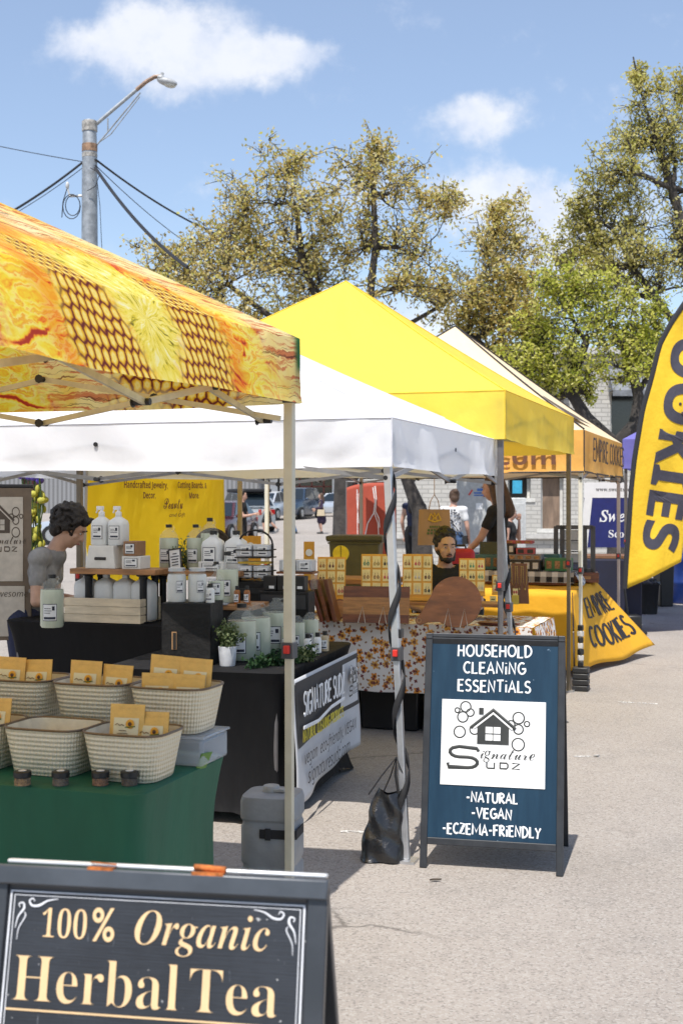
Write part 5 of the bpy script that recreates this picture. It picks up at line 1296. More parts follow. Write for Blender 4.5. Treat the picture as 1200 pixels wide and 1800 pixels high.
for l, x in (('clear plastic box under the rear right tea basket', -.115), ('clear plastic box under the middle rear tea basket', -.41), ('clear plastic box under the rear left tea basket', -.71)):
    t = thing('plastic_box', l, 'plastic box', row(OA, x, .475, .757), RZ, 'clear boxes under the rear baskets')
    m = MB(); m.box((0, 0, .045), (.27, .20, .088)); m.build('box', glassmat('clear_plastic', (.62, .68, .74), .38, .15), t, bevel=.012)
    m = MB(); m.box((0, 0, .092), (.28, .21, .008)); m.build('lid', glassmat('clear_plastic', (.62, .68, .74), .38, .15), t, bevel=.003)
m = MB(); m.box((0, 0, 0), (.045, .004, .06), rx=.5); tag(m.build('tag', mat('green_tag', (.10, .22, .04)), loc=row(OA, .012, .40, .775), rz=RZ+1.2), 'small green tag hanging at the corner of the green table', 'tag')
for l, x, y, z, t_, yw in [('tea pouch standing left in the middle rear basket', -.445, .455, .905, .10, .05), ('tea pouch leaning right in the middle rear basket', -.335, .46, .895, .14, -.08),
    ('upper left tea pouch of the rear right basket', -.170, .485, .930, .08, .03), ('upper right tea pouch of the rear right basket', -.060, .480, .925, .08, -.03), ('lower left tea pouch at the front of the rear right basket', -.173, .440, .878, .14, .04), ('lower right tea pouch at the front of the rear right basket', -.065, .440, .878, .14, -.02),
    ('tea pouch on the left of the rear left basket', -.735, .46, .905, .10, .03), ('tea pouch on the right of the rear left basket', -.63, .465, .90, .14, -.05),
    ('tea pouch with its label showing in the front right basket', -.155, .20, .815, .12, .06), ('tea pouch tucked low in the front right basket', -.072, .205, .795, .12, -.04),
    ('tea pouch at the left edge in the front left basket', -.74, .20, .81, .12, 0), ('tea pouch at the right of the front left basket', -.62, .20, .81, .18, -.06)]:
    pouch(l, x, y, z-.014, t_, yw, .93)
dried = mat('dried_tea', (.16, .085, .03), .9, 0, .7, 90, .8, 120)
for i, (px, l, c) in enumerate([(40, 'leftmost of the four tea sample jars, with pale chips', (.30, .17, .06)), (107, 'second tea sample jar from the left, with grey brown leaves', (.12, .085, .05)), (177, 'third tea sample jar from the left, with orange petals', (.30, .12, .04)), (228, 'rightmost tea sample jar, with dark dried leaves', (.10, .06, .03))]):
    p = onz(px, 1380, .757); t = thing('sample_jar', l, 'jar', p, RZ, 'small tea sample jars on the green cloth')
    m = MB(); m.lathe([(0, .002), (.0235, .002), (.0235, .022), (0, .023)], n=20); m.build('tea', mat('dried_tea_%d' % i, c, .9, 0, .7, 120, .8, 150), t)
    m = MB(); m.lathe([(.025, 0), (.0255, .024)], n=20, caps=False); m.build('glass', glassmat('jar_glass', (.5, .5, .48), .10, .03), t)
    m = MB(); m.lathe([(.0265, .025), (.0265, .040), (.024, .042), (0, .042)], n=20); lid = m.build('lid', blackp, t, smooth=40)
    m = MB(); m.lathe([(.012, .0425), (.012, .0432), (0, .0432)], n=16); m.build('sticker', paper, lid)
# the two part water weight strapped to the cream post
J = thing('water_weight', 'grey ribbed water canister strapped to the nearest cream post', 'tent weight', (-.262, 4.885, 0), RZ*.6)
greyp = mat('grey_plastic', (.27, .28, .29), .5, 0, .10, 10, .15, 40)
m = MB(); w = .108
m.lathe([(0, 0), (w*.94, 0), (w, .01), (w, .20), (w*.94, .21), (w*.94, .222), (w, .232), (w, .36), (w*.95, .372), (w*.95, .385), (w*1.02, .395), (w*1.02, .455), (w*.96, .475), (w*.6, .485), (0, .487)], n=40, sq=5); m.build('canister', greyp, J, smooth=35)
m = MB(); m.lathe([(.034, .484), (.034, .50), (.030, .508), (0, .508)], (.0, -.02, 0), 18); m.box((.02, -.035, .494), (.075, .03, .012)); m.build('cap', mat('cap_grey', (.36, .36, .35), .5), J, bevel=.002)
m = MB(); z = .345
m.box((.045, -w-.004, z), (.135, .006, .034)); m.box((w+.008, -.05, z), (.006, .12, .034)); m.box((.01, -w-.008, z), (.022, .008, .044)); m.build('strap', strapm, J, bevel=.002)

# ---- black bag tied to the white tent's near leg
q = legs2[1][2]; qt = legs2[1][1]; base2 = row(T2, q.x, q.y, 0)
BG = thing('sand_bag', 'shiny black woven bag tied to the white tent leg beside the blue board', 'bag', (base2.x-.105, base2.y+.03, 0), RZ*.5)
m = MB()
def bagf(u, v):
    a = u*2*math.pi; ww = .10*(1-.50*v**1.2)+.006*math.sin(3*a+v*5)*v; dd = .075*(1-.75*v)+.006*math.sin(5*a+v*9)
    q_ = (abs(math.cos(a))**3+abs(math.sin(a))**3)**(-1/3)
    return (math.cos(a)*q_*ww+.035*v*v+.006*math.sin(v*14+a*2), math.sin(a)*q_*dd+.006*math.sin(v*17+a*3), .006+.30*v+.012*math.cos(a*2)*v)
m.grid(bagf, 48, 26); m.add([bagf(i/48, 0) for i in range(48)], [tuple(reversed(range(48)))])
m.build('bag', mat('woven_black', (.013, .013, .014), .30, 0, .3, 14, .45, 18, coat=.3), BG, smooth=70)
for s in (-1, 1):
    m = MB(); m.tube([(-.03+s*.03, s*.015, .29), (.015+s*.02, s*.012, .37), (.062, .0, .455), (.075+s*.015, s*.01, .38), (.085+s*.012, s*.014, .30)], .009, 6, flat=.4); m.build('handle', strapm, BG)
# ================================================================ soap stall
# lane side table
YB_ = R(14.5); RB = -YB_; OB = (-.28, 6.2)
def rowb(x, y, z): c, s = math.cos(YB_), math.sin(YB_); return Vector((OB[0]+x*c+y*s, OB[1]-x*s+y*c, z))
TB = thing('folding_table', 'black covered table on the lane side of the soap stall', 'table', (OB[0], OB[1], 0), RB)
cv = table_cover(TB, .95, 1.39, .745, blackcloth, .05, .05); table_legs(TB, .95, 1.39, .72)
# soap stall banner on the table's lane side
SBn = thing('cloth_banner', 'black and white stall banner hung on the lane side of the black table', 'banner', (OB[0], OB[1], 0), RB)
RT = Matrix(((0, 0, 1, .045), (1, 0, 0, 0), (0, 1, 0, 0), (0, 0, 0, 1)))       # x down the row, y up, facing the lane
def bw(x, y, dz=0.0): return .018*math.sin(x*6+1)*(1-y)+.012*math.sin(x*13+y*4)*(1-y)+dz
m = MB(RT)
bx0_, bx1_, bz0, bz1 = .0, 1.30, .10, .715
def ban(u, v): return (bx0_+(bx1_-bx0_)*u+.02*(1-v), bz0+.06*u+(bz1-bz0-.06*u)*v, bw(u, v))
m.grid(ban, 40, 20, 0)
bb = m.build('cloth', mat('banner_white', (.55, .56, .58), .7, 0, .05, 5), SBn); md = bb.modifiers.new('t', 'SOLIDIFY'); md.thickness = .003; md.offset = -1
m = MB(RT); m.grid(lambda u, v: (lambda p: (p[0], p[1], p[2]+.006))(ban(.02+.96*u, .45+.525*v)), 40, 10); m.build('dark_field', mat('banner_dark', (.045, .043, .045), .7), SBn)
m = MB(RT); m.grid(lambda u, v: (lambda p: (p[0], p[1], p[2]+.011))(ban(.71+.24*u, .50+.43*v)), 10, 10); m.build('logo_patch', mat('banner_white', (.55, .56, .58)), SBn)
m = MB(); Z = RT @ Matrix.Translation((0, 0, .034))
strokes(m, 'SIGNATURE SUDZ', .08, .88, .53, .115, Z, .008, gap=.1, jit=.03)
m.tube([(.08, .475, 0), (.35, .465, 0), (.6, .495, 0), (.88, .50, 0)], .010, 6, 0, .3, (0, 0, 1), M=Z)
m.build('lettering', chalk, SBn, smooth=50)
m = MB(); strokes(m, 'NATURAL CLEANING PRODUCTS', .07, .86, .405, .055, Z, .0045, gap=.1); m.build('yellow_lettering', mat('yellow_ink', (.62, .52, .03)), SBn, smooth=50)
m = MB(); fit_text(m, '𝘷𝘦𝘨𝘢𝘯  𝘦𝘤𝘰-𝘧𝘳𝘪𝘦𝘯𝘥𝘭𝘺, 𝘝𝘌𝘎𝘈𝘕', .10, 1.15, .29, Z, 0); m.build('black_lettering', ink, SBn, smooth=0); m = MB(); fit_text(m, '𝘴𝘪𝘨𝘯𝘢𝘵𝘶𝘳𝘦𝘴𝘶𝘥𝘻.𝘤𝘰𝘮', .16, 1.0, .185, Z, 0); m.build('black_lettering', ink, SBn, smooth=0)
m = MB(); house_logo(m, 1.08, .545, .24, RT @ Matrix.Translation((0, 0, .040)), 0, 1); m.build('logo', [mat('logo_ink', (.035, .037, .035)), paper], SBn, smooth=45)
# back table
OC = (-.88, 7.3)
def rowc(x, y, z): return row(OC, x, y, z)
TC = thing('folding_table', 'raised black covered table at the back of the soap stall', 'table', (OC[0], OC[1], 0), RZ)
table_cover(TC, 1.22, .56, .86, blackcloth, .06, .07); table_legs(TC, 1.2, .56, .83)
# roll of kraft banner at the stall's left
HB = thing('hanging_banner', 'brown framed hanging banner with the house logo at the left edge', 'banner', (W(-45, 900, 7.9).x, 7.9, 0), .05)
m = MB(); m.box((0, 0, 1.19), (.70, .012, .94)); m.build('backing', mat('banner_brown', (.16, .12, .085), .8), HB, bevel=.003)
m = MB(); m.box((.0, -.009, 1.345), (.60, .006, .52)); m.box((.0, -.009, .90), (.62, .006, .31)); m.build('cream_field', mat('banner_cream', (.50, .45, .38), .8), HB)
m = MB(); Z = FRONT @ Matrix.Translation((0, 0, .0135)); house_logo(m, .16, 1.36, .36, Z @ Matrix.Translation((.16, 1.36, 0)) @ Matrix.Scale(1.25, 4, (0, 1, 0)) @ Matrix.Translation((-.16, -1.36, 0)), 0, 1)
fit_text(m, '𝘢𝘸𝘦𝘴𝘰𝘮𝘦', .12, .33, .99, Z, 0)
m.build('logo', [mat('brown_print', (.07, .05, .035)), mat('banner_cream', (.5, .45, .38))], HB, smooth=45)
m = MB(); m.tube([(-.36, .01, 1.67), (.36, .01, 1.67)], .014, 8); m.build('rail', blackp, HB)
for s in (-.3, .3): m = MB(); m.tube([(s, .02, 0), (s, .02, 1.67)], .012, 8); m.build('post', dark_post, HB)
# things on the back table
def shelf(label, x, y, z, w, d, h):
    t = thing('wooden_shelf', label, 'shelf', rowc(x, y, z), RZ, 'plank shelves on pipe legs')
    m = MB(); m.box((0, 0, h-.016), (w, d, .032)); m.build('plank', wood, t, bevel=.004)
    for sx in (-1, 1):
        for sy in (-1, 1):
            m = MB(); px_, py_ = sx*(w/2-.10), sy*(d/2-.05)
            m.lathe([(.038, 0), (.038, .008), (.022, .010), (.022, h-.06), (.026, h-.058), (.026, h-.045), (.042, h-.038), (.042, h-.033)], (px_, py_, .0), 14); m.build('pipe_leg', mat('iron', (.018, .018, .02), .45, .5), t, smooth=35)
    return t
zC = .867
shelf('plank shelf on black pipe legs beside the bending woman', -.50, .16, zC, .56, .25, .315)
shelf('second plank shelf carrying jugs behind the black crate', -.10, .40, zC, .62, .26, .30)
cratew = mat('crate_cream', (.62, .52, .37), .7, 0, .16, 6, .2, stretch=(1, 1, 5))
t = thing('wooden_crate', 'low pale wooden crate under the plank shelf', 'crate', rowc(-.55, .14, zC), RZ)
m = MB()
for i in range(3):
    for s in (-1, 1): m.box((0, s*.125, .025+.048*i), (.50, .012, .0465)); m.box((s*.244, 0, .025+.048*i), (.012, .238, .044))
m.box((0, 0, .006), (.48, .24, .01)); m.build('slats', cratew, t, bevel=.002)
for i, (x, l) in enumerate([(-.73, 'leftmost milky plastic jug in the pale crate'), (-.60, 'second milky plastic jug in the pale crate'), (-.47, 'third milky plastic jug in the pale crate'), (-.35, 'rightmost milky plastic jug in the pale crate')]):
    t = thing('plastic_jug', l, 'jug', rowc(x, .155, zC+.013), RZ, 'milky plastic jugs')
    m = MB(); m.lathe([(0, 0), (.058, 0), (.064, .01), (.064, .195), (.058, .218), (.024, .240), (.018, .245), (.018, .262)], n=24, sq=6); m.build('bottle', plasw, t, smooth=50)
    m = MB(); m.lathe([(.021, .255), (.021, .278), (0, .279)], n=14); m.build('cap', mat('cap_white', (.7, .7, .7)), t)
p = onz(92, 1103, zC); growler('glass jug of pale soap standing left of the pale wooden crate', p, .30, .066, True, 0, liq, .72, seed=3)
t = thing('spray_bottle', 'teal spray bottle behind the right pipe leg', 'bottle', rowc(-.22, .30, zC), RZ)
m = MB(); m.lathe([(0, 0), (.035, 0), (.038, .01), (.038, .15), (.018, .20), (.014, .21), (.014, .225)], n=18); m.build('bottle', mat('teal', (.03, .30, .22), .3), t, smooth=50)
m = MB(); m.box((0, -.01, .245), (.025, .075, .03)); m.box((0, -.03, .215), (.012, .012, .05), rx=.4); m.build('trigger', mat('teal_d', (.02, .22, .17), .4), t, bevel=.003)
zS = zC+.315
t = thing('storage_crate', 'white wooden box with a dark hand slot on the plank shelf', 'crate', rowc(-.585, .15, zS+.001), RZ)
m = MB(); m.box((0, 0, .0675), (.20, .20, .135), top=(.80, .9)); m.build('box', mat('painted_white', (.66, .64, .60), .55, 0, .06), t, bevel=.004)
m = MB(); m.M = Matrix.Rotation(-.07, 4, 'X')
m.tube([(-.036, -.0985, .052), (.036, -.0985, .052)], .0095, 10, flat=1); m.build('hand_slot', mat('dark_slot', (.015, .012, .01)), t)
def whitejug(label, p, s=1.0, rz=RZ, seed=0, trig=True):
    t = thing('laundry_jug', label, 'jug', p, rz, 'white refill jugs with labels'); t.scale = (s,)*3
    m = MB(); m.lathe([(0, 0), (.062, 0), (.066, .008), (.066, .155), (.058, .18), (.026, .205), (.02, .21), (.02, .225)], n=28, sq=5); m.build('bottle', plasw, t, smooth=50)
    if trig:
        m = MB(); m.lathe([(.023, .222), (.023, .245), (.012, .25), (.012, .262)], n=14); m.box((-.012, 0, .275), (.055, .022, .028)); m.box((-.036, 0, .258), (.010, .012, .045), ry=.35); m.build('trigger', mat('cap_white', (.7, .7, .7)), t, bevel=.002)
    else: m = MB(); m.lathe([(.024, .222), (.024, .248), (0, .25)], n=14); m.build('cap', blackp, t, smooth=40)
    flat_label(t, FRONT @ Matrix.Translation((0, .095, .0675)), .085, .10, seed)
    return t
whitejug('white spray jug standing on the white slotted box, left one', rowc(-.63, .15, zS+.137), .80, seed=1)
whitejug('white spray jug standing on the white slotted box, right one', rowc(-.52, .155, zS+.137), .80, seed=2)
def lbox(label, p, d, rz=RZ, m_=None, seed=0, grp='labelled soap boxes'):
    t = thing('soap_box', label, 'box', p, rz, grp)
    m = MB(); m.box((0, 0, d[2]/2), d); m.build('box', m_ or mat('painted_white', (.66, .64, .6)), t, bevel=.003)
    flat_label(t, FRONT @ Matrix.Translation((0, d[2]/2, d[1]/2+.0015)), d[0]*.72, d[2]*.7, seed); return t
kboard = mat('kraft_box', (.28, .15, .075), .7)
lbox('lower white labelled soap box at the right end of the plank shelf', rowc(-.385, .12, zS+.001), (.12, .13, .075), seed=4)
lbox('upper kraft soap box stacked on the white one', rowc(-.395, .12, zS+.078), (.085, .12, .085), m_=kboard, seed=5)
z2 = zC+.300+.001
growler('capped soap jug beside the kraft box on the second plank shelf', rowc(-.31, .40, z2), .27, .058, True, RZ, liq, .7, seed=6)
growler('capped soap jug behind the framed price card', rowc(-.155, .45, z2), .27, .055, True, RZ, liq, .7, seed=7)
growler('tallest capped soap jug at the back of the second shelf', rowc(-.075, .48, z2), .31, .055, True, RZ, liq, .7, seed=8)
whitejug('larger white refill jug on the second shelf, left one', rowc(-.01, .39, z2), .95, seed=9, trig=False)
whitejug('larger white refill jug on the second shelf, right one', rowc(.125, .42, z2), .95, seed=10, trig=False)
def frame_card(label, p, w, h, rz=RZ, tilt=.25, roll=0.0, fm=None, grp='framed price cards'):
    t = thing('price_card', label, 'sign card', p, rz, grp); t.rotation_euler = (-tilt, roll, rz)
    m = MB()
    for s in (-1, 1): m.box((s*(w/2-.004), 0, h/2), (.008, .010, h)); m.box((0, 0, h/2+s*(h/2-.004)), (w-.016, .010, .008))
    m.build('frame', fm or mat('frame_dark', (.03, .025, .022), .4), t)
    m = MB(); m.box((0, 0, h/2), (w-.014, .004, h-.014)); m.build('card', paper, t)
    m = MB(); rr = random.Random(int(p[0]*999))
    for k in range(5): L = w*rr.uniform(.3, .65); m.box((0, -.0032, h*(.24+.13*k)), (L, .002, h*.045))
    m.build('lettering', inkb, t); return t
frame_card('dark framed price card leaning among the jugs on the second shelf', rowc(-.215, .30, z2), .085, .13, tilt=.18, roll=-.16)
lbox('small pale box with two dark labels at the right of the second shelf', rowc(.03, .285, z2), (.16, .05, .055), seed=12)
def sprigs(label, name, p, n, h, spread, lm, size, seed, rz=0.0, flat=False, cat='plant', grp=None, parent=None, base=None):
    r = random.Random(seed); t = parent or thing(name, label, cat, p, rz, grp); st = MB(); cs = []
    for i in range(n):
        a = r.uniform(0, 6.28); k = r.random()**.6*spread; top = Vector((math.cos(a)*k, math.sin(a)*k, h*r.uniform(.5, 1.0)*(1-.35*k/spread)))
        if flat: top = Vector((r.uniform(-1, 1)*spread, r.uniform(-.35, .35)*spread*.4, h*r.uniform(.2, 1)))
        b = Vector((r.uniform(-.25, .25)*spread, r.uniform(-.2, .2)*spread*(.3 if flat else 1), 0)) if not flat else Vector((top.x*.6, top.y*.5, .004))
        if base: b += Vector(base); top += Vector(base)
        q = curve_pts(b, top, 4, .12, r); st.tube(q, [.0022, .002, .0017, .0013, .001], 4)
        for j in range(7):
            u = .25+.75*j/6; i0 = min(3, int(u*4)); pp = q[i0].lerp(q[i0+1], u*4-i0)
            for s in range(3): cs.append((pp.x+r.gauss(0, size*.55), pp.y+r.gauss(0, size*.55), max(.003, pp.z+r.gauss(0, size*.5))))
    st.build('stem', mat('stem_green', (.06, .10, .03)), t); leaf_mesh('leaves', np.array(cs), size*.55, lm, t, aspect=.6); return t
eucm = leafmat('sage_leaf', [(.06, .10, .035), (.12, .17, .06), (.22, .27, .12), (.30, .34, .18)]); dkg = leafmat('deep_leaf', [(.012, .04, .016), (.025, .07, .025), (.05, .11, .04)])
t = sprigs('bunch of pale green sprigs with an orange bloom among the jugs', 'flower_sprig', rowc(-.22, .43, z2), 16, .20, .10, eucm, .022, 5)
m = MB()
for i in range(5): m.ell((.05+.012*math.cos(i*1.3), -.03, .13+.012*math.sin(i*1.3)), .010, 6, 5)
m.build('bloom', mat('orange_bloom', (.55, .12, .03)), t)
t = thing('round_tray', 'dark round wicker tray standing behind the jugs before the yellow banner', 'tray', rowc(-.13, .60, zC+.30), RZ)
m = MB(); T = Matrix.Rotation(R(78), 4, 'X'); m.lathe([(0, -.012), (.10, -.012), (.125, -.004), (.125, .012), (.112, .012), (.10, .0), (0, .0)], (0, .125, 0), 32, M=T); m.build('tray', mat('wicker', (.045, .028, .012), .7, 0, .4, 30, .5, 90), t)
# things on the lane side table
zB = .752
p = onz(334, 1170, zB)
t = thing('display_crate', 'black wooden crate with an upright hand slot carrying two white jars', 'crate', (p.x, p.y+.13, zB), RB*.6)
blk = mat('black_wood', (.010, .0095, .0095), .55, 0, .35, 8, .3, 30, spec=.3)
m = MB(); hh = .315; m.box((0, 0, hh/2), (.255, .26, hh)); m.build('crate', blk, t, bevel=.004)
m = MB(); m.tube([(-.062, -.1305, .17), (-.062, -.1305, .08)], .013, 12, flat=.25, nrm=(0, 1, 0)); m.build('slot_edge', mat('raw_wood', (.32, .18, .08)), t)
m = MB(); m.tube([(-.060, -.1325, .165), (-.060, -.1325, .082)], .009, 12, flat=.3, nrm=(0, 1, 0)); m.build('hand_slot', mat('dark_slot', (.015, .012, .01)), t)
zc_ = zB+hh+.001; c0 = Vector((p.x, p.y+.13, 0))
def bigjar(label, loc, seed):
    t = thing('glass_jar', label, 'jar', loc, RZ, 'white filled jars on the black crate')
    m = MB(); m.lathe([(0, .003), (.044, .003), (.048, .012), (.048, .125), (.044, .142), (0, .143)], n=24); m.build('powder', liqw, t, smooth=50)
    m = MB(); m.lathe([(.049, 0), (.0495, .13), (.041, .15), (.041, .158), (.044, .160), (.044, .172), (.040, .174)], n=24); m.build('glass', clearg, t, smooth=50)
    m = MB(); m.lathe([(.0435, .158), (.0435, .174), (0, .175)], n=24); m.build('lid', steel, t, smooth=40)
    curved_label(t, .0497, .05, .11, .35, seed, rz=.75); return t
bigjar('left of the two white jars on the black crate', c0+Vector((-.075, -.06, zc_)), 1); bigjar('right of the two white jars on the black crate', c0+Vector((.030, -.058, zc_)), 2)
t = growler('small clear bottle behind the two white jars', c0+Vector((.115, .05, zc_)), .20, .042, True, 0, liq, .5, seed=4)
def vial(label, loc, h=.09, r=.022, col=None, capm=None, grp='small soap bottles', seed=0):
    t = thing('small_bottle', label, 'bottle', loc, RZ, grp)
    m = MB(); m.lathe([(0, 0), (r, 0), (r, h*.66), (r*.85, h*.74), (r*.5, h*.78), (r*.5, h*.82)], n=16); m.build('bottle', col or liqw, t, smooth=50)
    m = MB(); m.lathe([(r*.62, h*.80), (r*.62, h), (0, h*1.003)], n=14); m.build('cap', capm or blackp, t, smooth=40)
    curved_label(t, r, h*.12, h*.55, .8, seed, border=False); return t
vial('little white bottle with a dark cap at the right edge of the black crate', c0+Vector((.098, -.085, zc_)), .095, .023, seed=3)
# low step behind the crate with bottles, rack and boxes
t = thing('display_step', 'dark crate with a wooden top behind the growlers', 'crate', rowb(-.62, .84, zB), RB)
m = MB(); m.box((0, .04, .115), (.40, .28, .23)); m.build('crate', blk, t, bevel=.004); m = MB(); m.box((0, .035, .244), (.44, .30, .028)); m.build('board', wood, t, bevel=.003)
zs1 = zB+.259
frame_card('dark framed price card beside the black crate', rowb(-.70, .76, zs1), .075, .10, RB, .15)
growler('capped soap jug standing on the dark crate left of the wire rack', rowb(-.60, .88, zs1), .285, .062, True, RB, liq, .66, seed=11)
amb = mat('amber', (.30, .10, .015), .15)
vial('left amber dropper bottle on the wooden step', rowb(-.515, .80, zs1), .10, .018, amb, seed=5); vial('right amber dropper bottle on the wooden step', rowb(-.46, .81, zs1), .10, .018, amb, seed=6)
m = MB(); m.box((0, 0, .002), (.09, .12, .004)); tag(m.build('leaflet', mat('leaflet', (.25, .26, .28)), loc=rowb(-.60, .76, zs1), rz=RB+.2), 'flat leaflet lying on the wooden step', 'leaflet')
# two tier wire rack
rk = thing('wire_rack', 'two tier black wire rack with an arched handle holding white tins', 'rack', rowb(-.573, 1.30, zB+.36), RB)
wire = mat('wire_black', (.012, .012, .012), .5, .3)
for k, z in enumerate((.01, .135)):
    m = MB()
    for dz in (0, .045): m.tube([(-.105, -.07, z+dz), (.105, -.07, z+dz), (.105, .07, z+dz), (-.105, .07, z+dz)], .004, 6, closed=True)
    for i in range(5): m.tube([(-.105+.0525*i, -.07, z), (-.105+.0525*i, .07, z)], .003, 5)
    m.build('tray', wire, rk)
m = MB()
for s in (-1, 1): m.box((s*.105, 0, .11), (.008, .012, .22))
m.tube([(.105*math.cos(R(a)), 0, .21+.085*math.sin(R(a))) for a in range(0, 181, 15)], .006, 8); m.build('frame', wire, rk)
st_ = thing('black_box_stand', 'plain black box under the two tier rack', 'box', rowb(-.573, 1.28, zB), RB)
m = MB(); m.box((0, .02, .178), (.24, .15, .355)); m.build('box', blk, st_, bevel=.003); m = MB(); m.box((0, -.058, .30), (.2, .006, .03)); m.build('trim', blackp, st_)
tin = mat('tin_white', (.50, .51, .53), .35, .2, .06)
for k, (dx, dz, l) in enumerate([(-.052, .135, 'upper left white tin in the wire rack'), (.052, .135, 'upper right white tin in the wire rack'), (-.052, .01, 'lower left white tin in the wire rack'), (.052, .01, 'lower right white tin in the wire rack')]):
    t = thing('soap_tin', l, 'tin', rowb(-.573+dx, 1.295, zB+.36+dz+.005), RB, 'white soap tins')
    m = MB(); m.box((0, 0, .036), (.095, .115, .072)); m.build('tin', tin, t, bevel=.006); flat_label(t, FRONT @ Matrix.Translation((.01, .036, .0585)), .06, .05, k, border=False)
m = MB(); m.box((0, 0, 0), (.19, .10, .012)); tag(m.build('yellow_soap_bar', mat('yellow_bar', (.55, .36, .04)), loc=rowb(-.573, 1.305, zB+.36+.104), rz=RB), 'flat yellow box between the tiers of the wire rack', 'box')
# black boxes to the right of the rack, tin tray
t = thing('display_step', 'wide black crate behind the row of soap bottles', 'crate', rowb(-.34, 1.15, zB), RB); m = MB(); m.box((0, .02, .155), (.30, .14, .31)); m.build('crate', blk, t, bevel=.004); m = MB(); m.box((0, -.052, .25), (.27, .006, .08)); m.build('front_slat', mat('black_slat', (.03, .03, .033), .5), t)
for i, (x, l) in enumerate([(-.43, 'left small black gift box on the wide black crate'), (-.345, 'middle small black gift box on the wide black crate'), (-.26, 'right small black gift box on the wide black crate')]):
    lb = thing('gift_box', l, 'box', rowb(x, 1.165, zB+.312), RB, 'small black gift boxes'); m = MB(); m.box((0, 0, .042), (.078, .08, .084)); m.build('box', blackp, lb, bevel=.003); m = MB(); m.box((.012, -.0412, .02), (.03, .002, .016)); m.build('sticker', paper, lb)
t = thing('tin_tray', 'pair of white tins in a dark tray behind the gift boxes', 'tray', rowb(-.30, 1.255, zB+.312), RB)
m = MB(); m.box((0, 0, .10), (.22, .13, .012)); m.build('tray', wood_d, t)
for s in (-1, 1): m = MB(); m.box((s*.1, 0, .05), (.012, .11, .094)); m.build('support', clearg, t)
for k, (dx, l) in enumerate([(-.05, 'left white tin on the tray behind the gift boxes'), (.052, 'right white tin on the tray behind the gift boxes')]):
    tt = thing('soap_tin', l, 'tin', rowb(-.30+dx, 1.253, zB+.312+.107), RB, 'white soap tins'); m = MB(); m.box((0, 0, .034), (.093, .11, .068)); m.build('tin', tin, tt, bevel=.006); flat_label(tt, FRONT @ Matrix.Translation((.005, .034, .056)), .06, .05, 20+k, border=False)
# growlers and bottles on the table top
for i, (px, py, h, r, cap_, l) in enumerate([(425, 1160, .295, .078, True, 'nearest big glass jug of pale soap beside the potted plant'), (450, 1154, .30, .080, False, 'second big glass jug of pale soap, overlapping the nearest'), (486, 1142, .30, .080, False, 'third big glass jug of pale soap, at the right of the big ones')]):
    growler(l, onz(px, py, zB), h, r, cap_, RB, liq, .70, seed=30+i)
for i, (px, py, h, r, l) in enumerate([(505, 1146, .17, .036, 'medium soap bottle right of the big jugs'), (521, 1143, .19, .048, 'medium soap bottle half behind the cream post'), (546, 1140, .20, .046, 'medium soap bottle with a dark cap right of the cream post')]):
    growler(l, onz(px, py, zB), h, r, True, RB, liq, .82, seed=40+i, handle=False, name='glass_bottle', cat='bottle', grp='medium soap bottles')
for i, (px, py, l) in enumerate([(541, 1150, 'small white bottle nearest the cream post'), (558, 1147, 'small soap bottle with a dark cap on the table edge, left of the last'), (571, 1144, 'last small soap bottle at the far table corner'), (549, 1153, 'squat clear candle jar among the small bottles')]):
    vial(l, onz(px, py, zB), .11 if i < 3 else .06, .022, mat('soap_tan', (.45, .36, .22), .25) if i == 2 else liqw, seed=50+i)
PT = thing('potted_plant', 'white pot of variegated green leaves at the near corner of the black table', 'potted plant', onz(400, 1170, zB), RB)
m = MB(); m.lathe([(0, 0), (.038, 0), (.040, .004), (.047, .098), (.044, .099), (.042, .09), (0, .088)], n=28); m.build('pot', mat('pot_white', (.66, .67, .70), .4), PT, smooth=45)
sprigs(None, None, None, 34, .15, .085, eucm, .019, 9, parent=PT, base=(0, 0, .085))
gl = sprigs('low garland of dark green leaves along the edge of the black table', 'leaf_garland', rowb(-.10, .30, zB), 40, .075, .24, dkg, .022, 14, RB+R(62), True)
gl2 = sprigs('tuft of dark green leaves just right of the cream post on the table', 'leaf_garland', rowb(-.02, .42, zB), 12, .08, .09, eucm, .02, 15, RB+R(62), True)

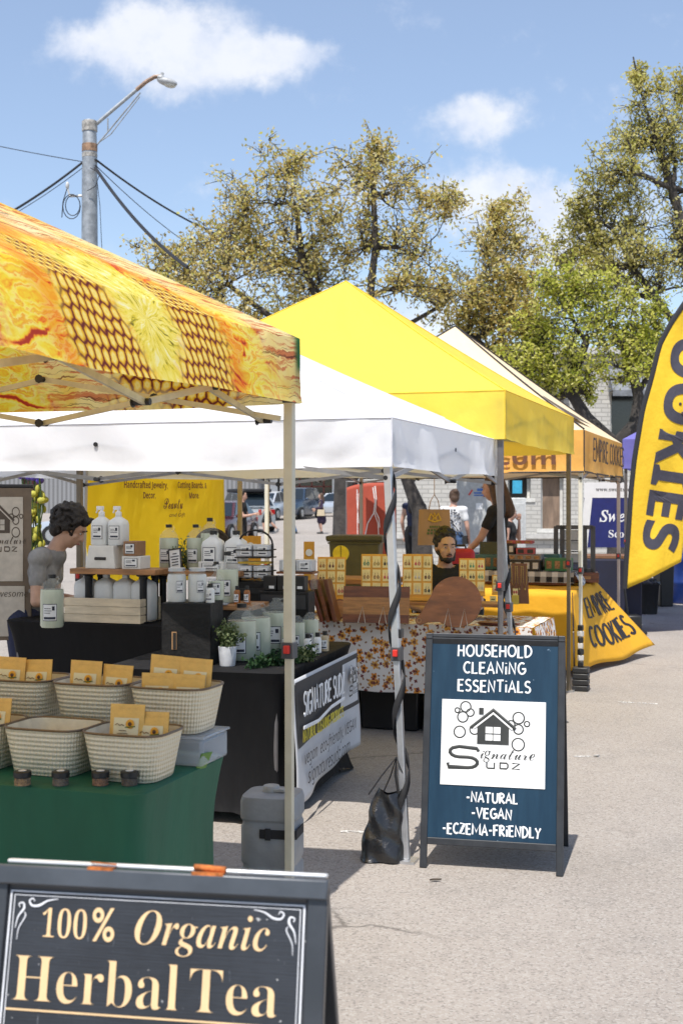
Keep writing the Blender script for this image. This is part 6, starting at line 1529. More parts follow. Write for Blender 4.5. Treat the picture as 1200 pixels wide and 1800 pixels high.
# ================================================================ jewelry stall
OD = (1.24, 8.32)
def rowd(x, y, z): return row(OD, x, y, z)
def floral():
    m, nt, o = newmat('floral_cloth')
    p = nd(nt, 'TexCoord', None, 3); s = sepx(nt, p)
    q = comb(nt, ma(nt, 'ADD', s[0], s[1]), ma(nt, 'ADD', s[2], ma(nt, 'MULTIPLY', s[1], .0)))
    # on the table top the pattern runs with x and y instead
    nrm = sepx(nt, nd(nt, 'NewGeometry', None, 3)); topm = sstep(nt, nrm[2], .6, .8)
    qv = nt.nodes.new('ShaderNodeMix'); qv.data_type = 'VECTOR'; nt.links.new(topm, qv.inputs[0]); nt.links.new(q, qv.inputs[4]); nt.links.new(comb(nt, s[0], s[1]), qv.inputs[5]); q = qv.outputs[1]
    c = (.68, .64, .60)
    for (sc, off, rad, k, cols, ctr) in [(13, (0, 0, 0), .36, 5, (.72, .27, .03), (.12, .03, .01)), (10, (.37, .61, 0), .32, 6, (.74, .38, .07), (.20, .06, .02)), (19, (.2, .8, 0), .26, 4, (.22, .05, .04), (.10, .02, .02)), (26, (.9, .1, 0), .25, 2, (.30, .16, .08), (.3, .16, .08))]:
        mp = nd(nt, 'Mapping', {'Vector': q, 'Location': off})
        v = nd(nt, 'TexVoronoi', {'Vector': mp, 'Scale': sc, 'Randomness': .95}, None, voronoi_dimensions='2D')
        loc = nd(nt, 'VectorMath', {0: nd(nt, 'VectorMath', {0: mp, 'Scale': sc}, 0, operation='SCALE'), 1: nd(nt, 'VectorMath', {0: v.outputs['Position'], 'Scale': sc}, 0, operation='SCALE')}, 0, operation='SUBTRACT')
        l = sepx(nt, loc); an = ma(nt, 'ARCTAN2', l[1], l[0]); rr = v.outputs['Distance']; rnd = nd(nt, 'SeparateColor', {0: v.outputs['Color']}, None)
        pet = ma(nt, 'ADD', .80, ma(nt, 'MULTIPLY', ma(nt, 'COSINE', ma(nt, 'ADD', ma(nt, 'MULTIPLY', an, float(k)), ma(nt, 'MULTIPLY', rnd.outputs[1], 6.28))), .18))
        on = ma(nt, 'GREATER_THAN', rnd.outputs[0], .38)
        e = sstep(nt, ma(nt, 'SUBTRACT', rr, ma(nt, 'MULTIPLY', pet, rad)), .02, -.02)
        c = mix(nt, ma(nt, 'MULTIPLY', e, on), c, mix(nt, rnd.outputs[2], cols, tuple(x*.75+.02 for x in cols)))
        c = mix(nt, ma(nt, 'MULTIPLY', sstep(nt, rr, rad*.40, rad*.30), on), c, ctr)
    b = nd(nt, 'BsdfPrincipled', {'Base Color': c, 'Roughness': .8}); nt.links.new(b, o.inputs[0]); return m
flo = floral()
TD = thing('folding_table', 'table draped in white cloth with orange and brown flowers under the earring boards', 'table', (OD[0], OD[1], 0), RZ)
m = MB(); Wd_, Dd_, hz_ = 2.0, .78, .755
def dro(v): return hz_-.45*v
m.grid(lambda u, v: (-Wd_*(1-u), Dd_*v, hz_+.002*math.sin(u*30)*math.sin(v*14)), 40, 12)
m.grid(lambda u, v: (-Wd_*(1-u)+.0*v, -.012-.02*v-.010*math.sin(u*31)*v-.006*math.sin(u*67+1)*v, dro(v)+.012*math.sin(u*9)*v), 80, 10, flip=True)
m.grid(lambda u, v: (.012+.13*v*(1-.5*u)+.03*math.sin(u*22)*v, Dd_*u-.012*(1-u)-.02*v*(1-u), dro(v)), 30, 10, flip=True)
m.grid(lambda u, v: (-Wd_-.012-.02*v, Dd_*u, dro(v)), 20, 8)
m.build('tablecloth', flo, TD, smooth=50); table_legs(TD, Wd_, Dd_, .74)
for i, (x, l) in enumerate([(-.55, 'right black storage bin in the dark under the floral table'), (-1.02, 'middle black storage bin in the dark under the floral table'), (-1.45, 'left black storage bin in the dark under the floral table')]):
    t = thing('storage_bin', l, 'bin', rowd(x, .42, 0), RZ, 'black bins under the floral table')
    m = MB(); m.box((0, 0, .19), (.40, .5, .37), top=(1.06, 1.06)); m.build('bin', blackp, t, bevel=.012); m = MB(); m.box((0, 0, .39), (.45, .55, .03)); m.build('lid', mat('bin_lid', (.02, .02, .022), .4), t, bevel=.008)
zD = .760
rs = thing('display_riser', 'long wooden riser the earring boards stand on', 'shelf', rowd(-1.06, .50, zD), RZ)
m = MB(); m.box((0, 0, .098), (1.62, .24, .024)); m.build('top_board', wood, rs, bevel=.003)
for x in (-.77, -.3, .3, .77): m = MB(); m.box((x, 0, .043), (.024, .22, .085)); m.build('side_board', wood, rs)
zR = zD+.112
bcard = mat('card_cream', (.86, .71, .32), .55); ply = mat('display_ply', (.72, .36, .04), .5, 0, .15, 7, .1)
EC = [mat('ear_%d' % i, c, .35, m_) for i, (c, m_) in enumerate([((.10, .02, .015), 0), ((.02, .02, .02), 0), ((.05, .25, .16), 0), ((.40, .28, .10), .6), ((.5, .06, .10), 0), ((.55, .52, .48), .3), ((.30, .12, .04), 0)])]
def earboard(label, px, pyb, w, h, cols, rows, seed, tilt=.10, cut=None, Yo=None, zb=None):
    z = zR if zb is None else zb
    p = onz(px, pyb, z) if Yo is None else Vector(((px-600)*Yo/FPX, Yo, z))
    t = thing('earring_board', label, 'display board', p, RZ*.35, 'earring display boards'); t.rotation_euler = (-tilt, 0, RZ*.35)
    r = random.Random(seed)
    m = MB(); m.box((0, 0, h/2), (w, .012, h)); m.build('board', ply, t, bevel=.002); m = MB(); m.box((0, -.02, .012), (w*1.02, .035, .024)); m.build('ledge', ply, t, bevel=.002)
    cw, chh = w/cols*.80, h*.86/rows*.86
    for i in range(cols):
        for j in range(rows):
            x = -w/2+w*(i+.5)/cols; z0 = h*.115+h*.86*(j+.5)/rows; e = r.choice(EC)
            m = MB(); m.box((x, -.008, z0), (cw, .003, chh), ry=r.uniform(-.05, .05)); cdp = m.build('earring_card', bcard, t)
            m = MB()
            for s in (-1, 1):
                m.tube([(x+s*cw*.16, -.011, z0+chh*.22), (x+s*cw*.20, -.011, z0-chh*.05)], .0012, 5)
                k = r.random()
                if k < .5: m.ell((x+s*cw*.21, -.012, z0-chh*.17), (cw*.13, .004, chh*.15), 8, 6)
                else: m.tube([(x+s*cw*.21+cw*.11*math.cos(a*.785), -.012, z0-chh*.16+chh*.13*math.sin(a*.785)) for a in range(8)], .0028, 5, closed=True)
            m.build('earrings', e, cdp)
    return t
earboard('leftmost earring board, beneath the round yellow sign', 582, 1056, .20, .31, 3, 3, 1)
earboard('second earring board from the left, behind the wide cutting board', 661, 1056, .215, .33, 3, 3, 2)
earboard('third earring board, left of the bearded man', 733, 1056, .21, .33, 3, 3, 3)
earboard('fourth earring board, right of the bearded man', 829, 1048, .19, .28, 3, 3, 4, tilt=.14)
earboard('small narrow earring board behind the strapped legs', 873, 1046, .075, .15, 1, 2, 5)
t = thing('round_sign', 'round yellow sign split by a dark line above the leftmost earring board', 'sign', rowd(-1.52, .62, 1.19), RZ*.3)
m = MB(); T = Matrix.Rotation(R(90), 4, 'X'); m.lathe([(0, -.006), (.06, -.006), (.06, .006), (0, .006)], n=28, M=T); m.build('disc', mat('sign_yellow', (.80, .62, .02), .5), t, smooth=40); m = MB(); m.box((0, -.0075, 0), (.004, .003, .118)); m.build('line', blackp, t); m = MB(); m.tube([(0, .01, -.42), (0, .01, .0)], .005, 6); m.build('stick', wood_d, t)
# cutting boards
def easel(parent, x, z0, h, y):
    m = MB(); m.tube([(x-.026, y-.05, z0+.003), (x, y-.004, z0+h), (x+.026, y-.05, z0+.003)], .0024, 6)
    for s in (-1, 1): m.tube([(x+s*.026, y-.05, z0+.003), (x+s*.026, y+.10, z0+.003)], .0024, 6)
    m.build('wire_stand', mat('wire_bright', (.62, .55, .42), .3, .6), parent)
p = onz(660, 1096, zD); t = thing('cutting_board', 'wide rectangular cutting board with dark edges standing on wire easels', 'cutting board', p, RZ*.5)
m = MB(); T = Matrix.Rotation(-.22, 4, 'X'); hb = .245
for z0, z1, mi in ((0, .055, 1), (.055, .17, 0), (.17, hb, 1)): m.box((0, .0, (z0+z1)/2+.004), (.445 if mi == 0 else .4452, .024, z1-z0), mi, M=T)
m.build('board', [wood_m, wood_d], t, smooth=0); easel(t, -.085, 0, .115, -.02); easel(t, .055, 0, .115, -.02)
p = onz(800, 1103, zD); t = thing('cutting_board', 'round walnut board with a looped handle standing on wire easels', 'cutting board', (p.x, p.y, zD), RZ*.5)
r0 = .166; pts = []
for a in range(-128, 172, 6): pts.append((r0*math.cos(R(a)), r0+r0*math.sin(R(a))))
hnd = [(-.20, .135), (-.225, .09), (-.248, .065), (-.262, .04), (-.252, .018), (-.228, .010), (-.205, .022), (-.178, .033)]
out = pts+hnd
m = MB(); T = Matrix.Rotation(R(90-13), 4, 'X'); m.prism(out, -.013, .013, 0, T, 1); m.build('board', [mat('wood_round', (.30, .105, .028), .25, 0, .35, 4, .1, stretch=(1.2, 4, 4)), mat('bark_edge', (.13, .065, .025), .6)], t, smooth=30, bevel=.004)
m = MB(); m.lathe([(.017, -.0145), (.017, .0145), (.010, .0145), (.010, -.0145), (.017, -.0145)], (-.236, .040, 0), 16, M=T); m.build('handle_loop', wood_m, t)
easel(t, -.045, 0, .125, -.03); easel(t, .06, 0, .125, -.03)
for i, (px, rot, mm, l) in enumerate([(566, -.30, mat('wood_red', (.13, .035, .018), .35, 0, .3, 6, stretch=(7, 7, 1)), 'reddish cutting board leaning left beside the cream post'), (577, -.27, wood_d, 'near black cutting board leaning between two reddish ones'), (589, -.24, mat('wood_red2', (.16, .055, .025), .35, 0, .3, 6, stretch=(7, 7, 1)), 'right hand cutting board of the three leaning together')]):
    p = onz(px, 1094, zD); t = thing('cutting_board', l, 'cutting board', p, RZ*.4, 'cutting boards leaning together'); t.rotation_euler = (-.05, rot, RZ*.4)
    m = MB(); m.box((0, .10, .15), (.026, .22, .295)); m.build('board', mm, t, bevel=.003); m = MB(); m.box((.0, .10, .297), (.0264, .1, .004)); m.build('edge_inlay', wood_m, t)
p = onz(597, 1088, zD); t = thing('cutting_board', 'round dark board lying behind the leaning boards', 'cutting board', p, 0); m = MB(); m.lathe([(0, 0), (.07, 0), (.07, .012), (0, .012)], (0, .07, 0), 24, M=Matrix.Rotation(R(70), 4, 'X')); m.build('board', wood_d, t, smooth=40); m = MB(); m.lathe([(.05, .0125), (.06, .0125), (.06, .0135), (.05, .0135)], (0, .07, 0), 24, M=Matrix.Rotation(R(70), 4, 'X')); m.build('groove', wood_m, t)
p = onz(868, 1098, zD); t = thing('serving_board', 'small dark red wooden board lying flat by the round board', 'board', p, RZ); m = MB(); m.lathe([(0, 0), (.095, 0), (.10, .006), (.10, .016), (0, .018)], n=24, sx=1.1, sy=.6); m.build('board', mat('wood_red', (.13, .035, .018)), t, smooth=40); m = MB(); m.box((.13, 0, .009), (.08, .03, .014)); m.build('handle', mat('wood_red', (.13, .035, .018)), t, bevel=.004)
for px, py, l in [(688, 1075, 'cream card lying left of the round board'), (762, 1062, 'upright cream card left of the round board'), (700, 1082, 'folded price card in front of the wide cutting board'), (866, 1060, 'row of little cream cards on the jewelry table'), (765, 1090, 'pale card flat on the cloth by the board handle')]:
    p = onz(px, py, zD); t = thing('price_card', l, 'card', p, RZ*.4, 'cream price cards on the floral cloth'); m = MB(); m.box((0, 0, .028), (.05, .003, .056), rx=-.2); m.build('card', bcard, t); m = MB(); m.box((0, -.004, .03), (.03, .002, .006), rx=-.2); m.build('lettering', inkb, t)
# necklace bust board and its card
t = thing('necklace_stand', 'brown leather necklace stand at the right end of the floral table', 'display stand', onz(912, 1048, zD+.06), RZ*.3); t.location.z = zD
t.rotation_euler = (-.12, 0, RZ*.3)
m = MB(); m.box((0, 0, .16), (.155, .02, .32), top=(.82, 1)); m.build('panel', mat('leather', (.17, .065, .025), .55, 0, .2, 8, .2, 40), t, bevel=.004)
m = MB()
for x in (-.045, 0, .045): m.tube([(x-.016, -.013, .29), (x-.012, -.013, .17), (x, -.013, .12), (x+.012, -.013, .17), (x+.016, -.013, .29)], .0018, 5); m.ell((x, -.014, .115), (.007, .005, .009), 7, 5); m.ell((x-.016, -.013, .295), .005, 6, 5); m.ell((x+.016, -.013, .295), .005, 6, 5)
m.build('necklaces', mat('brass', (.55, .38, .12), .3, .8), t)
t = thing('earring_card', 'small yellow stand with pink earrings before the necklace stand', 'card', onz(905, 1062, zD), RZ*.3)
m = MB(); m.box((0, 0, .035), (.055, .03, .07)); m.build('block', mat('card_yellow', (.60, .44, .06)), t, bevel=.002); m = MB(); m.box((0, .005, .095), (.04, .003, .055)); m.build('card', bcard, t); m = MB(); m.ell((-.01, -.0, .095), (.007, .004, .012), 7, 5); m.ell((.01, -.0, .095), (.007, .004, .012), 7, 5); m.build('earrings', EC[4], t)
# yellow boards behind the soap rack
for px, py0, py1, w, Y, rot, l in [(411, 955, 1062, .10, 8.9, .16, 'tall orange display panel tilted at the left of the wire rack'), (440, 942, 1040, .15, 9.1, 0, 'orange display panel with a white ring behind the wire rack'), (543, 952, 1060, .075, 9.0, 0, 'narrow orange card with a framed picture right of the cream post')]:
    a = W(px, py1, Y); h = (py1-py0)*Y/FPX; t = thing('orange_easel', l, 'display board', a, 0, 'orange display panels'); t.rotation_euler = (-.05, rot*-1, 0)
    m = MB(); m.box((0, 0, h/2), (w, .010, h)); m.build('panel', mat('panel_orange', (.62, .30, .02), .5), t); m = MB(); m.lathe([(.012, -.002), (.025, -.002), (.025, .002), (.012, .002)], (0, 0, 0), 18, M=Matrix.Translation((0, -.008, h*.82)) @ Matrix.Rotation(R(90), 4, 'X')); m.build('ring', paper if px != 411 else EC[6], t)
    m = MB(); m.box((0, .08, -(a.z-.02)/2+.0), (w*.6, .05, a.z-.02)); m.build('easel_post', wood_d, t)
t = thing('side_table', 'second wooden table behind the leaning boards', 'table', rowd(-1.75, 1.35, 0), RZ)
m = MB(); m.box((0, 0, .95), (.9, .45, .04)); m.build('top', wood, t, bevel=.004)
for sx in (-1, 1):
    for sy in (-1, 1): m = MB(); m.box((sx*.4, sy*.19, .465), (.045, .045, .93)); m.build('leg', wood_d, t)
# storage totes
ol = mat('olive_plastic', (.115, .105, .055), .5, 0, .08); old = mat('olive_lid', (.095, .088, .05), .45)
bt_ = W(627, 943, 11.3)
for k, l in enumerate(['lowest olive storage tote behind the floral table', 'middle olive storage tote behind the floral table', 'top olive storage tote with ribbed lid edges behind the floral table']):
    t = thing('storage_tote', l, 'tote', (bt_.x, 11.5, k*.422), RZ*.4, 'olive storage totes'); m = MB(); m.box((0, 0, .185), (.41, .34, .37), top=(1.10, 1.10)); m.build('tub', ol, t, bevel=.015)
    m = MB()
    for zz in (.355, .375): m.box((0, 0, zz), (.47+.02*(zz > .36), .40, .014))
    m.box((0, 0, .40), (.50, .42, .035)); m.box((0, 0, .419), (.42, .34, .006)); m.build('lid', old, t, bevel=.006)
# paper bag hanging from the truss
PB = thing('paper_bag', 'brown paper carrier bag with a yellow and green print hanging behind the bearded man', 'bag', W(763, 958, 10.4), .06)
kp = mat('bag_kraft', (.36, .215, .13), .75, 0, .06, 5)
m = MB(); w_, h_b = .255, .29
m.grid(lambda u, v: ((u-.5)*w_*(1.04-.06*v), -.035*(1-v*.9)-.003*math.sin(u*9), h_b*v), 10, 8); m.grid(lambda u, v: ((u-.5)*w_*(1.04-.06*v), .035*(1-v*.9), h_b*v), 10, 8, flip=True)
m.add([(-w_/2*1.04, -.035, 0), (w_/2*1.04, -.035, 0), (w_/2*1.04, .035, 0), (-w_/2*1.04, .035, 0), (-w_/2*.98, -.0035, h_b), (w_/2*.98, -.0035, h_b), (w_/2*.98, .0035, h_b), (-w_/2*.98, .0035, h_b)], [(3, 2, 1, 0), (1, 2, 6, 5), (3, 0, 4, 7)])
m.build('bag', kp, PB, smooth=30)
m = MB()
for s in (-1, 1): m.tube([(-.045, s*.004, h_b*.98), (-.03, s*.004, h_b+.07), (.0, s*.004, h_b+.12), (.03, s*.004, h_b+.07), (.045, s*.004, h_b*.98)], .008, 6, flat=.35)
m.tube([(0, 0, h_b+.12), (0, 0, h_b+.25)], .003, 5); m.build('handle', kp, PB)
m = MB(); m.M = Matrix.Rotation(-.11, 4, 'X')
m.tube([(-.05, -.040, .20), (-.03, -.040, .25), (.0, -.04, .21), (.03, -.04, .25), (.05, -.04, .20), (.0, -.04, .185), (-.05, -.04, .2)], .007, 6, 0, .4, (0, 1, 0)); m.tube([(-.02, -.04, .18), (.0, -.04, .26), (.02, -.04, .18)], .006, 6, 0, .4, (0, 1, 0))
for k, (z0, w0) in enumerate(((.145, .07), (.118, .10), (.092, .11))):
    for i in range(5): m.box((-w0/2+w0*i/4, -.0415, z0), (w0*.15, .003, .017), 1, ry=.2*math.sin(i*7+k*3))
m.build('print', [mat('print_yellow', (.50, .30, .04)), mat('print_green', (.06, .12, .03))], PB)
RB_ = thing('cooler_bag', 'red insulated bag with a black handle right of the bearded man', 'bag', W(806, 1012, 10.6), 0); RB_.location.z = .78
m = MB(); m.box((0, 0, .20), (.25, .22, .40)); m.build('bag', mat('red_fabric', (.42, .015, .02), .6), RB_, bevel=.04, seg=4); m = MB(); m.tube([(-.06, 0, .39), (-.05, 0, .425), (.05, 0, .425), (.06, 0, .39)], .010, 8); m.build('handle', blackp, RB_)
t = thing('storage_bin', 'tall black bin the red bag stands on', 'bin', (RB_.location.x, 10.6, 0), 0); m = MB(); m.box((0, 0, .37), (.36, .34, .74), top=(1.06, 1.06)); m.build('bin', blackp, t, bevel=.015); m = MB(); m.box((0, 0, .76), (.40, .38, .03)); m.build('lid', mat('bin_lid', (.02, .02, .022)), t)
# yellow stall banner along the jewelry tent's back side
A0 = Vector((-1.93, 9.3, 0)); B0 = Vector((-1.07, 11.65, 0)); zt0, zb0 = 1.795, .90
YBN = thing('fabric_banner', 'yellow fabric banner advertising handcrafted jewelry and cutting boards', 'banner', A0, math.atan2(B0.y-A0.y, B0.x-A0.x)); LB = (B0-A0).length
def ybw(u, v): return .05*math.sin(u*5.5+.6)*(1-.4*v)*.5+.018*math.sin(u*17+v*2)*(1-v*.6) + (.16*(1-u/.16)**2 if u < .16 else 0)*(-1)*(1-v*.75)
m = MB(); m.grid(lambda u, v: (LB*u, ybw(u, v), zb0+(zt0-zb0)*v), 80, 24)
b_ = m.build('cloth', fabric('banner_yellow', (.98, .80, .06), .35, .35, 2.5, .03), YBN); md = b_.modifiers.new('t', 'SOLIDIFY'); md.thickness = .002
def tpx(px): k = (px-600)/FPX; return (A0.x-k*A0.y)/((A0.x-B0.x)-k*(A0.y-B0.y))*LB
m = MB(); Z = FRONT
def ybt(s, px0, px1, py, hh, hand=False):
    x0, x1 = tpx(px0), tpx(px1); xm = (x0+x1)/2; Yd = A0.y+(B0.y-A0.y)*xm/LB; z = CAMH+(HZ-py)*Yd/FPX
    fit_text(m, s, x0, x1, z, Z @ Matrix.Translation((0, 0, .052)), 0, hgt=hh, offset=.012)
ybt('𝗛𝗮𝗻𝗱𝗰𝗿𝗮𝗳𝘁𝗲𝗱 𝗝𝗲𝘄𝗲𝗹𝗿𝘆,', 208, 285, 858, .055); ybt('𝗖𝘂𝘁𝘁𝗶𝗻𝗴 𝗕𝗼𝗮𝗿𝗱𝘀, &', 303, 354, 858, .055); ybt('𝗗𝗲𝗰𝗼𝗿,', 242, 264, 876, .05); ybt('𝗠𝗼𝗿𝗲.', 323, 341, 876, .05)
ybt('𝓑𝓮𝓪𝓾𝓽𝔂', 278, 312, 894, .085); ybt('𝘢𝘯𝘥 𝘎𝘪𝘧𝘵', 288, 316, 908, .03)
m.build('lettering', mat('brown_ink', (.16, .07, .04)), YBN, smooth=0)
# red banner behind
RBn = thing('fabric_banner', 'brick red fabric banner with white brush strokes behind the olive totes', 'banner', W(652, 1000, 15.2), 0); RBn.location.z = .70
m = MB(); m.grid(lambda u, v: ((u-.5)*.60*(1-.03*v), .03*math.sin(u*6+v*2)*(1-v*.5), 1.08*v-(.06*(1-u)**4*v)), 24, 24); b_ = m.build('cloth', fabric('banner_red', (.52, .115, .075), .25, .3, 3, .06), RBn); md = b_.modifiers.new('t', 'SOLIDIFY'); md.thickness = .003
m = MB(); Zr = lambda pts, w: m.tube([(x, -.045, z) for x, z in pts], w, 6, 0, .4, (0, 1, 0))
Zr([(-.16, .42), (-.165, .65), (-.15, .95), (-.165, 1.0), (-.17, .9), (-.15, .6)], .004); Zr([(-.08, .42), (-.04, .60), (.03, .72), (.045, .85), (.02, 1.02), (.045, 1.04), (.06, .9), (.05, .74), (.09, .66), (.10, .55)], .0055); Zr([(.03, .74), (.08, .60), (.09, .42)], .005); Zr([(.16, .52), (.18, .48)], .005)
Zr([(.27, .50), (.23, .52), (.22, .47), (.27, .44), (.27, .39), (.21, .38)], .011); m.build('brush_strokes', mat('white_paint', (.78, .79, .8)), RBn)
m = MB()
for s in (-1, 1): m.tube([(s*.29, .03, -.69), (s*.29, .03, 1.10)], .012, 8)
m.tube([(-.3, .03, 1.09), (.3, .03, 1.09)], .012, 8); m.build('stand', dark_post, RBn)
CO = thing('cool_box', 'blue cool box with a grey lid beyond the white patterned shopper', 'cool box', (W(828, 970, 30).x, 30, 0), 0)
m = MB(); m.box((0, 0, .19), (.40, .32, .38)); m.build('box', mat('cooler_blue', (.012, .03, .12), .4), CO, bevel=.02); m = MB(); m.box((0, 0, .42), (.43, .35, .10)); m.build('lid', mat('cooler_lid', (.20, .21, .22), .45), CO, bevel=.02); m = MB(); m.tube([(-.2, -.17, .36), (.05, -.2, .28), (.2, -.17, .2)], .014, 6); m.build('handle', mat('cooler_lid', (.2, .21, .22)), CO)
CO.location = (W(828, 970, 20).x, 20, .37); t = thing('folding_stand', 'low dark stand under the blue cool box', 'stand', (CO.location.x, 20, 0), 0); m = MB(); m.box((0, 0, .352), (.5, .4, .03)); m.build('top', blackp, t)
for sx in (-1, 1):
    for sy in (-1, 1): m = MB(); m.box((sx*.2, sy*.15, .168), (.03, .03, .336)); m.build('leg', blackp, t)

# ================================================================ cookie stall
OE = (2.06, 11.45)
def rowe(x, y, z): return row(OE, x, y, z)
orc = fabric('orange_cloth', (.80, .42, .03), .12, .4, 2.2, .06)
TE = thing('folding_table', 'table under an orange cloth whose lane side flap bears black lettering', 'table', (OE[0], OE[1], 0), RZ)
m = MB()
m.grid(lambda u, v: (-1.7*(1-u), 1.55*v, .76+.004*math.sin(u*24+v*9)), 30, 20)
m.grid(lambda u, v: (-1.7*(1-u)+.02*v*math.sin(u*20), -.01-.03*v-.02*math.sin(u*26)*v, .76-.70*v), 40, 12, flip=True)
def flapf(u, v):
    y = 1.55*u+.25*v*u; k = v; return (.01+(.03+.52*u)*k+.012*math.sin(u*14)*k-.0*u, y-.05*k*(1-u), .76-.72*v+.05*u*v+.02*math.sin(u*8)*v)
m.grid(flapf, 40, 16, flip=True)
m.grid(lambda u, v: (-1.7-.02*v, 1.55*u, .76-.7*v), 12, 8)
b_ = m.build('tablecloth', orc, TE, smooth=60); md = b_.modifiers.new('t', 'SOLIDIFY'); md.thickness = .004; md.offset = -1
table_legs(TE, 1.7, 1.5, .74)
m = MB(); tmp = MB()
strokes(tmp, 'EMPIRE', .30, .88, .60, .26, Matrix.Identity(4), .015, gap=.2); strokes(tmp, 'COOKIES', .24, .92, .22, .27, Matrix.Identity(4), .017, gap=.2)
def onflap(v):
    u = v[0]; q = 1-v[1]; a = Vector(flapf(u, q)); du = Vector(flapf(u+.01, q))-a; dv = Vector(flapf(u, q+.01))-a; n = dv.cross(du).normalized()
    if n.x < 0: n = -n
    return a+n*(.004+v[2]*.6)
m.add([onflap(v) for v in tmp.v], tmp.f); m.build('lettering', ink, TE, smooth=50, recalc=True)
zE = .768
plaid, nt, o = newmat('plaid'); p = nd(nt, 'TexCoord', None, 3); s = sepx(nt, p)
f1 = ma(nt, 'GREATER_THAN', ma(nt, 'FRACT', ma(nt, 'MULTIPLY', ma(nt, 'ADD', s[0], ma(nt, 'MULTIPLY', s[2], .0)), 9.0)), .5); f2 = ma(nt, 'GREATER_THAN', ma(nt, 'FRACT', ma(nt, 'MULTIPLY', ma(nt, 'ADD', s[1], s[2]), 9.0)), .5)
nt.links.new(nd(nt, 'BsdfPrincipled', {'Base Color': mix(nt, ma(nt, 'MULTIPLY', ma(nt, 'ADD', f1, f2), .5), (.62, .61, .60), (.012, .012, .014)), 'Roughness': .85}), o.inputs[0])
t = thing('plaid_cloth', 'black and white buffalo check runner over the cookie boxes shelf', 'cloth', rowe(-.62, .85, zE), RZ)
m = MB(); m.box((0, 0, .06), (1.0, .35, .118)); m.build('riser', wood_d, t); m = MB(); m.grid(lambda u, v: ((u-.5)*1.08, -.185+.37*v, .126+.003*math.sin(u*20)), 20, 6); m.grid(lambda u, v: ((u-.5)*1.08, -.187-.01*v, .126-.10*v), 20, 5, flip=True); m.grid(lambda u, v: (.54+.06*v, -.187+.374*u, .126-.10*v-.05*v*math.sin(u*3.14)), 10, 5, flip=True); m.build('runner', plaid, t, smooth=50)
pk_ = mat('box_black', (.03, .028, .028), .4); win = mat('cookie', (.30, .16, .07), .7, 0, .5, 60)
def cbox(label, x, y, z, d, col, wcol=None, rz=0.0):
    t = thing('cookie_box', label, 'box', rowe(x, y, z), RZ+rz, 'cookie boxes'); m = MB(); m.box((0, 0, d[2]/2), d); m.build('box', col, t, bevel=.003)
    m = MB(); n = max(2, int(d[0]/.07))
    for i in range(n): m.box((-d[0]/2+d[0]*(i+.5)/n, -d[1]/2-.002, d[2]*.5), (d[0]/n*.62, .004, d[2]*.6))
    m.build('window', wcol or win, t); return t
zP = zE+.131
wht = mat('box_white', (.52, .50, .48)); pnk = mat('box_pink', (.40, .08, .09)); grn = mat('box_green', (.05, .17, .06)); gry = mat('box_grey', (.20, .19, .185)); teal_ = mat('box_teal', (.06, .15, .15))
cbox('long black cookie box with round windows on the check runner', -.62, .80, zP, (.42, .2, .10), pk_, wht); cbox('grey cookie box stacked on the long black box', -.60, .80, zP+.101, (.40, .18, .055), gry)
cbox('black cookie box with a white print on top of the grey box', -.72, .80, zP+.157, (.12, .16, .10), pk_, wht); cbox('pinkish cookie box tilted on top of the pile', -.56, .80, zP+.157, (.18, .15, .06), pnk, pk_, .1); cbox('small red lidded cookie box above the pile', -.62, .80, zP+.258, (.26, .14, .03), pnk)
cbox('green cookie carton right of the black boxes', -.25, .85, zP, (.24, .2, .12), grn); cbox('teal cookie carton behind the green one', -.98, .95, zP+.0, (.30, .2, .14), teal_); cbox('pale teal box beside the green carton', -.36, 1.02, zP, (.2, .14, .15), teal_, wht)
t = thing('cash_register', 'dark tilted tablet stand behind the cookie boxes', 'tablet', rowe(-.88, 1.05, zE), RZ); m = MB(); m.box((0, 0, .12), (.12, .12, .24)); m.build('stand', mat('stand_brown', (.17, .13, .115)), t, bevel=.004); m = MB(); m.box((-.02, -.02, .33), (.33, .03, .13), rx=-.2); m.build('screen', mat('tablet', (.035, .045, .05), .25), t, bevel=.005)
RK = thing('wire_shelf', 'grey display rack with white sheets at the back of the cookie table', 'rack', rowe(-.16, 1.25, zE+.10), RZ*.4)
gm = mat('rack_grey', (.075, .07, .068), .5, .2)
m = MB()
for x in (-.18, -.12, .10, .18): m.box((x, 0, .225), (.045, .05, .45))
for z in (.01, .44): m.box((0, 0, z), (.36, .05, .04))
m.build('frame', gm, RK)
for z in (.08, .20, .31): m = MB(); m.box((0, -.02, z), (.22, .05, .012)); m.build('shelf', gm, RK)
for z in (.135, .255, .37): m = MB(); m.box((-.01, .012, z), (.20, .004, .085)); m.build('sheet', wht, RK)
t = thing('display_block', 'dark wood block under the grey display rack', 'block', rowe(-.16, 1.25, zE), RZ*.4); m = MB(); m.box((0, 0, .049), (.46, .26, .096)); m.build('block', wood_d, t, bevel=.004); m = MB(); m.box((0, -.132, .05), (.3, .004, .03)); m.build('trim', wood_m, t)
# weights round the jewelry tent's far leg
WT = thing('weight_plates', 'stack of black weight plates and checked cord at the cookie tent leg', 'tent weight', (1.985, 10.62, 0), RZ)
for k in range(4): m = MB(); m.box((0, 0, .024+.05*k), (.13, .13, .046)); m.build('plate', mat('plate_black', (.02, .02, .021), .5), WT, bevel=.008)
m = MB()
for k in range(7): m.box((.0, -.03, .225+.05*k), (.045, .04, .046), k % 2, rz=k*.5)
m.build('cord', [blackp, mat('cord_white', (.5, .48, .45))], WT, bevel=.006)

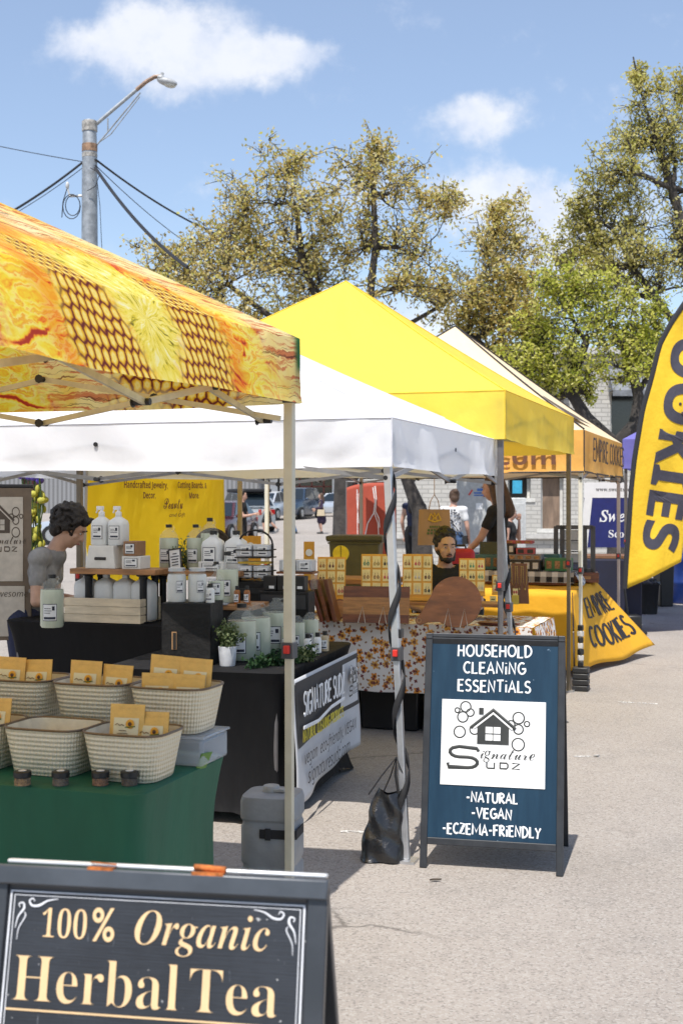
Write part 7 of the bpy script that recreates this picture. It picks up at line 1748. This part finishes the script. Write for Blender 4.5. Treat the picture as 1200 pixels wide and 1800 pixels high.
# feather flag
FY = 15.0
def FP(px, py): return Vector(((px-600)*FY/FPX, CAMH+(HZ-py)*FY/FPX))
L_ = [(1100, 1035), (1103, 985), (1107, 930), (1111.5, 860), (1117, 808), (1123, 771), (1132, 718), (1147.5, 664), (1161, 607), (1179, 572), (1200, 540), (1228, 500), (1262, 462), (1300, 440)]
R_ = [(1198, 988), (1203, 950), (1212, 900), (1222, 850), (1234, 800), (1246, 745), (1258, 690), (1270, 640), (1281, 595), (1291, 555), (1299, 520), (1304, 490), (1306, 462), (1304, 442)]
FF = thing('feather_flag', 'tall yellow feather flag lettered downwards in black, standing in the lane at the right', 'flag', (FP(1106, 0).x, FY, 0), 0)
ox = FF.location.x
def li(P_, t): x = t*(len(P_)-1); i = min(len(P_)-2, int(x)); f = x-i; return FP(P_[i][0]*(1-f)+P_[i+1][0]*f, P_[i][1]*(1-f)+P_[i+1][1]*f)
def wav(x, z): return .035*math.sin(x*4.5+z*2.2)+.015*math.sin(x*11-z*5)
def fl_(u, v): a = li(L_, v); b = li(R_, v); p = a.lerp(b, u); return (p.x-ox, wav(p.x, p.y)*min(1, u*3), p.y)
m = MB(); m.grid(fl_, 24, 60)
b_ = m.build('cloth', fabric('flag_yellow', (.94, .65, .05), .28, .5, 3.5, .03), FF); md = b_.modifiers.new('t', 'SOLIDIFY'); md.thickness = .003
m = MB(); m.tube([Vector((li(L_, i/40).x-ox-.02, 0, li(L_, i/40).y)) for i in range(41)], .030, 8, flat=.5, nrm=(0, 1, 0)); m.build('sleeve', mat('flag_black', (.02, .02, .024), .7), FF)
m = MB(); a = li(L_, 0); m.tube([(0, 0, .02), (a.x-ox-.02, 0, a.y), (a.x-ox-.02, 0, a.y+.1)], .014, 8); m.build('pole', blackp, FF)
m = MB(); m.box((0, 0, .03), (.34, .34, .05)); m.box((.02, 0, .14), (.20, .22, .18)); m.build('base_weight', blackp, FF, bevel=.02)
m = MB(); tm_ = text_me('𝗖𝗢𝗢𝗞𝗜𝗘𝗦', 1.0, 0.0, 'LEFT', offset=.014); vs = [v.co.copy() for v in tm_.vertices]; x1 = max(v.x for v in vs); hm_ = max(v.y for v in vs)
pS = FP(1127, 963); dirx = (FP(1127, 963)-FP(1168, 700)).normalized(); diry = Vector((-dirx.y, dirx.x)); 
if diry.x < 0: diry = -diry
kx = .0; gl_len = (FP(1127, 963)-FP(1168, 670)).length
# letters K, I, E, S and the O above them span from pixel row 963 up to 690
ko = None; bme = bmesh.new(); bme.from_mesh(tm_); bmesh.ops.triangulate(bme, faces=bme.faces); bmesh.ops.subdivide_edges(bme, edges=[e for e in bme.edges if e.calc_length() > .12], cuts=1, use_grid_fill=False); bme.to_mesh(tm_); bme.free()
vs = [v.co.copy() for v in tm_.vertices]
kx = gl_len/(x1*.66); ky = .42/hm_
new = []
for v in vs:
    q = pS+dirx*((v.x-x1)*kx)+diry*(v.y*ky*(1+.10*(x1-v.x)*.5)); new.append((q.x-ox, wav(q.x, q.y)-.006, q.y))
m.add(new, [tuple(p_.vertices) for p_ in tm_.polygons]); m.build('lettering', mat('flag_ink', (.045, .042, .06), .6), FF, smooth=0)
m = MB(); c = FP(1200, 718)
for dx, dz, r_c in ((-.05, .05, .018), (.03, -.02, .03), (-.02, -.06, .02), (.06, .06, .02)): m.ell((c.x-ox+dx, wav(c.x, c.y)-.012, c.y+dz), (r_c, .004, r_c), 10, 6)
m.build('cookie_chips', mat('chips', (.05, .03, .03)), FF)
# rubbish bins and bags past the flag
t = thing('rubbish_bin', 'open black rubbish bin with a bin liner behind the feather flag', 'bin', onz(1138, 1079, 0), 0)
m = MB(); m.lathe([(0, .004), (.115, .004), (.15, .40), (.16, .41), (.16, .42), (.145, .42), (.11, .02), (0, .018)], n=28, sq=5, sx=1, sy=.8); m.build('bin', blackp, t, smooth=40)
m = MB(); m.tube([((.15+.012*math.sin(i*2.1))*math.cos(i/30*6.283), (.12+.01*math.sin(i*1.7))*math.sin(i/30*6.283), .43+.012*math.sin(i*2.7)) for i in range(30)], .014, 6, closed=True); m.build('liner', mat('liner', (.05, .05, .055), .3), t)
t = thing('rubbish_bag', 'knotted grey plastic sack standing by the blue barrel', 'sack', onz(1171, 1060, 0), 0)
m = MB(); m.grid(lambda u, v: ((.13*(1-.25*v)*(1+.10*math.sin(u*31+v*6)))*math.cos(u*6.283), (.12*(1-.25*v)*(1+.10*math.sin(u*25+v*9)))*math.sin(u*6.283), .004+.40*v+.02*math.sin(u*19)*v), 60, 20); m.lathe([(.10, .39), (.04, .42), (.03, .44), (.06, .47)], n=18); m.build('sack', mat('sack_grey', (.10, .10, .11), .35, 0, .2, 14, .8, 24), t, smooth=70); m = MB(); m.tube([(.03*math.cos(i*.7), .03*math.sin(i*.7), .435) for i in range(9)], .006, 6, closed=True); m.build('tie', redp, t)
t = thing('plastic_barrel', 'blue plastic barrel at the right edge behind the flag', 'barrel', (W(1202, 1050, 19.5).x, 19.5, 0), 0)
m = MB(); m.lathe([(0, 0), (.26, 0), (.28, .03), (.28, .28), (.29, .30), (.29, .34), (.28, .36), (.28, .62), (.29, .64), (.29, .68), (.28, .70), (.28, .86), (.25, .90), (0, .91)], n=32); m.build('drum', mat('barrel_blue', (.012, .035, .17), .4), t, smooth=40); m = MB(); m.lathe([(.05, .905), (.05, .93), (0, .93)], (.1, 0, 0), 14); m.build('bung', blackp, t)
t = thing('plastic_tub', 'low grey tub with a black lid behind the rubbish bin', 'tub', (W(1115, 1040, 18.6).x, 18.6, 0), 0)
m = MB(); m.box((0, 0, .20), (.46, .36, .40), top=(1.08, 1.08)); m.build('tub', mat('tub_grey', (.16, .165, .17), .5), t, bevel=.02); m = MB(); m.box((0, 0, .415), (.54, .43, .035)); m.build('lid', blackp, t, bevel=.008)
t = thing('tall_bin', 'dark narrow bin half hidden by the feather flag', 'bin', (W(1165, 1040, 18.9).x, 18.9, 0), .2); m = MB(); m.box((0, 0, .38), (.20, .24, .76), top=(1.15, 1.15)); m.build('bin', blackp, t, bevel=.015); m = MB(); m.box((0, 0, .78), (.25, .3, .04)); m.build('lid', mat('bin_lid', (.02, .02, .022)), t)
# navy banner and table of the violet tent
NB = thing('fabric_banner', 'white topped navy banner of the violet tent stall', 'banner', W(1078, 965, 16.8), 0); NB.location.z = .95
navyb = mat('navy_banner', (.012, .018, .13), .6); m = MB(); m.box((0, 0, .42), (.78, .012, .84)); m.build('cloth', navyb, NB); 
m = MB(); m.box((0, -.002, .75), (.785, .016, .20)); m.build('white_head', paper, NB); m = MB(); m.box((-.36, -.004, .4), (.10, .016, .90), ry=.10); m.build('white_edge', paper, NB)
m = MB(); Z = FRONT @ Matrix.Translation((0, 0, .0115)); fit_text(m, '𝐰𝐰𝐰.𝐬𝐰𝐞𝐞𝐭𝐬𝐜𝐨𝐭', -.24, .24, .735, Z); m.build('web_lettering', ink, NB, smooth=0)
m = MB(); Z = FRONT @ Matrix.Translation((0, 0, .0085)); fit_text(m, '𝑆𝑤𝑒𝑒𝑡', -.19, .30, .34, Z, offset=.02); fit_text(m, '𝐒𝐜𝐨𝐭', -.07, .18, .13, Z); m.build('lettering', mat('white_paint', (.78, .79, .8)), NB, smooth=0)
m = MB()
for s in (-1, 1): m.tube([(s*.36, .03, -.94), (s*.36, .03, .86)], .012, 8)
m.build('stand', dark_post, NB)
t = thing('folding_table', 'table with a navy cloth in the violet tent behind the check runner', 'table', (W(1050, 985, 15.6).x, 15.6, 0), RZ*.5)
m = MB(); m.box((0, 0, .44), (1.0, .7, .86)); m.build('tablecloth', mat('navy_cloth', (.012, .014, .035), .8), t, bevel=.02); m = MB(); m.box((.05, 0, .89), (.9, .6, .03)); m.build('runner', mat('wood_warm2', (.2, .1, .05)), t)
# flowers behind the stall's left
t = thing('flower_bucket', 'bucket of tall purple and yellow flowers behind the hanging banner', 'flowers', (W(56, 900, 10).x, 10, 0), 0)
m = MB(); m.lathe([(0, 0), (.13, 0), (.17, .34), (.16, .34), (.15, .3), (0, .28)], n=24); m.build('bucket', galv, t, smooth=40)
m = MB(); rr = random.Random(4); fl = MB(); yl = MB()
for i in range(26):
    a = Vector((rr.uniform(-.08, .08), rr.uniform(-.08, .08), .28)); b = Vector((rr.uniform(-.10, .10), rr.uniform(-.08, .08), rr.uniform(1.45, 1.82))); q = curve_pts(a, b, 5, .03, rr); m.tube(q, .005, 4)
    (fl if b.z > 1.66 else yl).ell(b, (.035, .035, .028), 8, 6)
    for k in range(5): yl.ell(q[2+k % 3]+Vector((rr.uniform(-.05, .05), rr.uniform(-.04, .04), rr.uniform(-.1, .2))), (.018, .018, .030), 6, 5)
m.build('stems', mat('stem_green', (.06, .1, .03)), t); fl.build('purple_blossoms', mat('purple_fl', (.10, .06, .38), .7), t); yl.build('yellow_blossoms', mat('yellow_fl', (.38, .36, .05), .7), t)
